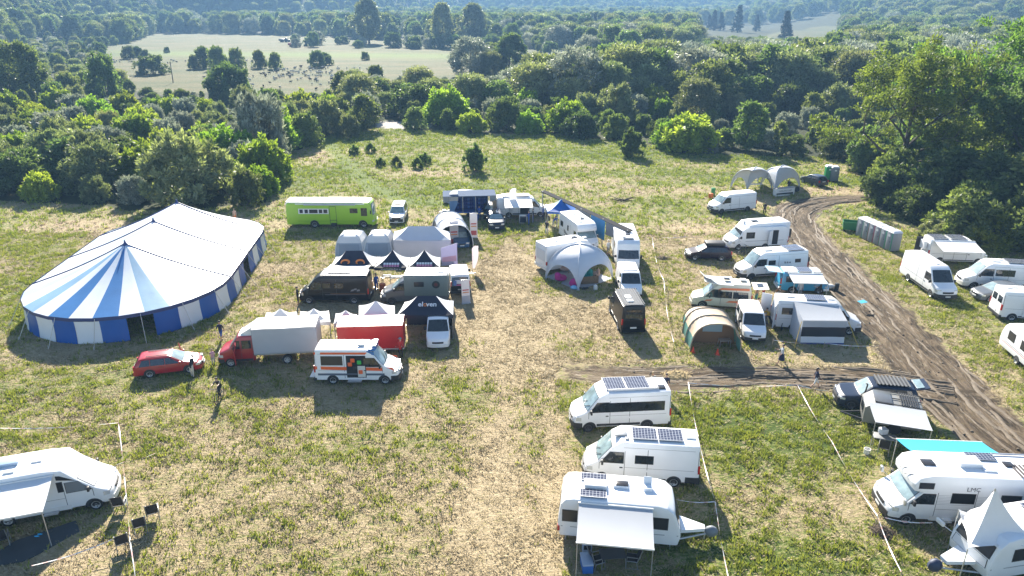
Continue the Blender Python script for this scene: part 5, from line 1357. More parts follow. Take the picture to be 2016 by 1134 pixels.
for s in (1,-1):
    mb=MB(); n=12; x=L-.98-L/2; mb.grid(lambda u,w:(x+.46*math.cos(math.pi*u),s*(.975+.03*w),.36+.44*math.sin(math.pi*u)),12,1); mb.build('wheel_arch',BLACKP,v.root)
v.tails(.7,.9,.2); v.done().by_wheels((567,716.5),(455.3,722.7))
# red tarpaulin trailer
a,b=G(668,703),G(796,699); h=(b-a).normalized(); nn=Vector((-h.y,h.x,0)); c=(a+b)/2+nn*1.02
t=thing('tarpaulin_trailer','long box trailer with red tarpaulin sides and red and white roof','trailer',(c.x,c.y,0),math.atan2(h.y,h.x)); L=(b-a).length
mb=MB(); mb.grid(lambda u,w:(-L/2+L*u,-1.02-.015*math.sin(9*u),.62+1.88*w),12,5,0); mb.grid(lambda u,w:(-L/2+L*u,1.02,.62+1.88*w),12,5,0,True)
for k in range(5): mb.grid(lambda u,w,k=k:(-L/2+L*u,-1.02+2.04*(k+w)/5,2.5+.10*math.sin(math.pi*(k+w)/5)),10,2,1 if k in(1,2,4) else 0)
for x,fl in ((-L/2,True),(L/2,False)): mb.grid(lambda u,w:(x,-1.02+2.04*u,.62+(1.88+.1*math.sin(math.pi*u))*w),6,3,0,fl)
mb.build('tarpaulin_cover',[TARPR,PVCW],t,ang=40)
mb=MB(); mb.cbox((0,0,.55),(L+.04,2.08,.14),0,0,.02); mb.tube([(-L/2,0,.5),(-L/2-1.2,0,.5)],.06,6); mb.build('load_bed',GALV,t)
for sx in (.0,.75):
    for s in (1,-1): mb=MB(); mb.lathe([(.05,0),(.30,0),(.32,.04),(.32,.18),(.05,.2)],18,0,lambda x,y,z:(sx+x,s*(1.0-z),.32+y)); mb.build('wheel',RUBBER,t)
# white pickup-type van by the black canopy
v=make_van('old white panel van parked nose out beside the black canopy','t4',4.79,1.94,1.84,2.92,WHITE,'panel_van','van',bumper=WHITE2,ws=GLASS); v.done().by_end((839.4,691.7),(885.5,690.4))
# black camper with white awning
v=make_van('black high roof camper van with bronze side stripe','ducato',6.36,2.60,2.05,4.035,BLACK,bumper=BLACK,lower=BLACK); br=v.mi(mat('bronze_stripe',(.30,.16,.08),.35,metal=.4)); gy=v.mi(mat('grey_decal',(.22,.22,.23),.5))
v.line(.25,.98,3.4,.98,br,w=.05); v.line(.25,.90,3.9,.90,gy,w=.03)
for sd in (1,-1):
    for k in range(3): v.quad(v.mb,[(.75+.28*k,1.25+.10*(k%2)),(1.05+.28*k,1.20+.1*(k%2)),(1.0+.25*k,1.36+.1*(k%2)),(.8+.25*k,1.42+.08*(k%2))],sd,gy,.009)
v.rectwin(2.2,3.0,1.50,1.95,frm=BLACK); v.rectwin(3.35,4.1,1.5,1.95,frm=BLACK); v.block('roof_panel',.2,4.0,-.86,.86,2.61,2.66,WHITE2); v.vent(.9,.2,.5,.5,m=BLACKP); v.vent(2.3,0,.8,.6,m=GRP); v.block('roof_rail',1.6,3.6,.5,.56,2.66,2.74,BLACKP)
v.awning(.5,4.3,-1,2.4,2.55,2.15,AWW); v.done().by_wheels((696.6,598.6),(609.9,598.6))
# grey box camper
L=6.0; v=make_van('dark grey chassis cab camper with a sage grey box','sprinter',L,2.35,2.0,3.66,DKGREY,'box_camper','camper van',bumper=BLACKP,doors=False,strip=False,rim=RIMD)
mb=MB(); mb.cbox((-L/2+1.85,0,1.85),(3.85,2.12,1.92),0,0,.05); bx=mb.build('camper_box',SAGE,v.root)
mb=MB(); mb.cbox((-L/2+1.85,0,2.825),(3.75,2.0,.03),0,0,.01); mb.build('box_roof',WHITE2,bx)
for s in (1,-1): mb=MB(); mb.cbox((-L/2+2.45,s*1.066,2.0),(.85,.03,.46),0,0,.01); mb.build('box_window',ACRYL,bx)
mb=MB(); mb.lathe([(.001,.0),(.34,.0),(.35,.02)],20,0,lambda x,y,z:(-L/2+.95+x,1.058+z,1.98+y)); mb.lathe([(.001,.006),(.16,.006),(.17,.02)],14,1,lambda x,y,z:(-L/2+.95+x,1.062+z,1.98+y)); mb.build('round_emblem',[mat('emblem_dark',(.03,.035,.035),.6),mat('emblem_rust',(.12,.03,.025),.6)],bx)
for x in (.6,1.7,2.7): v.vent(x,.1,.5,.5,m=WHITE2,z=2.80)
v.done().by_wheels((853,600.7),(769.7,600.7))
# white over black van seen from the rear
v=make_van('white topped black van seen from behind with posters in its rear window','t4',5.0,1.95,1.88,3.0,WHITE,'panel_van','van',bumper=BLACKP); bk=v.mi(BLACK)
v.decal([(.02,.36),(4.6,.36),(4.3,1.02),(.02,1.02)],bk); v.rectwin(.5,2.4,1.1,1.62); v.block('tailgate_lower',-.035,.05,-.9,.9,.36,1.0,BLACK); v.rear_glass(-.78,.78,1.02,1.72)
mb=MB()
for q,(y,z,w,h_,m) in enumerate(((.1,1.40,.75,.40,0),(-.42,1.28,.28,.5,1),(.1,1.12,.75,.16,2),(.5,1.3,.3,.5,3))): mb.box(-.060-.004*q,-.05-.004*q,y-w/2,y+w/2,z-h_/2+.02,z+h_/2-.05,m,lambda a,b,c:(a-v.L/2+.20*clamp((c-.95)/.7),b,c))
mb.build('window_poster',[mat('poster_white',(.6,.58,.6),.6),mat('poster_yellow',(.6,.5,.1),.6),mat('poster_magenta',(.5,.08,.22),.6),mat('poster_blue',(.1,.18,.4),.6)],v.root)
v.done().by_end((887,584),(927.4,582),'rear')
# lime green bus
L=10.5; v=V('camper_bus','lime green converted bus with white roof','bus',L,2.45,[(0,.40),(.05,2.95),(.3,3.05),(L-.55,3.05),(L-.28,2.9),(L-.10,1.5),(L-.03,1.2),(L,.9),(L,.40)],LIME,H=3.05,belt=1.2,tum=.05,nose=.04,noseL=.5,bow=.14,bev=.08)
wh=v.mi(WHITE2); v.decal([(-.0+.02,2.86),(L-1.0,2.86),(L-1.0,3.0),(.02,3.0)],wh); v.block('roof_cover',.1,L-1.3,-1.16,1.16,3.04,3.16,WHITE2); v.block('roof_cover',L-1.3,L-.5,-1.0,1.0,3.04,3.10,WHITE2); v.block('folded_awning',2.2,8.4,-1.30,-1.19,2.78,2.94,AWG)
v.decal([(1.5,1.72),(5.1,1.72),(5.1,2.36),(1.5,2.36)],wh,(-1,),.008)
for x0,x1 in ((1.65,2.05),(2.25,2.65),(2.8,3.8),(3.95,4.35),(4.5,4.95)): v.rectwin(x0,x1,1.82,2.26,sides=(-1,),glass=ACRYL)
v.rectwin(7.7,8.6,1.85,2.35,sides=(-1,1)); v.rectwin(9.05,9.75,1.5,2.4,sides=(-1,1)); v.front(4,.05,.96,.86,.90)
ln=v.mi(BLACKP)
for x in (5.2,5.98): v.line(x,.5,x,2.62,ln,(-1,),.05)
v.line(5.2,2.62,5.98,2.62,ln,(-1,),.05); v.line(5.2,.95,5.98,.95,ln,(-1,),.05); v.line(.1,.85,L-.2,.85,v.mi(mat('dark_green_line',(.12,.26,.015),.5)),w=.03)
v.block('entrance_step',5.3,5.95,-1.36,-1.2,.25,.62,BLACKP); v.block('front_bumper',L-.2,L+.05,-1.2,1.2,.34,.7,LIME,n=(3,8,1)); v.lights(.75,.98,.15,.4); v.mirrors(L-.25,1.9,h=.4); v.vent(4.4,0,.7,.6,z=3.14); v.wheel([2.9+.4,L-1.32],r=.44,w=.28,rim=STEEL); v.done().by_wheels((620.4,448.7),(716.8,448.7))
# white pickup by the bus
def pickup(label,paint,L=5.3,W=1.88,H=1.82,hard=True,rim=RIMD,snork=False,loc=None):
    v=make_car(label,'pickup','pickup_truck',L,W,H,3.2,paint,'suv',r=.39,rim=rim,fo=.92); v.block('front_guard',L-.3,L+.05,-W/2+.03,W/2-.03,.36,.70,BLACKP,n=(3,8,1)); v.block('grille_surround',L-.12,L+.02,-.6,.6,.70,.92,BLACKP)
    return v
v=pickup('white off-road pickup facing forward right of the green bus',WHITE); v.block('roof_rack',1.0,2.9,-.6,.6,1.86,1.92,BLACKP); v.done().by_end((765.4,443),(796,442.6))
# blue display trailer
a,b=G(886,429),G(962,427); h=(b-a).normalized(); nn=Vector((-h.y,h.x,0)); c=(a+b)/2+nn*1.1; L=(b-a).length
t=thing('display_trailer','blue exhibition trailer with grey roof flaps and open shelves','trailer',(c.x,c.y,0),math.atan2(h.y,h.x)); BL2=pt('royal_blue_paint',(.02,.10,.40)); BL3=mat('deep_blue_panel',(.012,.035,.20),.5)
mb=MB(); mb.box(-L/2,L/2,-1,1,.55,.70,0); mb.box(-L/2,L/2,.95,1.0,.7,2.75,0); mb.box(-L/2,-L/2+.05,-1,.95,.7,2.75,0); mb.box(L/2-.05,L/2,-1,.95,.7,2.75,0); mb.box(-L/2+.05,L/2-.05,-1,.95,2.70,2.75,0); mb.build('body',BL2,t)
for k,x in enumerate((-.33,0.0,.33)):
    mb=MB()
    for z in (1.15,1.65,2.15): mb.box(x*L-.12*L,x*L+.12*L,.3,.94,z,z+.04,0)
    for z in (.72,1.2,1.7): 
        for q in range(5): mb.cbox((x*L-.10*L+.05*L*q,.6,z+.2),(.22,.4,.34),1 if (q+k)%3 else 0,0,.02)
    mb.build('shelf',[BL2,BL3],t)
for x in (-.48,-.16,.17,.48): mb=MB(); mb.cbox((x*L,-1.05,1.65),(.08,.08,2.1)); mb.build('corner_post',GALV,t)
mb=MB(); mb.slab([(-L/2-.8,-1.9,2.95),(L/2+.9,-1.9,2.95),(L/2+.9,.9,3.02),(-L/2-.8,.9,3.02)],.08,0,8); mb.slab([(-L/2-.8,-1.9,2.93),(-L/2-.8,-1.95,2.2),(-L/2+.0,-1.95,2.2),(-L/2+.0,-1.9,2.93)],.03,1); mb.slab([(L/2+.1,-1.9,2.93),(L/2+.1,-1.95,2.2),(L/2+.9,-1.95,2.2),(L/2+.9,-1.9,2.93)],.03,1); mb.build('roof_flap',[mat('slate_roof_fabric',(.11,.14,.20),.95,spec=.05),mat('grey_flap',(.24,.25,.25),.9,spec=.1)],t)
mb=MB(); mb.tube([(-L/2,.5,.55),(-L/2-1.3,0,.5)],.05,6); mb.tube([(-L/2,-.5,.55),(-L/2-1.3,0,.5)],.05,6); mb.cbox((-L/2-.7,0,.62),(.5,.3,.25),0,0,.03); mb.build('drawbar',GALV,t)
for s in (1,-1): mb=MB(); mb.lathe([(.05,0),(.30,0),(.32,.04),(.32,.18),(.05,.2)],18,0,lambda x,y,z:(x,s*(1.0-z),.32+y)); mb.build('wheel',RUBBER,t)
mb=MB(); mb.lathe([(.22,0),(.22,.8),(.18,.86)],14,0,lambda x,y,z:(L*.22+x,-2.6+y,z)); tag(mb.build('blue_barrel',BL2,None,loc=(c.x,c.y,0)),'blue drum standing in front of the blue exhibition trailer','barrel')
v=make_car('white van-like car half hidden behind the blue trailer','car','parked_car',4.6,1.85,1.7,2.8,WHITE,'suv'); v.root['label']='white car half hidden behind the blue exhibition trailer'; g=G(905,404); v.done().at(g.x,g.y+1.2,172)
# dark hatchback-SUV in front of the white awning van
v=make_car('dark blue crossover car facing forward with white daytime lights','car','crossover_car',4.75,1.9,1.62,2.89,NAVYP,'suv',rim=RIMD); v.block('daytime_light',4.55,4.76,-.93,-.5,.72,.77,LAMP); v.block('daytime_light',4.55,4.76,.5,.93,.72,.77,LAMP); v.block('panorama_roof',1.3,2.6,-.5,.5,1.63,1.665,GLASS); v.done().by_end((963.7,456),(994.4,455))
v=make_car('black estate car parked behind the dark blue crossover','car','estate_car',4.7,1.85,1.5,2.8,BLACK,'suv'); g=G(966,427); v.done().at(g.x,g.y+.5,-88)
# white van with awning and open rear doors
v=make_van('white panel van with a white awning and open plywood lined rear doors','sprinter',6.6,2.55,2.0,4.0,WHITE,'panel_van','van',ws=GLASSB); v.awning(1.0,4.4,-1,2.5,2.45,2.0,AWW); v.solar(1.2,3.6,-.6,.6)
for s in (1,-1): 
    mb=MB(); mb.slab([(-3.3,s*.95,.5),(-3.75,s*1.75,.5),(-3.75,s*1.75,2.4),(-3.3,s*.95,2.4)],.06,0); mb.build('rear_door',WOOD,v.root)
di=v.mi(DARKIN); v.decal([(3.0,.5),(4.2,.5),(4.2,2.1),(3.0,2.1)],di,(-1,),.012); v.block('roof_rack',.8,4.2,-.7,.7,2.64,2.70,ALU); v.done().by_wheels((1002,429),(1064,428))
# motorhomes in the middle
def mh_roof(v,rear,front,z):
    a,b=G(*rear,z),G(*front,z); h=(b-a).normalized(); m=(a+b)/2; v.root.location=(m.x,m.y,0); v.root.rotation_euler=(0,0,math.atan2(h.y,h.x))
v=make_mh('white alcove motorhome angled towards the camera in front of the long solar shade',6.6,2.25,2.95,'alcove',wins=((.5,1.2),(2.6,2.9))); gd=v.mi(mat('grey_decal',(.22,.22,.23),.5)); v.decal([(1.6,.9),(3.3,.75),(2.0,1.25),(1.5,1.35)],gd); v.done(); mh_roof(v,(1123,417),(1160,443),2.95)
v=make_mh('white low profile motorhome behind the grey arch tent',7.0,2.3,2.85,'semi',wins=((1.6,2.4),(4.3,4.6))); v.block('rear_panel',-.03,.03,-.8,.8,1.2,2.3,mat('pale_grey_panel',(.60,.62,.65),.45)); v.block('awning_casing',.6,4.6,1.12,1.26,2.55,2.72,WHITE2); v.done(); mh_roof(v,(1083.5,476.5),(1163,463),2.85)
v=make_mh('white motorhome facing the camera at the back of a row of three',7.2,2.3,2.95,'integrated',wins=((1.2,2.0),(3.2,4.2)),ws=GLASS); v.block('roof_window',5.5,5.9,-.55,.55,2.98,3.03,ACRYL); v.block('black_grille',7.0,7.03,-.5,.5,.7,1.0,BLACKP); v.done(); g=G(1237,533); v.at(g.x+.1,g.y+3.2,-93)
v=make_van('white van with black bonnet scoop standing between motorhome and black van','t4',5.0,2.0,1.95,3.1,WHITE,'panel_van','van',ws=GLASS); v.block('bonnet_scoop',4.3,4.75,-.45,.45,.86,.98,BLACKP); v.block('roof_rack',.6,2.8,-.75,.75,2.0,2.06,ALU); v.done(); g=G(1245,590); v.at(g.x,g.y+2.4,-91)
v=make_van('black van seen from behind with a slatted roof rack','ducato',5.6,2.50,2.0,3.45,BLACK,bumper=BLACK,lower=BLACK); v.rear_glass(-.75,.75,1.35,2.15); v.block('roof_rack',.1,3.6,-.88,.88,2.56,2.60,mat('rack_deck',(.16,.165,.175),.9,spec=.1))
mb=MB()
for k in range(9): mb.cbox((-2.7+.1+3.5*0,-.84+.21*k,2.645),(.01,.01,.01)); mb.cbox((-2.7+1.85,-.84+.21*k,2.64),(3.5,.05,.04))
mb.build('rack_slat',mat('dark_alloy',(.10,.105,.11),.7),v.root); v.vent(1.7,.2,.6,.5,z=2.62); v.vent(.9,.2,.5,.5,z=2.62); v.done().by_end((1223,661),(1268.4,659.7),'rear')
# volvo-like estate with box
v=make_car('dark plum estate car carrying a black roof box','estate car','estate_car',4.71,1.83,1.46,2.76,PURPLE,rim=ALU)
mb=MB(); mb.cbox((-.65,0,1.68),(2.0,1.15,.30),0,0,.07); mb.build('roof_box',BLACKP,v.root)
for x in (-1.2,-.1): mb=MB(); mb.cbox((x,0,1.50),(.08,1.3,.04)); mb.build('roof_bar',BLACKP,v.root)
v.done().by_wheels((1420.2,514),(1368,513.3))
v=make_van('white high roof delivery van beside the pair of arch tents','master',6.2,2.42,2.07,3.9,WHITE,'delivery_van','van',rim=RIMD,bumper=BLACKP); v.done().by_wheels((1475.7,416.4),(1414.3,422.4))
v=make_mh('white motorhome partly hidden by the caravan with its open door',6.9,2.25,2.85,'semi',wins=((1,1.8),(2.6,3.4))); v.block('bike_rack',-.5,-.05,-.7,.7,.9,1.9,BLACKP); v.done(); mh_roof(v,(1537,432),(1443,438),2.85)
v=make_caravan('white caravan with its door open beside the muddy bend',5.7,2.2,2.55,wins=((4.0,4.9),)); 
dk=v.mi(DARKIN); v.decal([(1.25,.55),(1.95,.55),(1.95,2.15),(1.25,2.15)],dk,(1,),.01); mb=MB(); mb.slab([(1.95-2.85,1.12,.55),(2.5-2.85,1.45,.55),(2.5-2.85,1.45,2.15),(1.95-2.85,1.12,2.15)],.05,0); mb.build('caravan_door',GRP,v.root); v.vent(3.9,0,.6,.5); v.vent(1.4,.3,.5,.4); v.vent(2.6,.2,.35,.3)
mb=MB(); mb.cbox((1.5,1.14,1.6),(.3,.08,.45),0,0,.03); mb.build('window_shutter',BLACKP,v.root)
v.done(); a,b=G(1449,493),G(1548,489); h=(a-b).normalized(); m=(a+b)/2+Vector((0,1.08,0)); v.at(m.x,m.y,math.degrees(math.atan2(h.y,h.x)))
v=make_van('long white camper van with two small side windows and roof solar panels','sprinter',7.0,2.65,2.02,4.325,WHITE,rim=RIMD); v.rectwin(3.55,4.25,1.45,1.85); v.rectwin(.9,1.45,1.55,1.85); v.vent(4.1,.1,.8,.7,z=2.66); v.solar(.5,2.2,-.8,.0); v.solar(.5,2.2,.08,.85); v.block('bike_rack',-.35,-.05,-.6,.6,.8,1.8,BLACKP); gd=v.mi(mat('grey_decal',(.22,.22,.23),.5))
for k in range(3): v.quad(v.mb,[(1.9+.25*k,1.5),(2.1+.25*k,1.5),(2.1+.25*k,1.62+.05*k),(1.95+.25*k,1.66)],1,gd)
v.done().by_wheels((1560,546),(1474.7,552))
# cream van with orange flashes
v=make_van('cream camper van with orange flashes and a white pop-up roof tarp','t4high',5.15,2.35,1.86,3.32,CREAMP,ws=GLASSB,bumper=CREAMP,strip=False); o=v.mi(mat('faded_orange',(.66,.17,.05),.5)); wt=v.mi(WHITE2)
v.win([(1.75,1.12),(3.1,1.12),(3.05,1.66),(1.75,1.66)]); v.win([(.35,1.12),(1.6,1.12),(1.6,1.66),(.42,1.66)])
v.decal([(3.5,.75),(4.1,.70),(3.9,.86),(3.3,.92)],o); v.decal([(1.0,.72),(2.2,.70),(1.9,.86),(1.2,.88)],o); v.decal([(.3,1.86),(3.0,1.80),(2.6,2.0),(.3,2.06)],o); v.decal([(.1,.42),(1.0,.42),(.9,.6),(.1,.62)],o)
mb=MB(); mb.slab([(1.55,-.95,2.48),(1.55,.95,2.55),(-.9,1.1,2.40),(-.9,-1.05,2.42)],.04,0,8,.08); mb.slab([(1.5,-.9,2.50),(1.9,-.9,2.86),(1.3,1.3,3.0),(.3,1.2,2.62)],.03,0,6,.1); mb.build('roof_tarp',AWW,v.root); v.vent(2.2,0,.5,.4,m=ACRYL,z=2.50); v.vent(.8,-.2,.5,.5,z=2.44)
mb=MB(); mb.slab([(-2.6,-.9,2.05),(-2.6,.9,2.05),(-3.9,.8,2.12),(-3.9,-.8,2.12)],.05,0,4); mb.build('raised_tailgate',CREAMP,v.root)
mb=MB(); mb.slab([(-3.0,-.5,2.10),(-3.0,.35,2.10),(-3.5,.3,2.12),(-3.5,-.5,2.12)],.03); mb.build('tailgate_window',GLASS,v.root)
v.done().by_wheels((1456,612),(1383,607))
# blue pop-top bus
v=make_van('light blue pop-top camper van with a white awning and raised tailgate','t3',4.57,1.95,1.84,2.46,TEALB,bumper=WHITE2,strip=False,lower=TEALB); wt=v.mi(WHITE2)
v.rectwin(.5,1.6,1.15,1.62); v.rectwin(1.8,2.9,1.15,1.62); v.block('roof_plate',.3,1.5,-.75,.75,1.98,2.08,WHITE2); v.block('roof_plate',2.9,3.6,-.7,.7,1.98,2.06,WHITE2); v.solar(1.6,2.8,-.65,.65,z=1.97); v.awning(.6,3.6,-1,1.7,1.98,1.72,AWW,lean=.1)
mb=MB(); mb.slab([(-2.15,-.8,2.0),(-2.15,.8,2.0),(-3.4,.75,2.12),(-3.4,-.75,2.12)],.06,0,4); mb.build('raised_tailgate',pt('pale_blue_paint',(.45,.62,.70)),v.root)
g=G(1583,577); v.done().at(g.x,g.y+.7,-4)
# camper with tent awning
v=make_van('silver grey camper van with a grey awning tent along its side','sprinter',6.9,2.6,2.0,4.325,pt('pale_silver_paint',(.62,.63,.65)),bumper=BLACKP); v.rectwin(.5,1.6,1.5,2.0); v.solar(2.3,3.9,-.55,.55); v.vent(1.2,.1,.6,.5); v.vent(4.3,0,.5,.5)
mb=MB(); mb.slab([(-3.45,-.95,.5),(-3.75,-1.7,.5),(-3.75,-1.7,2.4),(-3.45,-.95,2.4)],.06,0); mb.slab([(-3.45,.95,.5),(-4.2,1.3,.5),(-4.2,1.3,2.4),(-3.45,.95,2.4)],.06,0); mb.build('rear_door',pt('pale_silver_paint',(.62,.63,.65)),v.root)
v.done().by_wheels((1562,653),(1670,659.6))
VT=v
E_=[G(1573.8,676),G(1659.5,677)]
h=(E_[1]-E_[0]).normalized(); nn=Vector((-h.y,h.x,0)); L=(E_[1]-E_[0]).length; D=2.45
t=thing('awning_tent','grey awning tent with clear front window attached to the silver camper','tent',((E_[0]+E_[1])/2)[:2]+(0,),math.atan2(h.y,h.x))
mb=MB(); mb.slab([(-L/2,0,2.0),(L/2,0,2.0),(L/2,D,2.62),(-L/2,D,2.62)],.02,0,8,.05); mb.build('roof',AWG,t)
CLEAR=mat('clear_vinyl',(.03,.034,.042),.3,spec=.35,bump=.1,bscale=4)
mb=MB(); mb.grid(lambda u,w:(-L/2+L*u,-.04-.10*(1-w),.62*w),8,3,0); mb.grid(lambda u,w:(-L/2+L*u,-.04+.02*math.sin(12*u),.62+.82*w),8,3,1); mb.grid(lambda u,w:(-L/2+L*u,-.04,1.44+.56*w),8,2,2); mb.build('front_wall',[AWW,CLEAR,AWG],t)
mb=MB(); mb.grid(lambda u,w:(-L/2+L*u,-.14,-.0+.14*w),8,1,0); mb.build('mud_flap',mat('blue_hem',(.03,.06,.22),.5),t)
for s in (1,-1): mb=MB(); mb.grid(lambda u,w:(s*L/2+s*.18*(1-w)*math.sin(3*u),D*u,(2.0+.62*u)*w),8,6,0,s<0); mb.build('side_wall',TGREY,t,ang=60)
mb=MB()
for x,y in ((-L/2-.15,-.3),(L/2+.15,-.3)): mb.tube([(x*.98,-.02,1.9),(x+(.7 if x>0 else -.6),-1.0,.0)],.025,5)
mb.build('guy_rope',mat('yellow_strap',(.55,.38,.05),.6),t)
# white van by the tunnel tent
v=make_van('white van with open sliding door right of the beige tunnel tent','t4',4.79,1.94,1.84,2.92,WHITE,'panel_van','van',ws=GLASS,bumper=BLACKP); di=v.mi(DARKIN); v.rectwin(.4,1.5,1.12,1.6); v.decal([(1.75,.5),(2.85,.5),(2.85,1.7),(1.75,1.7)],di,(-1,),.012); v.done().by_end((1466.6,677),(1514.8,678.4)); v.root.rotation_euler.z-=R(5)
# right side
v=make_van('long white panel van parked along the muddy track facing the camera','sprinter',6.95,2.6,2.0,4.1,WHITE,'panel_van','van',ws=GLASS,r=.35); v.vent(4.3,0,.3,.3); v.done().by_wheels((1785.8,553.8),(1829.5,585.5))
v=make_van('white camper with black roof panels and a white framed awning room','ducato',6.0,2.55,2.03,3.8,WHITE); v.solar(.3,1.8,-.8,.0); v.solar(.3,1.8,.05,.85); v.solar(2.0,3.6,-.8,.85); v.awning(.3,4.2,-1,2.3,2.5,2.1,AWW); v.block('rear_door',-.7,-.05,.7,.76,.5,2.4,BLACKP); v.block('rear_box',-.4,-.05,-.5,.4,1.4,2.2,GRP); v.done(); g=G(1880,521); v.at(g.x+.3,g.y+1.0,-6)
v=make_van('white camper van with dark side window at the right picture edge','sprinter',6.9,2.55,2.0,4.325,WHITE,bumper=WHITE2); v.rectwin(2.6,4.2,1.45,2.0); v.solar(1.0,3.2,-.6,.6); v.vent(4.1,.1,.7,.6); v.vent(3.5,-.4,.4,.4); v.done().by_wheels((2012,575),(1915.4,569.6))
v=make_car('small dark silver car wedged behind the white rear-facing van','car','small_car',4.1,1.75,1.5,2.5,pt('gunmetal_paint',(.10,.11,.12)),'hatch',rim=ALU); v.done(); g=G(1938,597); v.at(g.x+1.6,g.y+1.1,184)
v=make_van('white van seen from the rear quarter with its side door slid open','ducato',6.0,2.55,2.05,4.035,WHITE); v.rear_glass(-.82,-.15,1.5,2.0); v.rear_glass(.15,.82,1.5,2.0); v.vent(.7,0,.4,.4); v.vent(1.2,.3,.5,.4); v.solar(2.0,3.6,-.6,.6); ln=v.mi(mat('panel_gap',(.10,.10,.105),.7)); v.block('sliding_door',1.7,3.0,-1.12,-1.05,.5,2.2,WHITE); v.done(); a,b=G(1942,612),G(1962,629); e=(b-a).normalized(); h=Vector((-e.y,e.x,0)); h=h if h.x>0 else -h; m=(a+b)/2+h*3.0+e*.15; v.at(m.x,m.y,math.degrees(math.atan2(h.y,h.x)))
v=make_caravan('white caravan with two side windows cut by the right picture edge',5.6,2.25,2.5,wins=((3.6,4.5),(1.9,2.7),(.5,1.3)),wx=2.75); rl=v.mi(mat('red_pinstripe',(.45,.08,.08),.5)); v.line(.3,.88,5.2,.88,rl,w=.03); v.done(); a,b=G(1962,684),G(2016,732); h=(a-b).normalized(); n2=Vector((h.y,-h.x,0)); n2=n2 if n2.x>0 else -n2; m=a-h*2.75+n2*1.1; v.at(m.x,m.y,math.degrees(math.atan2(h.y,h.x)))
# foreground
v=make_van('white camper van with long tinted side glass, nearest the hay strip','master',6.2,2.62,2.07,3.7,WHITE,rim=RIMD,fo=1.0); v.rectwin(.45,4.15,1.38,1.98,fr=.02); v.solar(1.3,2.75,-.95,.55); v.solar(2.8,4.1,-.95,.55); v.vent(.6,.5,.5,.45,m=ACRYL); v.block('roof_rail',.8,4.0,.72,.76,2.62,2.78,ALU); wipers(v); v.done().by_wheels((1273,846),(1157.4,851.4))
v=make_van('white high roof van with one small side window and roof solar panels','ducato',6.36,2.62,2.05,4.035,WHITE); v.rectwin(2.55,3.5,1.42,1.88); v.solar(2.35,3.7,-.55,.6); v.solar(.95,2.3,-.55,.6); v.vent(4.35,.1,.7,.45,m=STEEL,h=.12); v.vent(.5,.0,.5,.5); v.block('rear_cladding',-.03,.75,-1.04,1.04,.34,.72,BLACKP); v.vent(4.0,.6,.2,.2,m=STEEL); wipers(v); v.done().by_wheels((1323.8,959.8),(1181.5,950.7))
# caravan with awning
v=make_caravan('white caravan with a grey awning, roof fans and a covered drawbar',6.0,2.3,2.62,wins=((.25,.9),(4.25,5.3)),wx=2.7,hitch=1.5)
v.solar(1.0,2.3,-.95,-.35); v.solar(1.0,2.3,.35,.95); v.vent(1.75,0,1.1,.55,m=GRP,h=.25); v.vent(3.0,.25,.75,.55,m=GRP,h=.16); v.vent(3.05,.2,.6,.4,m=ACRYL,h=.20); v.vent(4.3,.1,.4,.4,m=GRP,h=.2)
mb=MB(); p=v.D(4.3,.1,2.65); mb.slab([(p[0]-.2,p[1]+.2,2.80),(p[0]+.2,p[1]+.2,2.80),(p[0]+.2,p[1]+.35,3.15),(p[0]-.2,p[1]+.35,3.15)],.03); mb.build('raised_hatch',GRP,v.root)
v.awning(1.0,4.5,-1,2.25,2.50,2.05,AWG,lean=.05); mb=MB(); mb.slab([(3.0,-.55,.72),(3.0,.55,.72),(4.2,.15,.62),(4.2,-.15,.62)],.18,0,2); mb.build('drawbar_cover',GRP,v.root)
mb=MB(); mb.ell((4.55,0,.55),(.34,.24,.30),10,7); mb.build('hitch_cover',mat('grey_cover',(.16,.18,.20),.6),v.root)
v.done(); a,b=G(1123,1068),G(1312,1086); h=(b-a).normalized(); n2=Vector((-h.y,h.x,0)); m=(a+b)/2+n2*1.12; v.at(m.x,m.y,math.degrees(math.atan2(h.y,h.x))); CV=v
# dark off-roader with open tailgate
v=make_car('dark navy off-roader with roof rack and opened tailgate','off-roader','off_roader',5.0,1.9,1.8,2.85,NAVYP,'suv',r=.40,rim=RIMD,fo=.85); v.block('roof_rack',.7,2.7,-.68,.68,1.88,1.92,BLACKP)
mb=MB()
for k in range(9): mb.cbox((-1.75+.23*k,0,1.955),(.10,1.36,.04))
mb.build('rack_slat',mat('dark_alloy',(.10,.105,.11),.7),v.root)
mb=MB(); mb.slab([(-2.15,-.70,1.80),(-2.15,.70,1.80),(-2.95,.66,1.98),(-2.95,-.66,1.98)],.07,0,4); mb.slab([(-2.2,-.58,1.86),(-2.2,.58,1.86),(-2.65,.56,1.96),(-2.65,-.56,1.96)],.02,1,4); mb.build('raised_tailgate',[NAVYP,GLASSB],v.root); mb=MB(); mb.tube([(1.2,.92,1.0),(.95,.95,1.5),(.90,.95,2.0),(1.0,.95,2.08)],.05,7); mb.build('snorkel',BLACKP,v.root)
v.block('front_guard',4.8,5.05,-.8,.8,.4,.75,BLACKP); v.done(); a,b=G(1656,806),G(1806,820); h=(a-b).normalized(); m=(a+b)/2; v.at(m.x+.05,m.y+.95,math.degrees(math.atan2(h.y,h.x)))
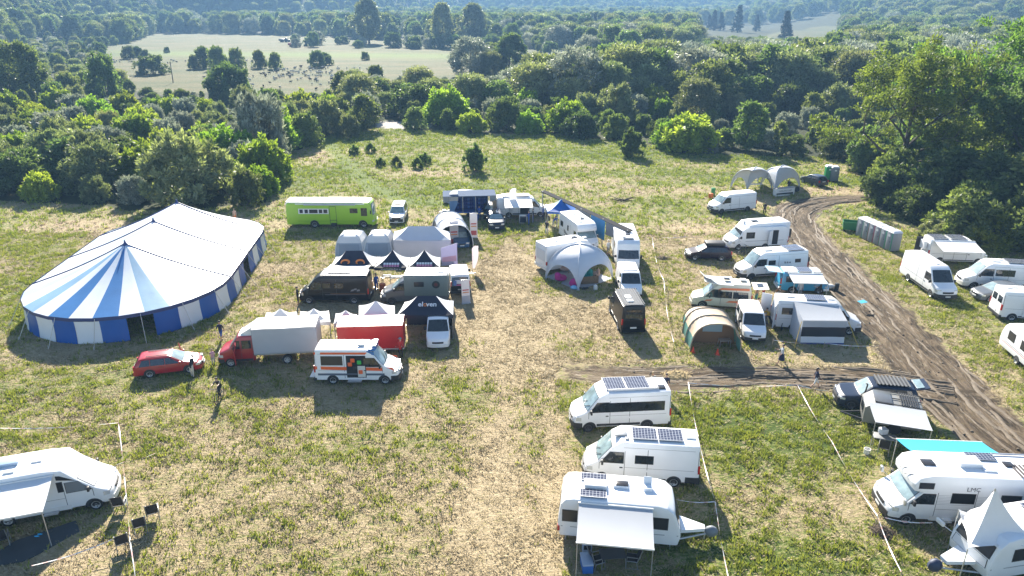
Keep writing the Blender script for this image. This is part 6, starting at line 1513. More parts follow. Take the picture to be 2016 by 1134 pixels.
# grey off-road trailer with awning
a,b=G(1697,862),G(1788,866); t=thing('camping_trailer','grey box camping trailer with slatted roof rack and awning','trailer',(0,0,0)); L=3.3
prof=[(0,.5),(0,1.7),(.15,1.95),(L-.5,1.95),(L,1.55),(L,.5)]; GT=pt('warm_grey_paint',(.20,.20,.19),rough=.4)
bm=bmesh.new(); vs=[[bm.verts.new((x-L/2,s*.9,z)) for x,z in prof] for s in (-1,1)]; bm.faces.new(vs[0][::-1]); bm.faces.new(vs[1])
for i in range(6): bm.faces.new((vs[0][i],vs[0][(i+1)%6],vs[1][(i+1)%6],vs[1][i]))
bmesh.ops.recalc_face_normals(bm,faces=bm.faces[:]); bmesh.ops.bevel(bm,geom=bm.edges[:],offset=.05,segments=2,profile=.5,affect='EDGES'); mb=MB(); mb.bm(bm); mb.build('body',GT,t)
mb=MB()
for k in range(8): mb.cbox((-1.25+.13*k+ (.0),0,2.06),(.06,1.6,.04))
for y in (-.8,0,.8): mb.cbox((-.3,y,2.02),(2.6,.05,.05))
mb.build('roof_rack',BLACKP,t)
mb=MB(); mb.cbox((.65,0,2.03),(1.0,1.5,.05),0,0,.02); mb.build('roof_hatch',DKGREY,t)
mb=MB(); mb.cbox((L/2+.0,0,1.25),(.05,1.1,.6),0,0,.02); mb.build('front_window',GLASS,t)
mb=MB(); mb.slab([(1.5,.95,1.98),(-1.6,.95,1.98),(-1.7,3.0,1.85),(1.3,3.0,1.80)],.03,0,8,.05); aw=mb.build('awning',AWG,t)
for p in ((1.3,2.97,1.78),(-1.65,2.97,1.83)): mb=MB(); mb.tube([p,(p[0],p[1]+.05,0)],.022,6); mb.build('awning_leg',ALU,aw)
for s in (1,-1): mb=MB(); mb.lathe([(.05,0),(.35,0),(.38,.04),(.38,.2),(.05,.24)],18,0,lambda x,y,z:(-.2+x,s*(.95-z),.38+y)); mb.build('wheel',RUBBER,t)
mb=MB(); mb.tube([(L/2,.5,.5),(L/2+1.2,0,.5)],.05,6); mb.tube([(L/2,-.5,.5),(L/2+1.2,0,.5)],.05,6); mb.build('drawbar',BLACKP,t)
a=G(1690,835); t.location=(a.x+1.75,a.y-.25,0); t.rotation_euler=(0,0,R(160)); TR=t
# big motorhome with turquoise awning
v=make_mh('large white alcove motorhome with turquoise awning on its far side',8.2,2.32,3.0,'alcove',wb=4.6,wins=((2.0,2.9),(4.2,5.3)),fo=.95,vents=False); gs=v.mi(mat('pale_grey_line',(.42,.44,.47),.5))
for k in range(7): v.line(2.9,1.36+.09*k,6.0,1.36+.09*k,gs,(1,),.022)
v.rectwin(6.35,7.05,2.28,2.58,glass=ACRYL); v.rectwin(4.2,5.3,1.5,2.02,sides=(1,),glass=ACRYL,fr=.05)
v.vent(6.2,0,.6,.5,m=ACRYL); v.vent(4.2,-.1,1.1,.8,m=GRP,h=.26); v.vent(3.4,.45,.6,.35,m=GRP); v.solar(2.6,4.0,-1.0,-.35); v.vent(2.2,-.1,.45,.45,m=ACRYL)
mb=MB()
for k in range(9): mb.cbox((-8.2/2+.5+.2*k,.45,3.07),(.09,1.1,.03))
mb.build('roof_walk_slat',mat('brown_slat',(.10,.085,.08),.6),v.root); v.block('roof_rail',.2,2.6,-1.02,-.98,3.03,3.12,ALU)
v.awning(1.6,6.2,-1,2.2,2.75,2.25,AWC); v.block('entrance_step',5.15,5.6,1.15,1.4,.42,.56,WHITE2)
text('LMC',v.root,(4.35-4.1,1.165,2.32),(R(90),0,R(180)),.34,mat('grey_lettering',(.12,.13,.15),.5)); text('LMC',v.root,(6.9-4.1,1.14,1.12),(R(90),0,R(180)),.26,mat('grey_lettering',(.12,.13,.15),.5))
for s in (1,-1): mb=MB(); mb.tube([(3.1+.25,s*.6,1.15),(3.25,s*.95,1.35),(3.5,s*1.35,1.5)],.02,5); mb.cbox((3.55,s*1.4,1.6),(.12,.25,.32),0,0,.03); mb.build('mirror_bracket',ALU,v.root); wipers(v)
v.done(); a=G(1731,1003); fw=G(1780.8,1033.5); b=G(1932,1033); h=(fw-b).normalized(); h=Vector((-1,.07,0)).normalized(); n2=Vector((-h.y,h.x,0)); 
xf=v.L-.95-v.L/2; p=fw-h*xf-n2*v.ty; v.at(p.x,p.y,math.degrees(math.atan2(h.y,h.x))); LM=v
# bottom right caravan
v=make_caravan('white touring caravan with a wide front window in the bottom right corner',6.2,2.35,2.55,wins=((3.6,5.0),(1.4,2.4)),wx=2.8,hitch=1.6); v.solar(1.6,3.0,-.9,.0); v.front(9,.08,.9,.8,.86,name='front_lower_panel',glass=mat('pale_grey_panel',(.60,.62,.65),.45))
mb=MB(); mb.slab([(3.1,-.55,.80),(3.1,.55,.80),(4.3,.2,.70),(4.3,-.2,.70)],.2,0,2); mb.build('drawbar_cover',GRP,v.root); mb=MB(); mb.ell((4.7,0,.55),(.36,.26,.34),10,7); mb.build('hitch_cover',mat('navy_cover',(.03,.04,.08),.6),v.root)
for s in (1,): mb=MB(); mb.tube([(2.9,-1.1,1.2),(3.1,-1.6,1.3)],.02,5); mb.cbox((3.12,-1.75,1.35),(.14,.5,.22),0,0,.04); mb.build('towing_mirror',WHITE2,v.root)
v.done(); a=G(1905,1128); v.at(a.x+2.9,a.y+.8,191)
# bottom left motorhome
v=make_mh('white low profile motorhome with covered windscreen and white awning at bottom left',7.4,2.32,2.8,'semi',wb=4.0,wins=((5.0,5.2),(1.2,2.2)),vents=False,ws=mat('windscreen_cover',(.55,.57,.58),.6),rim=ALU); cv=v.mi(mat('grey_cover_fabric',(.17,.19,.21),.65)); bl=v.mi(mat('pale_blue_band',(.22,.42,.66),.45))
v.block('bonnet_cover',6.35,7.44,-1.02,1.02,.95,1.20,mat('grey_cover_fabric',(.17,.19,.21),.65),n=(6,8,1)) if 0 else None
v.decal([(5.35,1.36),(6.45,1.36),(6.0,1.98),(5.35,1.98)],cv,e=.02); v.decal([(.1,2.42),(4.8,2.42),(4.8,2.58),(.1,2.58)],bl); v.decal([(5.0,2.2),(5.9,2.0),(5.2,2.42),(5.0,2.45)],v.mi(ACRYL),e=.01)
v.awning(-.2,4.9,-1,2.4,2.55,2.15,AWW); v.block('entrance_step',4.1,4.8,-1.45,-1.18,.36,.42,ALU); v.vent(4.0,.1,.5,.45); v.vent(2.4,.2,1.5,.5,m=mat('blue_grey_dome',(.30,.40,.52),.3),h=.2); v.vent(2.9,-.6,.5,.3)
v.done(); fw=G(191.9,1003.5); h=Vector((math.cos(R(19)),math.sin(R(19)),0)); n2=Vector((-h.y,h.x,0)); xf=v.L-.95-v.L/2; p=fw-h*xf+n2*v.ty; v.at(p.x,p.y,19); BLM=v
v=make_car('dark small car behind the arch tents seen from its rear quarter','car','small_car',4.2,1.78,1.5,2.55,pt('midnight_paint',(.03,.04,.06)),'hatch',rim=ALU); v.root['label']='dark hatchback beside the green toilet at the far wood edge'; v.done().by_end((1608,369.5),(1633,367),'rear')
# ---------------------------------------------------------------- tents, canopies and small things
MAG=mat('magenta_fabric',(.42,.02,.20),.7); TEALF=mat('teal_fabric',(.02,.28,.25),.7); PEACH=mat('peach_fabric',(.55,.36,.28),.7)
CTX=mat('white_lettering',(.75,.75,.75),.5); ORG=mat('orange_print',(.62,.20,.05),.6)
def facing(px,py,deg=0): g=G(px,py); return g
# black canopy
t,E,_=canopy('navy black pop-up canopy with white corners and a white word on its roof',[(782,620),(892,620),(893,592),(797,594.5)],2.1,('ridge',3.15,.36),(TBLACK,TWHITE,TBLACK,TWHITE),valm=TBLACK,walls=((1,TBLACK,'side_wall'),(2,TBLACK,'back_wall')),sag=.12)
m=(E[0]+E[1])/2; r_=_[0]*.5+_[1]*.5; q=m*.42+r_*.58; d=(r_-m); an=math.atan2(d.z,math.hypot(d.x,d.y))
for wd,off,mm in (('el',-.42,CTX),('o',-.06,ORG),('ven',.44,CTX)): text(wd,t,(q.x+off,q.y-.10,q.z+.0),(an,0,0),.60,mm,bold=.012)
# triple canopy row
CY=[('navy black canopy with orange curl prints, left of the canopy row',[(649,526.6),(735.8,524),(749.6,505.5),(661.7,505.5)],('ridge',3.25,.38)),
('navy black and white peaked canopy in the middle of the canopy row',[(736.5,526.6),(802.5,526.6),(808,507),(750.5,506)],('peak',3.4)),
('navy black and white peaked canopy at the right of the canopy row',[(804.6,525.6),(866,525.6),(867,506.5),(809,507)],('peak',3.4))]
PINKP=mat('pink_print',(.62,.22,.34),.6)
for k,(lb,e,ap) in enumerate(CY):
    t,E,rr=canopy(lb,e,2.15,ap,(TBLACK,TWHITE,TBLACK if k==0 else TWHITE,TWHITE),valm=TBLACK,sag=.22)
    m=(E[0]+E[1])/2; r_=(rr[0]+rr[1])/2; d=r_-m; 
    if k==0:
        for s in (1,-1):
            mb=MB(); c=m*.66+r_*.34; P=[]
            for q in range(15): a=q/14*4.4-.4; rad=.48-.018*q; P.append(Vector((c.x+s*(.62+rad*math.cos(a)),c.y+d.y*.30*rad*math.sin(a)*1.2,c.z-.16+d.z*.42*rad*math.sin(a)*1.0+.05)))
            mb.tube(P,[.05+.05*math.sin(3.14*q/14) for q in range(15)],6); mb.build('roof_print',ORG,t)
    else:
        an=math.atan2(d.z,math.hypot(d.x,d.y))
        for z,mm in ((.22,CTX),(.10,PINKP)):
            q=m*(1-z-.06)+r_*(z+.06); mb=MB(); M=Matrix.Translation(q+Vector((0,-.05,-.11)))@Matrix.Rotation(an*.8,4,'X')
            for j in range(6): mb.cbox((-.62+.25*j,0,0),(.20,.22,.02),0,0,0,M)
            mb.build('roof_print',mm,t)
        if k==1: text('www.motion-liner.eu',t,(m.x,m.y-.03,m.z-.16),(R(90),0,0),.22,CTX)
# translucent print banner right of the row
g=G(882,531); mb=MB(); mb.slab([(-.7,0,.2),(.9,.4,.2),(.9,.4,2.5),(-.7,0,2.1)],.015,0,4); mb.slab([(-.6,-.0,.6),(.8,.36,.6),(.8,.36,1.2),(-.6,.0,1.1)],.012,1,2)
mb.build('x',[fabric('lilac_banner',(.52,.50,.66),.5,.4),mat('pink_banner_print',(.60,.35,.48),.6)]); ob=bpy.data.objects['x']; ob.name='print_banner'; ob.location=(g.x,g.y+.6,0); tag(ob,'lilac and pink printed cloth banner beside the white topped van','banner')
# rounded white tents
def hip_tent(label,l,r,depth,h,wallm,topm,group):
    a,b=G(*l),G(*r); h_=(b-a).normalized(); n=Vector((-h_.y,h_.x,0)); W=(b-a).length; c=(a+b)/2+n*depth/2
    t=thing('room_tent',label,'tent',(c.x,c.y,0),math.atan2(h_.y,h_.x),group); w,d=W/2,depth/2
    st=[(1.04,0),(1.0,.9),(.90,1.55),(.70,h*.93),(.45,h)]
    mb=MB()
    for k in range(4):
        for (s0,z0),(s1,z1) in zip(st[:-1],st[1:]):
            for sd in range(4):
                pass
        break
    cs=[(-w,-d),(w,-d),(w,d),(-w,d)]
    for sd in range(4):
        (x0,y0),(x1,y1)=cs[sd],cs[(sd+1)%4]
        for i,((s0,z0),(s1,z1)) in enumerate(zip(st[:-1],st[1:])):
            bul=.06
            def f(u,v):
                s=s0+(s1-s0)*v; z=z0+(z1-z0)*v; p=Vector((x0*(1-u)+x1*u,y0*(1-u)+y1*u,0))*s; k=1+bul*math.sin(math.pi*u)*(-.6 if i<2 else .4); return Vector((p.x*k,p.y*k,z))
            mb.grid(f,6,2,0 if i<2 else 1)
    s=st[-1][0]; mb.add([(x*s,y*s,h) for x,y in cs],[(0,1,2,3)],1)
    mb.build('canopy',[wallm,topm],t,ang=45)
    mb=MB(); mb.slab([(-w*.78,-d*1.035,.25),(w*.78,-d*1.035,.25),(w*.72,-d*.97,1.45),(-w*.72,-d*.97,1.45)],.02,0,2); mb.build('front_panel',mat('blue_grey_panel',(.30,.36,.45),.55),t)
    for x,y in cs: mb=MB(); mb.tube([(x*st[0][0],y*st[0][0],0)]+[(x*s_*1.01,y*s_*1.01,z) for s_,z in st[1:]],.05,6); mb.build('air_beam',TWHITE,t)
    return t
TBG=fabric('blue_grey_tent',(.42,.50,.60),.55,.3)
hip_tent('pale blue-grey room tent behind the orange print canopy',(662,507),(716,507),3.0,2.35,TBG,TWHITE,None)
hip_tent('pale blue-grey room tent next to the big lilac walled canopy',(719,506),(772,506),3.0,2.35,TBG,TWHITE,None)
canopy('large white canopy with lilac closed front walls',[(774,473),(887,473),(885,455.5),(776,455.5)],2.2,('ridge',3.25,.46),(TGREY,TWHITE,TWHITE,TWHITE),valm=TLILAC,walls=((0,TLILAC,'front_wall'),(1,TLILAC,'side_wall'),(3,TLILAC,'side_wall')),sag=.1)
# small white canopies behind the truck
for lb,e,ap,z in (('low white canopy at the left behind the grey truck box',[(519,633),(586,631),(584,614),(524,615.5)],('peak',2.75),2.05),('low white canopy behind the right end of the grey truck box',[(589,634),(650,633),(647,612),(591,613.5)],('peak',2.75),2.05),('small white canopy between grey truck box and red trailer',[(657,637),(707,634),(702,619),(661,617)],('peak',2.7),2.0),('tall white canopy with a sharp gable behind the red trailer',[(706,629),(777,629),(777,601.5),(706.5,601)],('ridge',3.1,.05),2.15)):
    canopy(lb,e,z,ap,(TWHITE,TWHITE,TWHITE,TWHITE),sag=.18 if 'low' in lb else .1)
# blue canopy
TBLUE=fabric('blue_tent_fabric',(.02,.12,.46),.5,.2,bump=.1,bscale=2); TBLUEP=fabric('pale_blue_tent_fabric',(.30,.52,.72),.5,.2)
canopy('blue pop-up canopy between the white awning van and the motorhome',[(1078,416),(1134,418),(1132,404),(1074,402.5)],2.2,('peak',3.3),(TBLUE,TBLUE,TBLUE,TBLUEP),sag=.2)
# dark air tent with a car inside
g=G(889,497); tunnel_tent('dark grey arch tent sheltering a blue car',G(893,484),R(-78),3.9,2.75,[(-4.2,1.0,1.0),(-1.5,1.03,1.0),(1.3,1.02,1.0)],TGREY,mat('charcoal_tent_fabric',(.035,.037,.045),.6),TWHITE)
v=make_car('blue car parked inside the dark grey arch tent','car','small_car',4.2,1.78,1.5,2.6,pt('steel_blue_paint',(.03,.09,.18)),'hatch'); v.done(); g=G(905,491); v.at(g.x,g.y+2.0,-82)
PR=(mat('banner_print_red',(.55,.10,.10),.6),mat('banner_print_orange',(.70,.30,.16),.6),mat('banner_print_lilac',(.42,.38,.50),.6))
BW=fabric('white_banner_cloth',(.66,.64,.66),.5,.3)
banner_stand('tall roll-up banner with orange print in front of the dark arch tent',G(895,485.5),R(-80),.95,2.9,BW,None,stripe=PR,lean=.1)
banner_stand('tall roll-up banner with orange print beside the dark blue crossover',G(933,468.5),R(-84),.85,2.9,BW,None,stripe=PR,lean=.1)
banner_stand('narrow roll-up banner leaning against the white topped van',G(918,598),R(-75),.75,2.2,BW,None,stripe=PR,lean=.25)
BFB=fabric('blue_flag_cloth',(.18,.34,.62),.5,.3); BFW=fabric('white_flag_cloth',(.72,.72,.74),.5,.3)
beach_flag('blue and white feather flag in front of the blue exhibition trailer',G(886,429),R(-72),3.6,1.1,BFW,BFB,.0)
beach_flag('white feather flag standing before the white awning van',G(1003,430),R(-80),3.9,.85,BFW)
beach_flag('pale pink printed feather flag on the grass right of the white topped van',G(930,538),R(-75),2.9,.65,fabric('pink_white_flag_cloth',(.66,.56,.58),.5,.3))
# long solar shade on posts
a,b=G(1069,375,3.2),G(1242,454,3.2); t=thing('solar_shade','long dark sun shade on posts with hanging banners','shade',((a+b)/2)[:2]+(0,),math.atan2((b-a).y,(b-a).x)); L=(b-a).length
mb=MB(); mb.slab([(-L/2,-.30,3.12),(L/2,-.30,3.12),(L/2,.25,3.24),(-L/2,.25,3.24)],.10,0,2); mb.build('shade_roof',mat('dark_shade_net',(.022,.023,.028),.9,spec=.1),t)
for k in range(5):
    x=-L/2+.3+(L-.6)*k/4; mb=MB(); mb.cbox((x,-.2,1.6),(.10,.10,3.2)); mb.build('post',STEEL,t)
mb=MB(); mb.slab([(L*.12,-.3,.9),(L*.27,-.3,.9),(L*.27,-.3,3.1),(L*.12,-.3,3.1)],.02,0,2); mb.build('blue_banner',mat('azure_banner',(.03,.22,.48),.5),t)
mb=MB(); mb.slab([(L*.28,-.29,1.6),(L*.47,-.29,1.9),(L*.47,-.29,3.1),(L*.28,-.29,3.1)],.02,0,2); mb.slab([(-L*.05,-.29,2.2),(L*.11,-.29,2.0),(L*.11,-.29,3.1),(-L*.05,-.29,3.1)],.02,0,2); mb.build('grey_banner',mat('grey_mesh_banner',(.20,.20,.21),.6),t)
# arch tents
TSG=fabric('silver_grey_tent',(.56,.59,.64),.45,.12,var=.03)
star_tent('grey four legged arch tent sheltering colourful bean bags',(1141.5,481),3.3,[(1138.4,571),(1205,545),(1140,521),(1075,547)],TSG,None,.36)
star_tent('left grey arch tent of the pair behind the white delivery van',(1481.7,336),3.5,[(1470,377),(1519,371),(1492,358),(1438,371)],TSG,None,.34)
star_tent('right grey arch tent of the pair, with a lettered counter below',(1533,332),3.5,[(1523,384),(1573,368),(1548,355),(1497,368)],TSG,None,.34)
# counter with lettering
a,b=G(1523,386.5),G(1561,383); c=(a+b)/2; h=(b-a); t=thing('counter','white fronted counter with black lettering under the right arch tent','counter',(c.x,c.y,0),math.atan2(h.y,h.x)); L=h.length
mb=MB(); mb.cbox((0,0,.55),(L,.5,1.1),0,0,.02); mb.build('front_panel',WHITE2,t); mb=MB(); mb.cbox((0,0,1.12),(L+.1,.65,.05),0,0,.01); mb.build('counter_top',STEEL,t); text('OVERLAND CAMP',t,(0,-.262,.72),(R(90),0,0),.26,mat('black_lettering',(.03,.03,.03),.5)); mb=MB(); mb.cbox((0,-.26,.34),(L*.85,.02,.2)); mb.build('dark_band',BLACKP,t)
g=G(1568,378); mb=MB(); mb.lathe([(.05,-.12),(.34,-.12),(.40,-.06),(.40,.06),(.34,.12),(.05,.12)],20,0,lambda x,y,z:(x,z,.4+y)); tag(mb.build('spare_wheel',RUBBER,None,loc=(g.x,g.y,0)),'spare wheel leaning beside the lettered counter','wheel')
table('trestle_table','white trestle table under the left arch tent',G(1487,372),R(5),2.0,.8,.75,WHITE2)
mb=MB(); g=G(1403,385); mb.cbox((0,0,.55),(.5,.4,1.1),0,0,.04); tag(mb.build('green_bin',mat('bin_green',(.03,.25,.07),.5),None,loc=(g.x,g.y,0)),'upright green bin behind the white delivery van','bin')
mb=MB(); g=G(1399,391); mb.cbox((0,0,.4),(.55,.45,.7),0,.3,.06); tag(mb.build('orange_box',mat('box_orange',(.55,.14,.03),.5),None,loc=(g.x,g.y,0)),'orange box at the nose of the white delivery van','box')
# under the middle arch tent
P=[G(*p) for p in ((1074,545),(1137,572),(1208,549),(1135,525))]; c=sum(P,Vector())/4
mb=MB(); mb.slab([tuple(p-c+Vector((0,0,.04))) for p in P],.03,0,6); tag(mb.build('ground_mat',mat('grey_mat',(.36,.38,.41),.35,var=.25,vscale=2),None,loc=c),'grey white groundsheet spread under the arch tent','mat')
def pouf(label,px,py,m,s=1.,rz=0):
    g=G(px,py); mb=MB(); mb.ell((0,0,.28),(.52*s,.46*s,.30),14,9); mb.ell((-.26*s,0,.52),(.24*s,.40*s,.36),12,8); tag(mb.build('bean_bag',m,None,loc=(g.x,g.y,0)),label,'bean bag'); bpy.context.scene.collection.objects[-1].rotation_euler=(0,0,rz)
pouf('magenta bean bag at the left under the arch tent',1104,552,MAG,1.2,.5); pouf('magenta bean bag next to the front tent leg',1130,563,MAG,1.05,1.5); pouf('teal bean bag behind the pallet sofa',1155,545,TEALF,1.2,2.8); pouf('peach bean bag at the back under the arch tent',1112,533,PEACH,1.15,4.); pouf('small peach bean bag beside the teal one',1173,545,PEACH,.8,3.)
g=G(1160,558); t=thing('pallet_sofa','brown wicker sofa under the right half of the arch tent','sofa',(g.x,g.y,0),R(12)); WK=mat('wicker',(.24,.16,.09),.8,var=.35,vscale=12)
mb=MB(); mb.cbox((0,.25,.20),(1.7,.75,.40),0,0,.03); mb.build('seat',WK,t); mb=MB(); mb.cbox((0,-.15,.40),(1.7,.12,.75),0,0,.03); mb.build('backrest',WK,t)
for s in (1,-1): mb=MB(); mb.cbox((s*.8,.25,.32),(.12,.75,.6),0,0,.03); mb.build('armrest',WK,t)
mb=MB(); g=G(1130,569); mb.ell((0,0,.16),(.36,.26,.20),12,8); mb.ell((.28,.02,.10),(.18,.2,.12),10,6); tag(mb.build('blue_bag',mat('light_blue_bag',(.25,.50,.72),.6),None,loc=(g.x,g.y,0)),'light blue bag lying beside the front tent leg','bag')
g=G(1172,570.5); mb=MB(); mb.cbox((0,0,.23),(.34,.34,.46),0,.2,.06); mb.lathe([(.05,.46),(.05,.52)],10); tag(mb.build('water_canister',WHITE2,None,loc=(g.x,g.y,0)),'white water canister on the grass before the arch tent','canister')
g=G(1145,569); mb=MB()
for k in range(5): mb.cbox((.25*k-.5,.1*math.sin(k*2),.08),(.22,.3,.14+.04*(k%2)),0,k*.5,.03)
tag(mb.build('shoe_pile',BLACKP,None,loc=(g.x,g.y,0)),'dark heap of shoes at the front tent leg','shoes')
# tunnel tent
TBEI=fabric('beige_canvas',(.62,.49,.35),.65,.2,bump=.1,bscale=2); TGRN=fabric('green_canvas',(.10,.26,.23),.6,.2)
a=G(1358,688.5); b=G(1458.6,698); c=(a+b)/2; r0=(G(1329,636)+G(1435,640))/2; h=(c-r0).normalized(); Lt=(c-r0).length
tunnel_tent('beige and green tunnel tent with its front wide open',c,math.atan2(h.y,h.x),(b-a).length,2.35,[(-Lt-.3,.80,.62),(-Lt*.66,1.0,.95),(-Lt*.33,1.04,1.0),(0,1.0,1.0)],TBEI,TGRN,mat('canvas_seam',(.34,.27,.19),.6),inner=mat('brown_inner_canvas',(.22,.14,.08),.7,trans=.2))
table('camp_table','low camping table inside the open tunnel tent',c-h*1.0+Vector((.9,.0,0)),R(4),.9,.55,.6,STEEL)
def cone(label,px,py): 
    g=G(px,py); mb=MB(); mb.lathe([(.16,.03),(.13,.05),(.03,.50),(.001,.51)],14); mb.cbox((0,0,.015),(.36,.36,.03)); tag(mb.build('traffic_cone',mat('cone_orange',(.75,.07,.03),.5),None,loc=(g.x,g.y,0)),label,'traffic cone')
cone('orange-red cone before the middle of the tunnel tent opening',1412,698); cone('orange-red cone at the left corner of the tunnel tent',1364,694)
# toilets
TG=mat('toilet_grey',(.20,.22,.245),.5); TGN=mat('toilet_green',(.02,.30,.09),.45); TRG=mat('toilet_green_trim',(.03,.20,.13),.5); TRM=mat('toilet_wine_trim',(.20,.06,.10),.5)
a,b=G(1683.5,464),G(1751,496.5); h=(b-a).normalized(); n2=Vector((h.y,-h.x,0)); n2=n2 if n2.y<0 else -n2
TL=['first grey portable toilet of the row, next to the green skip','second grey portable toilet of the row from the green skip','third grey portable toilet of the row from the green skip','fourth grey portable toilet of the row from the green skip','fifth grey portable toilet of the row from the green skip','last grey portable toilet of the row, farthest from the green skip']
for k in range(6):
    q=a+(b-a)*((k+.5)/6)-n2*.58; portaloo(TL[k],q,math.atan2(n2.y,n2.x),TG,(TRG,TRG,TRM,TRM,TRG,TRG)[k] if k else TG,'row of grey portable toilets')
portaloo('green portable toilet beside the dark hatchback',G(1632,356)+Vector((0,.5,0)),R(-100),TGN,TGN); portaloo('grey portable toilet beside the green one at the wood edge',G(1643,358)+Vector((0,.5,0)),R(-100),TG,TG)
g=G(1674,456); t=thing('waste_container','dark green open waste container on castors','container',(g.x,g.y+.3,0),R(-20)); CG=mat('container_green',(.02,.15,.055),.45)
mb=MB(); mb.add([(-.75,-.55,.25),(.75,-.55,.25),(.75,.55,.25),(-.75,.55,.25),(-.85,-.65,1.2),(.85,-.65,1.2),(.85,.65,1.2),(-.85,.65,1.2),(-.78,-.58,1.2),(.78,-.58,1.2),(.78,.58,1.2),(-.78,.58,1.2),(-.7,-.5,.35),(.7,-.5,.35),(.7,.5,.35),(-.7,.5,.35)],[(3,2,1,0),(0,1,5,4),(1,2,6,5),(2,3,7,6),(3,0,4,7),(4,5,9,8),(5,6,10,9),(6,7,11,10),(7,4,8,11),(8,9,13,12),(9,10,14,13),(10,11,15,14),(11,8,12,15),(12,13,14,15)]); mb.build('body',CG,t)
for sx in (1,-1):
    for sy in (1,-1): mb=MB(); mb.lathe([(.03,-.03),(.12,-.03),(.12,.03),(.03,.03)],12,0,lambda x,y,z:(sx*.6+x,sy*.42+z,.12+y)); mb.build('castor',RUBBER,t)
# pagoda sail bottom right
a,b=G(1932,1033,2.3),G(2030,1030,2.3); ap=G(1960,961,4.5); c=Vector((ap.x,ap.y,0)); t=thing('sail_canopy','white pointed sail canopy between the two right hand motorhomes','canopy',(c.x,c.y,0)); q=ap-c
cn=[Vector((-1.4,-1.2,2.1)),Vector((2.6,-1.3,2.2)),Vector((2.4,1.2,2.3)),Vector((-.6,1.0,2.5))]
mb=MB()
for k in range(4):
    A_,B_=cn[k],cn[(k+1)%4]
    def f(u,w): 
        e=A_*(1-u)+B_*u; e=e*(1-.14*math.sin(math.pi*u)) ; z=2.2+(4.5-2.2)*(w**2.2); r=(1-w)**1.0; return Vector((e.x*r,e.y*r,max(z,e.z*(1-w)+z*w-.3*math.sin(3.14*w))))
    mb.grid(f,10,12,0)
mb.build('sail',TWHITE,t,ang=40); mb=MB(); mb.tube([(0,0,0),(0,0,4.5)],.04,7); mb.build('mast',ALU,t)
for e in cn: mb=MB(); mb.tube([(e.x,e.y,0),tuple(e)],.025,6); mb.build('leg',ALU,t)
# things under the caravan awning
g=G(1155,1121); t=thing('cool_box','blue and grey cool box standing under the caravan awning','cool box',(g.x,g.y+.1,0),R(4)); mb=MB(); mb.cbox((0,0,.24),(.5,.85,.48),0,0,.03); mb.build('body',mat('cool_box_blue',(.03,.13,.40),.45),t); mb=MB(); mb.cbox((0,0,.53),(.53,.88,.10),0,0,.03); mb.build('lid',mat('cool_box_grey',(.35,.42,.52),.45),t)
g=G(1155,1086); mb=MB(); mb.cbox((0,0,.35),(.45,.45,.7),0,0,.03); mb.cbox((0,-.23,.45),(.35,.02,.25),1); tag(mb.build('portable_fridge',[mat('cool_box_grey',(.35,.42,.52),.45),BLACKP],None,loc=(g.x,g.y,0)),'grey portable fridge behind the blue cool box','fridge')
table('camp_table','dark folding table under the caravan awning',G(1205,1112),R(5),1.2,.7,.7,mat('dark_table_top',(.05,.055,.06),.5))
CT='camping chairs around the table under the caravan awning'
camp_chair('black camping chair left of the table under the caravan awning',G(1176,1116),R(20),CT); camp_chair('black camping chair right of the table under the caravan awning',G(1243,1112),R(170),CT)
CL='four black camping chairs at the left tape'
for px,py,rz,lb in ((239,1004,-75,'black camping chair left of the tape, nearest the motorhome nose'),(303,1020,-62,'black camping chair farthest right of the tape'),(278,1046,-60,'black camping chair just right of the tape'),(243,1080,-55,'black camping chair left of the tape, lowest of the four')): camp_chair(lb,G(px,py),R(rz+180),CL)
camp_chair('black camping chair under the awning of the bottom left motorhome',G(8,1072),R(120),CL+' and awning')
P=[G(*p) for p in ((-60,1125),(30,1066),(150,1026),(158,1048),(50,1105))]; c=sum(P,Vector())/5; mb=MB(); Q=[p-c for p in P]
mb.add([(q.x,q.y,.05) for q in Q]+[(q.x,q.y,.0) for q in Q],[(0,4,3,2,1),(5,6,7,8,9)]+[(i,(i+1)%5,5+(i+1)%5,5+i) for i in range(5)]); tag(mb.build('awning_carpet',mat('slate_carpet',(.045,.055,.062),.85,var=.2),None,loc=c),'dark awning carpet beside the bottom left motorhome','carpet')
for k,(px,py) in enumerate(((73,1058),(79,1054))):
    g=G(px,py); mb=MB(); mb.ell((0,0,.075),(.14,.055,.025),10,5); mb.tube([(.03,-.05,.08),(.07,0,.12),(.03,.05,.08)],.012,5); tag(mb.build('flip_flop',mat('flip_flop_blue',(.05,.45,.75),.5),None,loc=(g.x,g.y,0)),'light blue flip-flop on the dark awning carpet','flip-flop','pair of flip-flops')
# under the trailer awning
table('camp_table','folding table with kitchen boxes under the grey trailer awning',G(1738,880),R(-20),1.3,.7,.75,STEEL)
g=G(1733,875); mb=MB(); mb.cbox((0,0,1.0),(.45,.4,.36),0,.2,.05); tag(mb.build('kitchen_box',mat('kitchen_box_white',(.6,.62,.64),.5),None,loc=(g.x,g.y,-.03)),'white box on the folding table by the grey trailer','box')
camp_chair('black camping chair under the grey trailer awning',G(1738,892),R(60),'camping chair at the grey trailer')
g=G(1706,893); mb=MB(); mb.lathe([(.16,0),(.20,.34),(.17,.34),(.14,.05)],14); tag(mb.build('white_bucket',WHITE2,None,loc=(g.x,g.y,0)),'white bucket beside the folding table at the grey trailer','bucket')
g=G(1695,609); t=thing('blue_stool','small blue table top on thin legs near the muddy track','table',(g.x,g.y,0),.3); mb=MB(); mb.slab([(-.35,-.25,.70),(.35,-.25,.74),(.35,.25,.78),(-.35,.25,.74)],.02); mb.build('table_top',mat('stool_blue',(.05,.35,.50),.5),t)
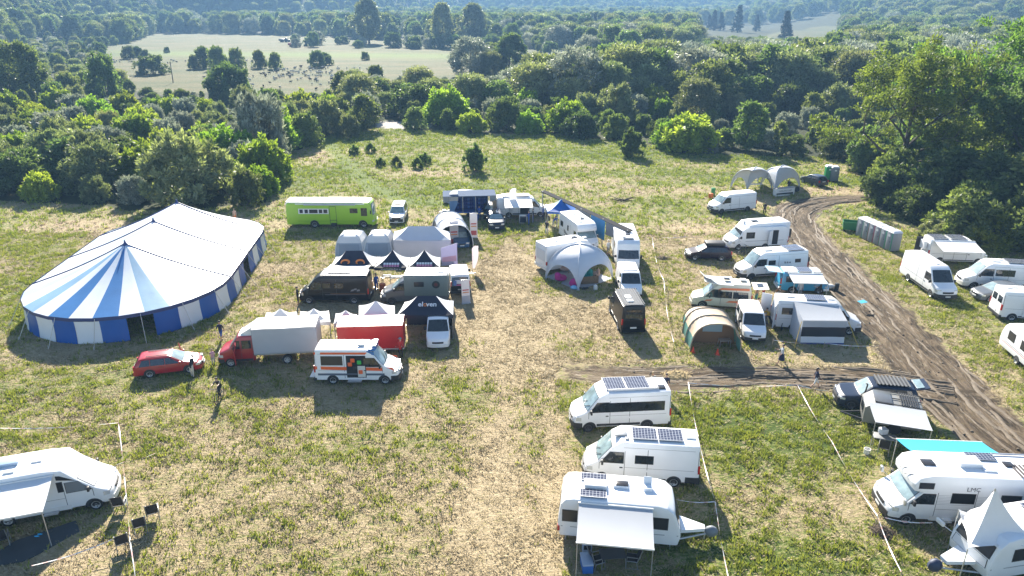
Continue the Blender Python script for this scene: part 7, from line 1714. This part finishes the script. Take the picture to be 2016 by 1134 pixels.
for s in (1,-1): mb=MB(); mb.tube([(s*.3,-.2,.72),(s*.3,.2,.0)],.012,5); mb.build('leg',STEEL,t)
g=G(1646,571); mb=MB(); mb.cbox((0,0,.35),(.35,.35,.7),0,0,.06); tag(mb.build('rucksack',CB,None,loc=(g.x,g.y,0)),'black rucksack on the grass right of the light blue van','rucksack')
g=G(1633,567); mb=MB(); mb.ell((0,0,.18),(.42,.30,.22),12,8); mb.ell((.3,.1,.12),(.25,.25,.15),10,6); tag(mb.build('white_bag',WHITE2,None,loc=(g.x,g.y,0)),'white bag lying at the nose of the light blue van','bag')
g=G(754,576); mb=MB(); mb.lathe([(.28,0),(.30,.05),(.30,.85),(.27,.90),(.001,.90)],16); tag(mb.build('orange_barrel',mat('barrel_orange',(.50,.11,.03),.55),None,loc=(g.x,g.y,0)),'orange drum between the black and the grey camper','barrel')
table('bar_table','small table with white top between black and grey camper',G(762,560),0,.8,.6,.9,WHITE2); table('bar_table','round-looking white table behind the grey camper cab',G(782,560),.2,1.3,.7,.8,WHITE2)
g=G(1030,439.5); t=thing('display_cabinet','white framed dark cabinet under the white van awning','cabinet',(g.x,g.y+.3,0)); mb=MB(); mb.cbox((0,0,.5),(.95,.6,1.0),0,0,.03); mb.build('cabinet_body',WHITE2,t); mb=MB(); mb.cbox((0,-.31,.48),(.8,.03,.8),0,0,.01); mb.build('cabinet_door',NAVYP,t)
# bike racks on the ground
bicycle('bicycle leaning at the front of the caravan with the open door',G(1462,501),R(25)); bicycle('bicycle standing behind the open rear doors of the silver camper',G(1541,646),R(60))
# hay heaps and dirt heaps
def heap(label,px,py,rx,ry,rz,m,nm,cat):
    g=G(px,py); r=random.Random(px); mb=MB()
    def f(u,v):
        a=2*math.pi*u; k=.75+.35*r.random(); return Vector((math.cos(a)*rx*(1-v)*k,math.sin(a)*ry*(1-v)*k,rz*(v**.7)*(.8+.3*r.random())-.04))
    mb.grid(f,16,5,0)
    for _ in range(160):
        a=r.random()*6.28; q=r.random()**.5; p=Vector((rx*q*math.cos(a),ry*q*math.sin(a),rz*(1-q)*.9+.02)); d=Vector((r.uniform(-1,1),r.uniform(-1,1),r.uniform(-.2,.5)))*.3; s=Vector((-d.y,d.x,0)).normalized()*.03; mb.add([p-s,p+s,p+d],[(0,1,2)])
    tag(mb.build(nm,m,None,loc=(g.x,g.y,0),ang=80),label,cat)
HAY=mat('hay',(.36,.27,.13),.9,var=.25,vscale=6,bump=.6,bscale=14); SOIL=mat('dark_soil',(.07,.05,.032),.95,var=.3,vscale=6,bump=.6,bscale=10)
heap('loose heap of hay on the muddy cross track',1332,738,1.2,.7,.28,HAY,'hay_heap','hay heap'); heap('dark heap of hay on the tape by the large motorhome',1737,1048,.65,.6,.35,SOIL,'hay_heap','hay heap'); heap('dark earth heap left of the plum estate car',1307,509,.8,.5,.25,SOIL,'earth_heap','earth heap')
# tapes
post_line('barrier_tape','barrier tape along the right side of the centre vans',[(1353,770),(1372,880),(1405,1010),(1432,1170)])
post_line('barrier_tape','barrier tape from the caravan to the centre tape line',[(1326,1005),(1404,1010)],posts=False)
post_line('barrier_tape','long barrier tape across the right pitch by the large motorhome',[(1567,776),(1634,890),(1722,1038),(1768,1150)])
post_line('barrier_tape','barrier tape along the lower edge of the muddy cross track',[(1288,770),(1353,772),(1567,776),(1656,790)],posts=False)
post_line('barrier_tape','barrier tape from the hay heap under the large motorhome',[(1737,1042),(1830,1052)],posts=False)
post_line('barrier_tape','barrier tape beyond the camping chairs at left',[(238,852),(-30,862)])
post_line('barrier_tape','upright barrier tape line between the camping chairs',[(238,853),(250,960),(262,1090),(275,1180)])
post_line('barrier_tape','short barrier tape from the motorhome nose to the right',[(207,938),(250,930),(310,913)],posts=False)
post_line('barrier_tape','barrier tape at the bottom left picture edge',[(70,1138),(228,1085)],posts=False)
post_line('barrier_tape','barrier tape left of the plum estate car',[(1283,478),(1292,530),(1306,566)]); post_line('barrier_tape','barrier tape from the stake to the plum estate car',[(1283,478),(1350,478),(1400,477)],posts=False); post_line('barrier_tape','barrier tape beside the tunnel tent',[(1306,566),(1312,630),(1325,690)])
post_line('barrier_tape','dark and white tape before the awning tent',[(1519,686),(1620,692),(1735,697)]); 
post_line('signpost','short stake with a small white sign left of the centre vans',[(1122,783),(1122.3,783.3)],.9,'stake')
# people
DN=R(-90)
person('man in dark shirt and blue shorts walking beside the marquee',G(437,670),R(-100),'walk',CNV,CBL,shorts=True)
person('man in black top and pale trousers leaning over the red car',G(380,743),R(85),'lean',CB,CBE,HAIRG,sleeve='long')
person('child in pale pink clothes standing in front of the red car',G(421,718),R(-80),'stand',CPK,CGB,HAIRB,h=1.3,longhair=True)
g=G(433,787); bicycle('dark bicycle ridden towards the camera on the grass',g,R(-88)); person('cyclist in black riding towards the camera',g+Vector((.01,.28,0)),R(-88),'cycle',CB,CB,z=.14)
person('man in black standing at the nose of the black camper',G(588,600),R(10),'hold',CB,CB,shorts=True)
person('paramedic in red and yellow jacket standing beside the red trailer',G(790,706),R(-100),'hold',CRD,CB,sleeve='long',hat=CGY); 
person('woman in pale top and dark skirt walking below the tunnel tent',G(1537,717),R(170),'walk',CGB,CB,HAIRD,skirt=CNV,h=1.68,arms=(10,40,30,60))
person('woman in navy top and white shorts walking on the muddy cross track',G(1604,765),R(-10),'walk',CNV,CW,HAIRD,shorts=True,longhair=True,h=1.68)
person('fair haired person half hidden behind the tinted glass camper van',G(1283,777),R(-60),'stand',CBE,CGY,HAIRB,longhair=True); person('dark haired person half hidden behind the tinted glass camper van',G(1309,780),R(-100),'stand',CNV,CGY,HAIRD)
person('man in black hoodie standing near the white delivery van',G(1504,424),R(70),'stand',CB,CB,sleeve='long')
person('red haired woman in red top and black leggings by the cream van',G(1501,592),R(200),'hold',CRD,CB,mat('red_hair',(.20,.05,.02),.6),longhair=True,h=1.66)
person('bare-armed person in teal shorts behind the cream van tailgate',G(1487,597),R(20),'stand',mat('cloth_skin_tone',(.5,.33,.24),.7),CTQ,shorts=True)
person('person in mustard shirt sitting behind the white van',G(1513,632),R(200),'crouch',CYL,CGY); person('dark clothed person sitting on the grass beside the white van',G(1497,620),R(-20),'crouch',CNV,CNV); person('person in dark clothes sitting at the tail of the cream van',G(1484,612),R(0),'crouch',CB,CGY)
person('person in brown shirt crouching beside the light blue van',G(1526,585),R(-40),'crouch',cloth('brown',(.20,.12,.06)),CBE)
person('person in black vest standing under the light blue van awning',G(1612,589),R(150),'hold',CB,CB,arms=(40,30,60,70)); person('person in pale shirt hidden under the light blue van awning',G(1573,586),R(90),'stand',CGB,CGY)
person('person in white shirt standing beside the low profile motorhome',G(1197,503),R(-60),'stand',CW,CGY,HAIRB,shorts=True,hat=CBE)
person('man in black shirt and pale trousers near the blue canopy',G(1076,462),R(80),'stand',CB,CGB); person('person in blue shirt leaning over by the motorhome corner',G(1089,450),R(-30),'lean',CBL,CBE,shorts=True); person('person in pale blue top standing under the blue canopy',G(1096,447),R(200),'hold',cloth('sky',(.2,.36,.55)),CBE)
person('person in blue overalls beside the white cabinet',G(1041,443),R(180),'hold',CBL,CBL,sleeve='long'); person('person in dark blue clothes under the white van awning',G(1049,438),R(190),'stand',CNV,CBL); person('person in blue jacket at the cab of the white awning van',G(1069,433),R(180),'stand',CBL,CNV,sleeve='long')
person('man in blue clothes standing in the blue exhibition trailer',G(944,432),R(-60),'hold',CBL,CBL); person('person in blue standing between the two campers',G(742,573),R(-60),'stand',CBL,CBL,sleeve='long'); person('paramedic in orange standing inside the ambulance doorway',G(697,752),R(90),'hold',COR,CRD,sleeve='long',z=.35) if 0 else None
person('bare chested person standing behind the marquee',G(464,438),R(-90),'stand',mat('cloth_skin_tone',(.5,.33,.24),.7),COR,shorts=True)
person('person in dark clothes behind the lettered counter',G(1551,377),R(-90),'hold',CB,CGY); 
# far meadow: sheep, poles, tractors
WOOL=mat('wool',(.52,.48,.40),.9,var=.15,vscale=8,bump=.5,bscale=20); DWOOL=mat('dark_wool',(.06,.05,.045),.9,var=.15)
def sheep_proto(m,lb):
    mb=MB(); mb.ell((0,0,.62),(.50,.24,.27),12,8); mb.tube([(.42,0,.70),(.58,0,.82),(.70,0,.80),(.80,0,.70)],[.16,.12,.10,.06],8)
    for x in (.30,-.32):
        for s in (1,-1): mb.tube([(x,s*.13,.55),(x+.02,s*.13,.28),(x,s*.13,0)],[.075,.045,.04],6)
    for s in (1,-1): mb.ell((.63,s*.12,.84),(.03,.08,.03),6,4)
    mb.tube([(-.48,0,.66),(-.58,0,.50)],[.06,.03],6)
    return tag(mb.build('sheep',m,ang=None),lb,'sheep','sheep grazing in the far meadow')
SH=[sheep_proto(WOOL,'pale sheep grazing in the far meadow'),sheep_proto(DWOOL,'dark sheep grazing in the far meadow')]
SH[1]['group']='dark sheep grazing in the far meadow'
r=random.Random(42); n=0; used=[False,False]
while n<190:
    q=r.random()
    if q<.55: px,py=r.gauss(610,60),r.gauss(146,9)
    elif q<.8: px,py=r.uniform(210,500),r.gauss(121,4)
    else: px,py=r.uniform(430,660),r.gauss(155,10)
    if not (118<py<178): continue
    g=G(px,py)
    if not inpoly(np.array([g.x]),np.array([g.y]),MEADOW)[0]: continue
    k=0 if r.random()<.62 else 1
    o=SH[k] if not used[k] else SH[k].copy()
    if used[k]: C.objects.link(o)
    used[k]=True; o.location=(g.x,g.y,0); o.rotation_euler=(0,0,r.random()*6.28); s=r.uniform(.85,1.1); o.scale=(s,s,s); n+=1
for px,py,hp,lb in ((341,163,40,'leaning wooden pole in the sheep meadow'),(843,156,22,'thin pole with crossbar behind the willow clump'),(455,137,16,'thin white post before the bushy tree row'),(1053,140,30,'thin pole at the far bank of the meadow')):
    g=G(px,py); zc=g.y*cP+HC*sP; h=hp*zc/F; mb=MB(); mb.tube([(0,0,-.2),(.15,0,h)],[.16,.12],6); mb.cbox((.13,0,h*.93),(1.6,.1,.1)); tag(mb.build('utility_pole',BARK,None,loc=(g.x,g.y,0)),lb,'pole')
for px,py,lb,m in ((565,83,'dark farm wagon in the far meadow',DKGREY),(585,92,'dark red tractor with trailer in the far meadow',RED)):
    g=G(px,py); t=thing('farm_tractor',lb,'tractor',(g.x,g.y,0),R(-5)); mb=MB(); mb.cbox((1.2,0,1.3),(2.2,1.1,1.1),0,0,.1); mb.cbox((-.4,0,2.0),(1.5,1.5,1.8),0,0,.15); mb.cbox((-3.6,0,1.6),(4.0,2.2,1.4),0,0,.1); mb.build('body',m,t)
    for x,q in ((1.7,.55),(-.5,.9),(-4.2,.5),(-3.0,.5)):
        for s in (1,-1): mb=MB(); mb.lathe([(.1,0),(q*.9,0),(q,.08),(q,.4),(q*.9,.45),(.1,.45)],16,0,lambda a,b,c_:(x+a,s*(1.2-c_),q+b)); mb.build('wheel',RUBBER,t)
# ---------------------------------------------------------------- haze, sky, sun, camera
HAZE=.00036; EXPO=2.0
mb=MB(); mb.box(-3000,3000,-320,4800,-3.0,285.0)
hz=mb.build('haze',[],ang=None); hz.data.materials.clear()
hm=bpy.data.materials.new('haze_air'); hm.use_nodes=True; nt=hm.node_tree
for nd in list(nt.nodes):
    if nd.type!='OUTPUT_MATERIAL': nt.nodes.remove(nd)
pv=nt.nodes.new('ShaderNodeVolumePrincipled'); pv.inputs['Color'].default_value=(.34,.62,1.,1); pv.inputs['Density'].default_value=HAZE; pv.inputs['Anisotropy'].default_value=.0
nt.links.new(pv.outputs[0],nt.nodes['Material Output'].inputs['Volume']); hz.data.materials.append(hm); tag(hz,'thin blue summer haze over the valley','haze',kind='stuff')
sc=bpy.context.scene
EL,AZ=R(30.5),R(-11)
w=bpy.data.worlds.new('World'); sc.world=w; w.use_nodes=True; N=w.node_tree.nodes; bg=N['Background']; sky=N.new('ShaderNodeTexSky'); sky.sky_type='NISHITA'; sky.sun_disc=False; sky.sun_elevation=EL; sky.sun_rotation=AZ; sky.dust_density=.6; sky.air_density=.75; sky.altitude=500
w.node_tree.links.new(sky.outputs[0],bg.inputs['Color']); bg.inputs['Strength'].default_value=.06
sd=bpy.data.lights.new('sun','SUN'); sd.energy=5.0; sd.angle=R(.53); sd.color=(1.,.93,.81); so=bpy.data.objects.new('sun',sd); C.objects.link(so)
sv=Vector((math.sin(AZ)*math.cos(EL),math.cos(AZ)*math.cos(EL),math.sin(EL))); so.rotation_euler=(-sv).to_track_quat('-Z','Y').to_euler(); so.location=sv*100
cd=bpy.data.cameras.new('camera'); cd.sensor_width=36; cd.lens=36*F/2016; cd.clip_end=12000; cd.clip_start=.5; co=bpy.data.objects.new('camera',cd); C.objects.link(co); co.location=(0,0,HC); co.rotation_euler=(R(90)-PITCH,0,0); sc.camera=co
sc.view_settings.view_transform='Standard'; sc.view_settings.look='None'; sc.view_settings.gamma=1; sc.view_settings.exposure=EXPO
cy=sc.cycles; cy.use_denoising=True; cy.max_bounces=7; cy.diffuse_bounces=2; cy.glossy_bounces=3; cy.transmission_bounces=3; cy.volume_bounces=0; cy.transparent_max_bounces=6; cy.caustics_reflective=False; cy.caustics_refractive=False; cy.sample_clamp_indirect=6
sc.render.use_persistent_data=False
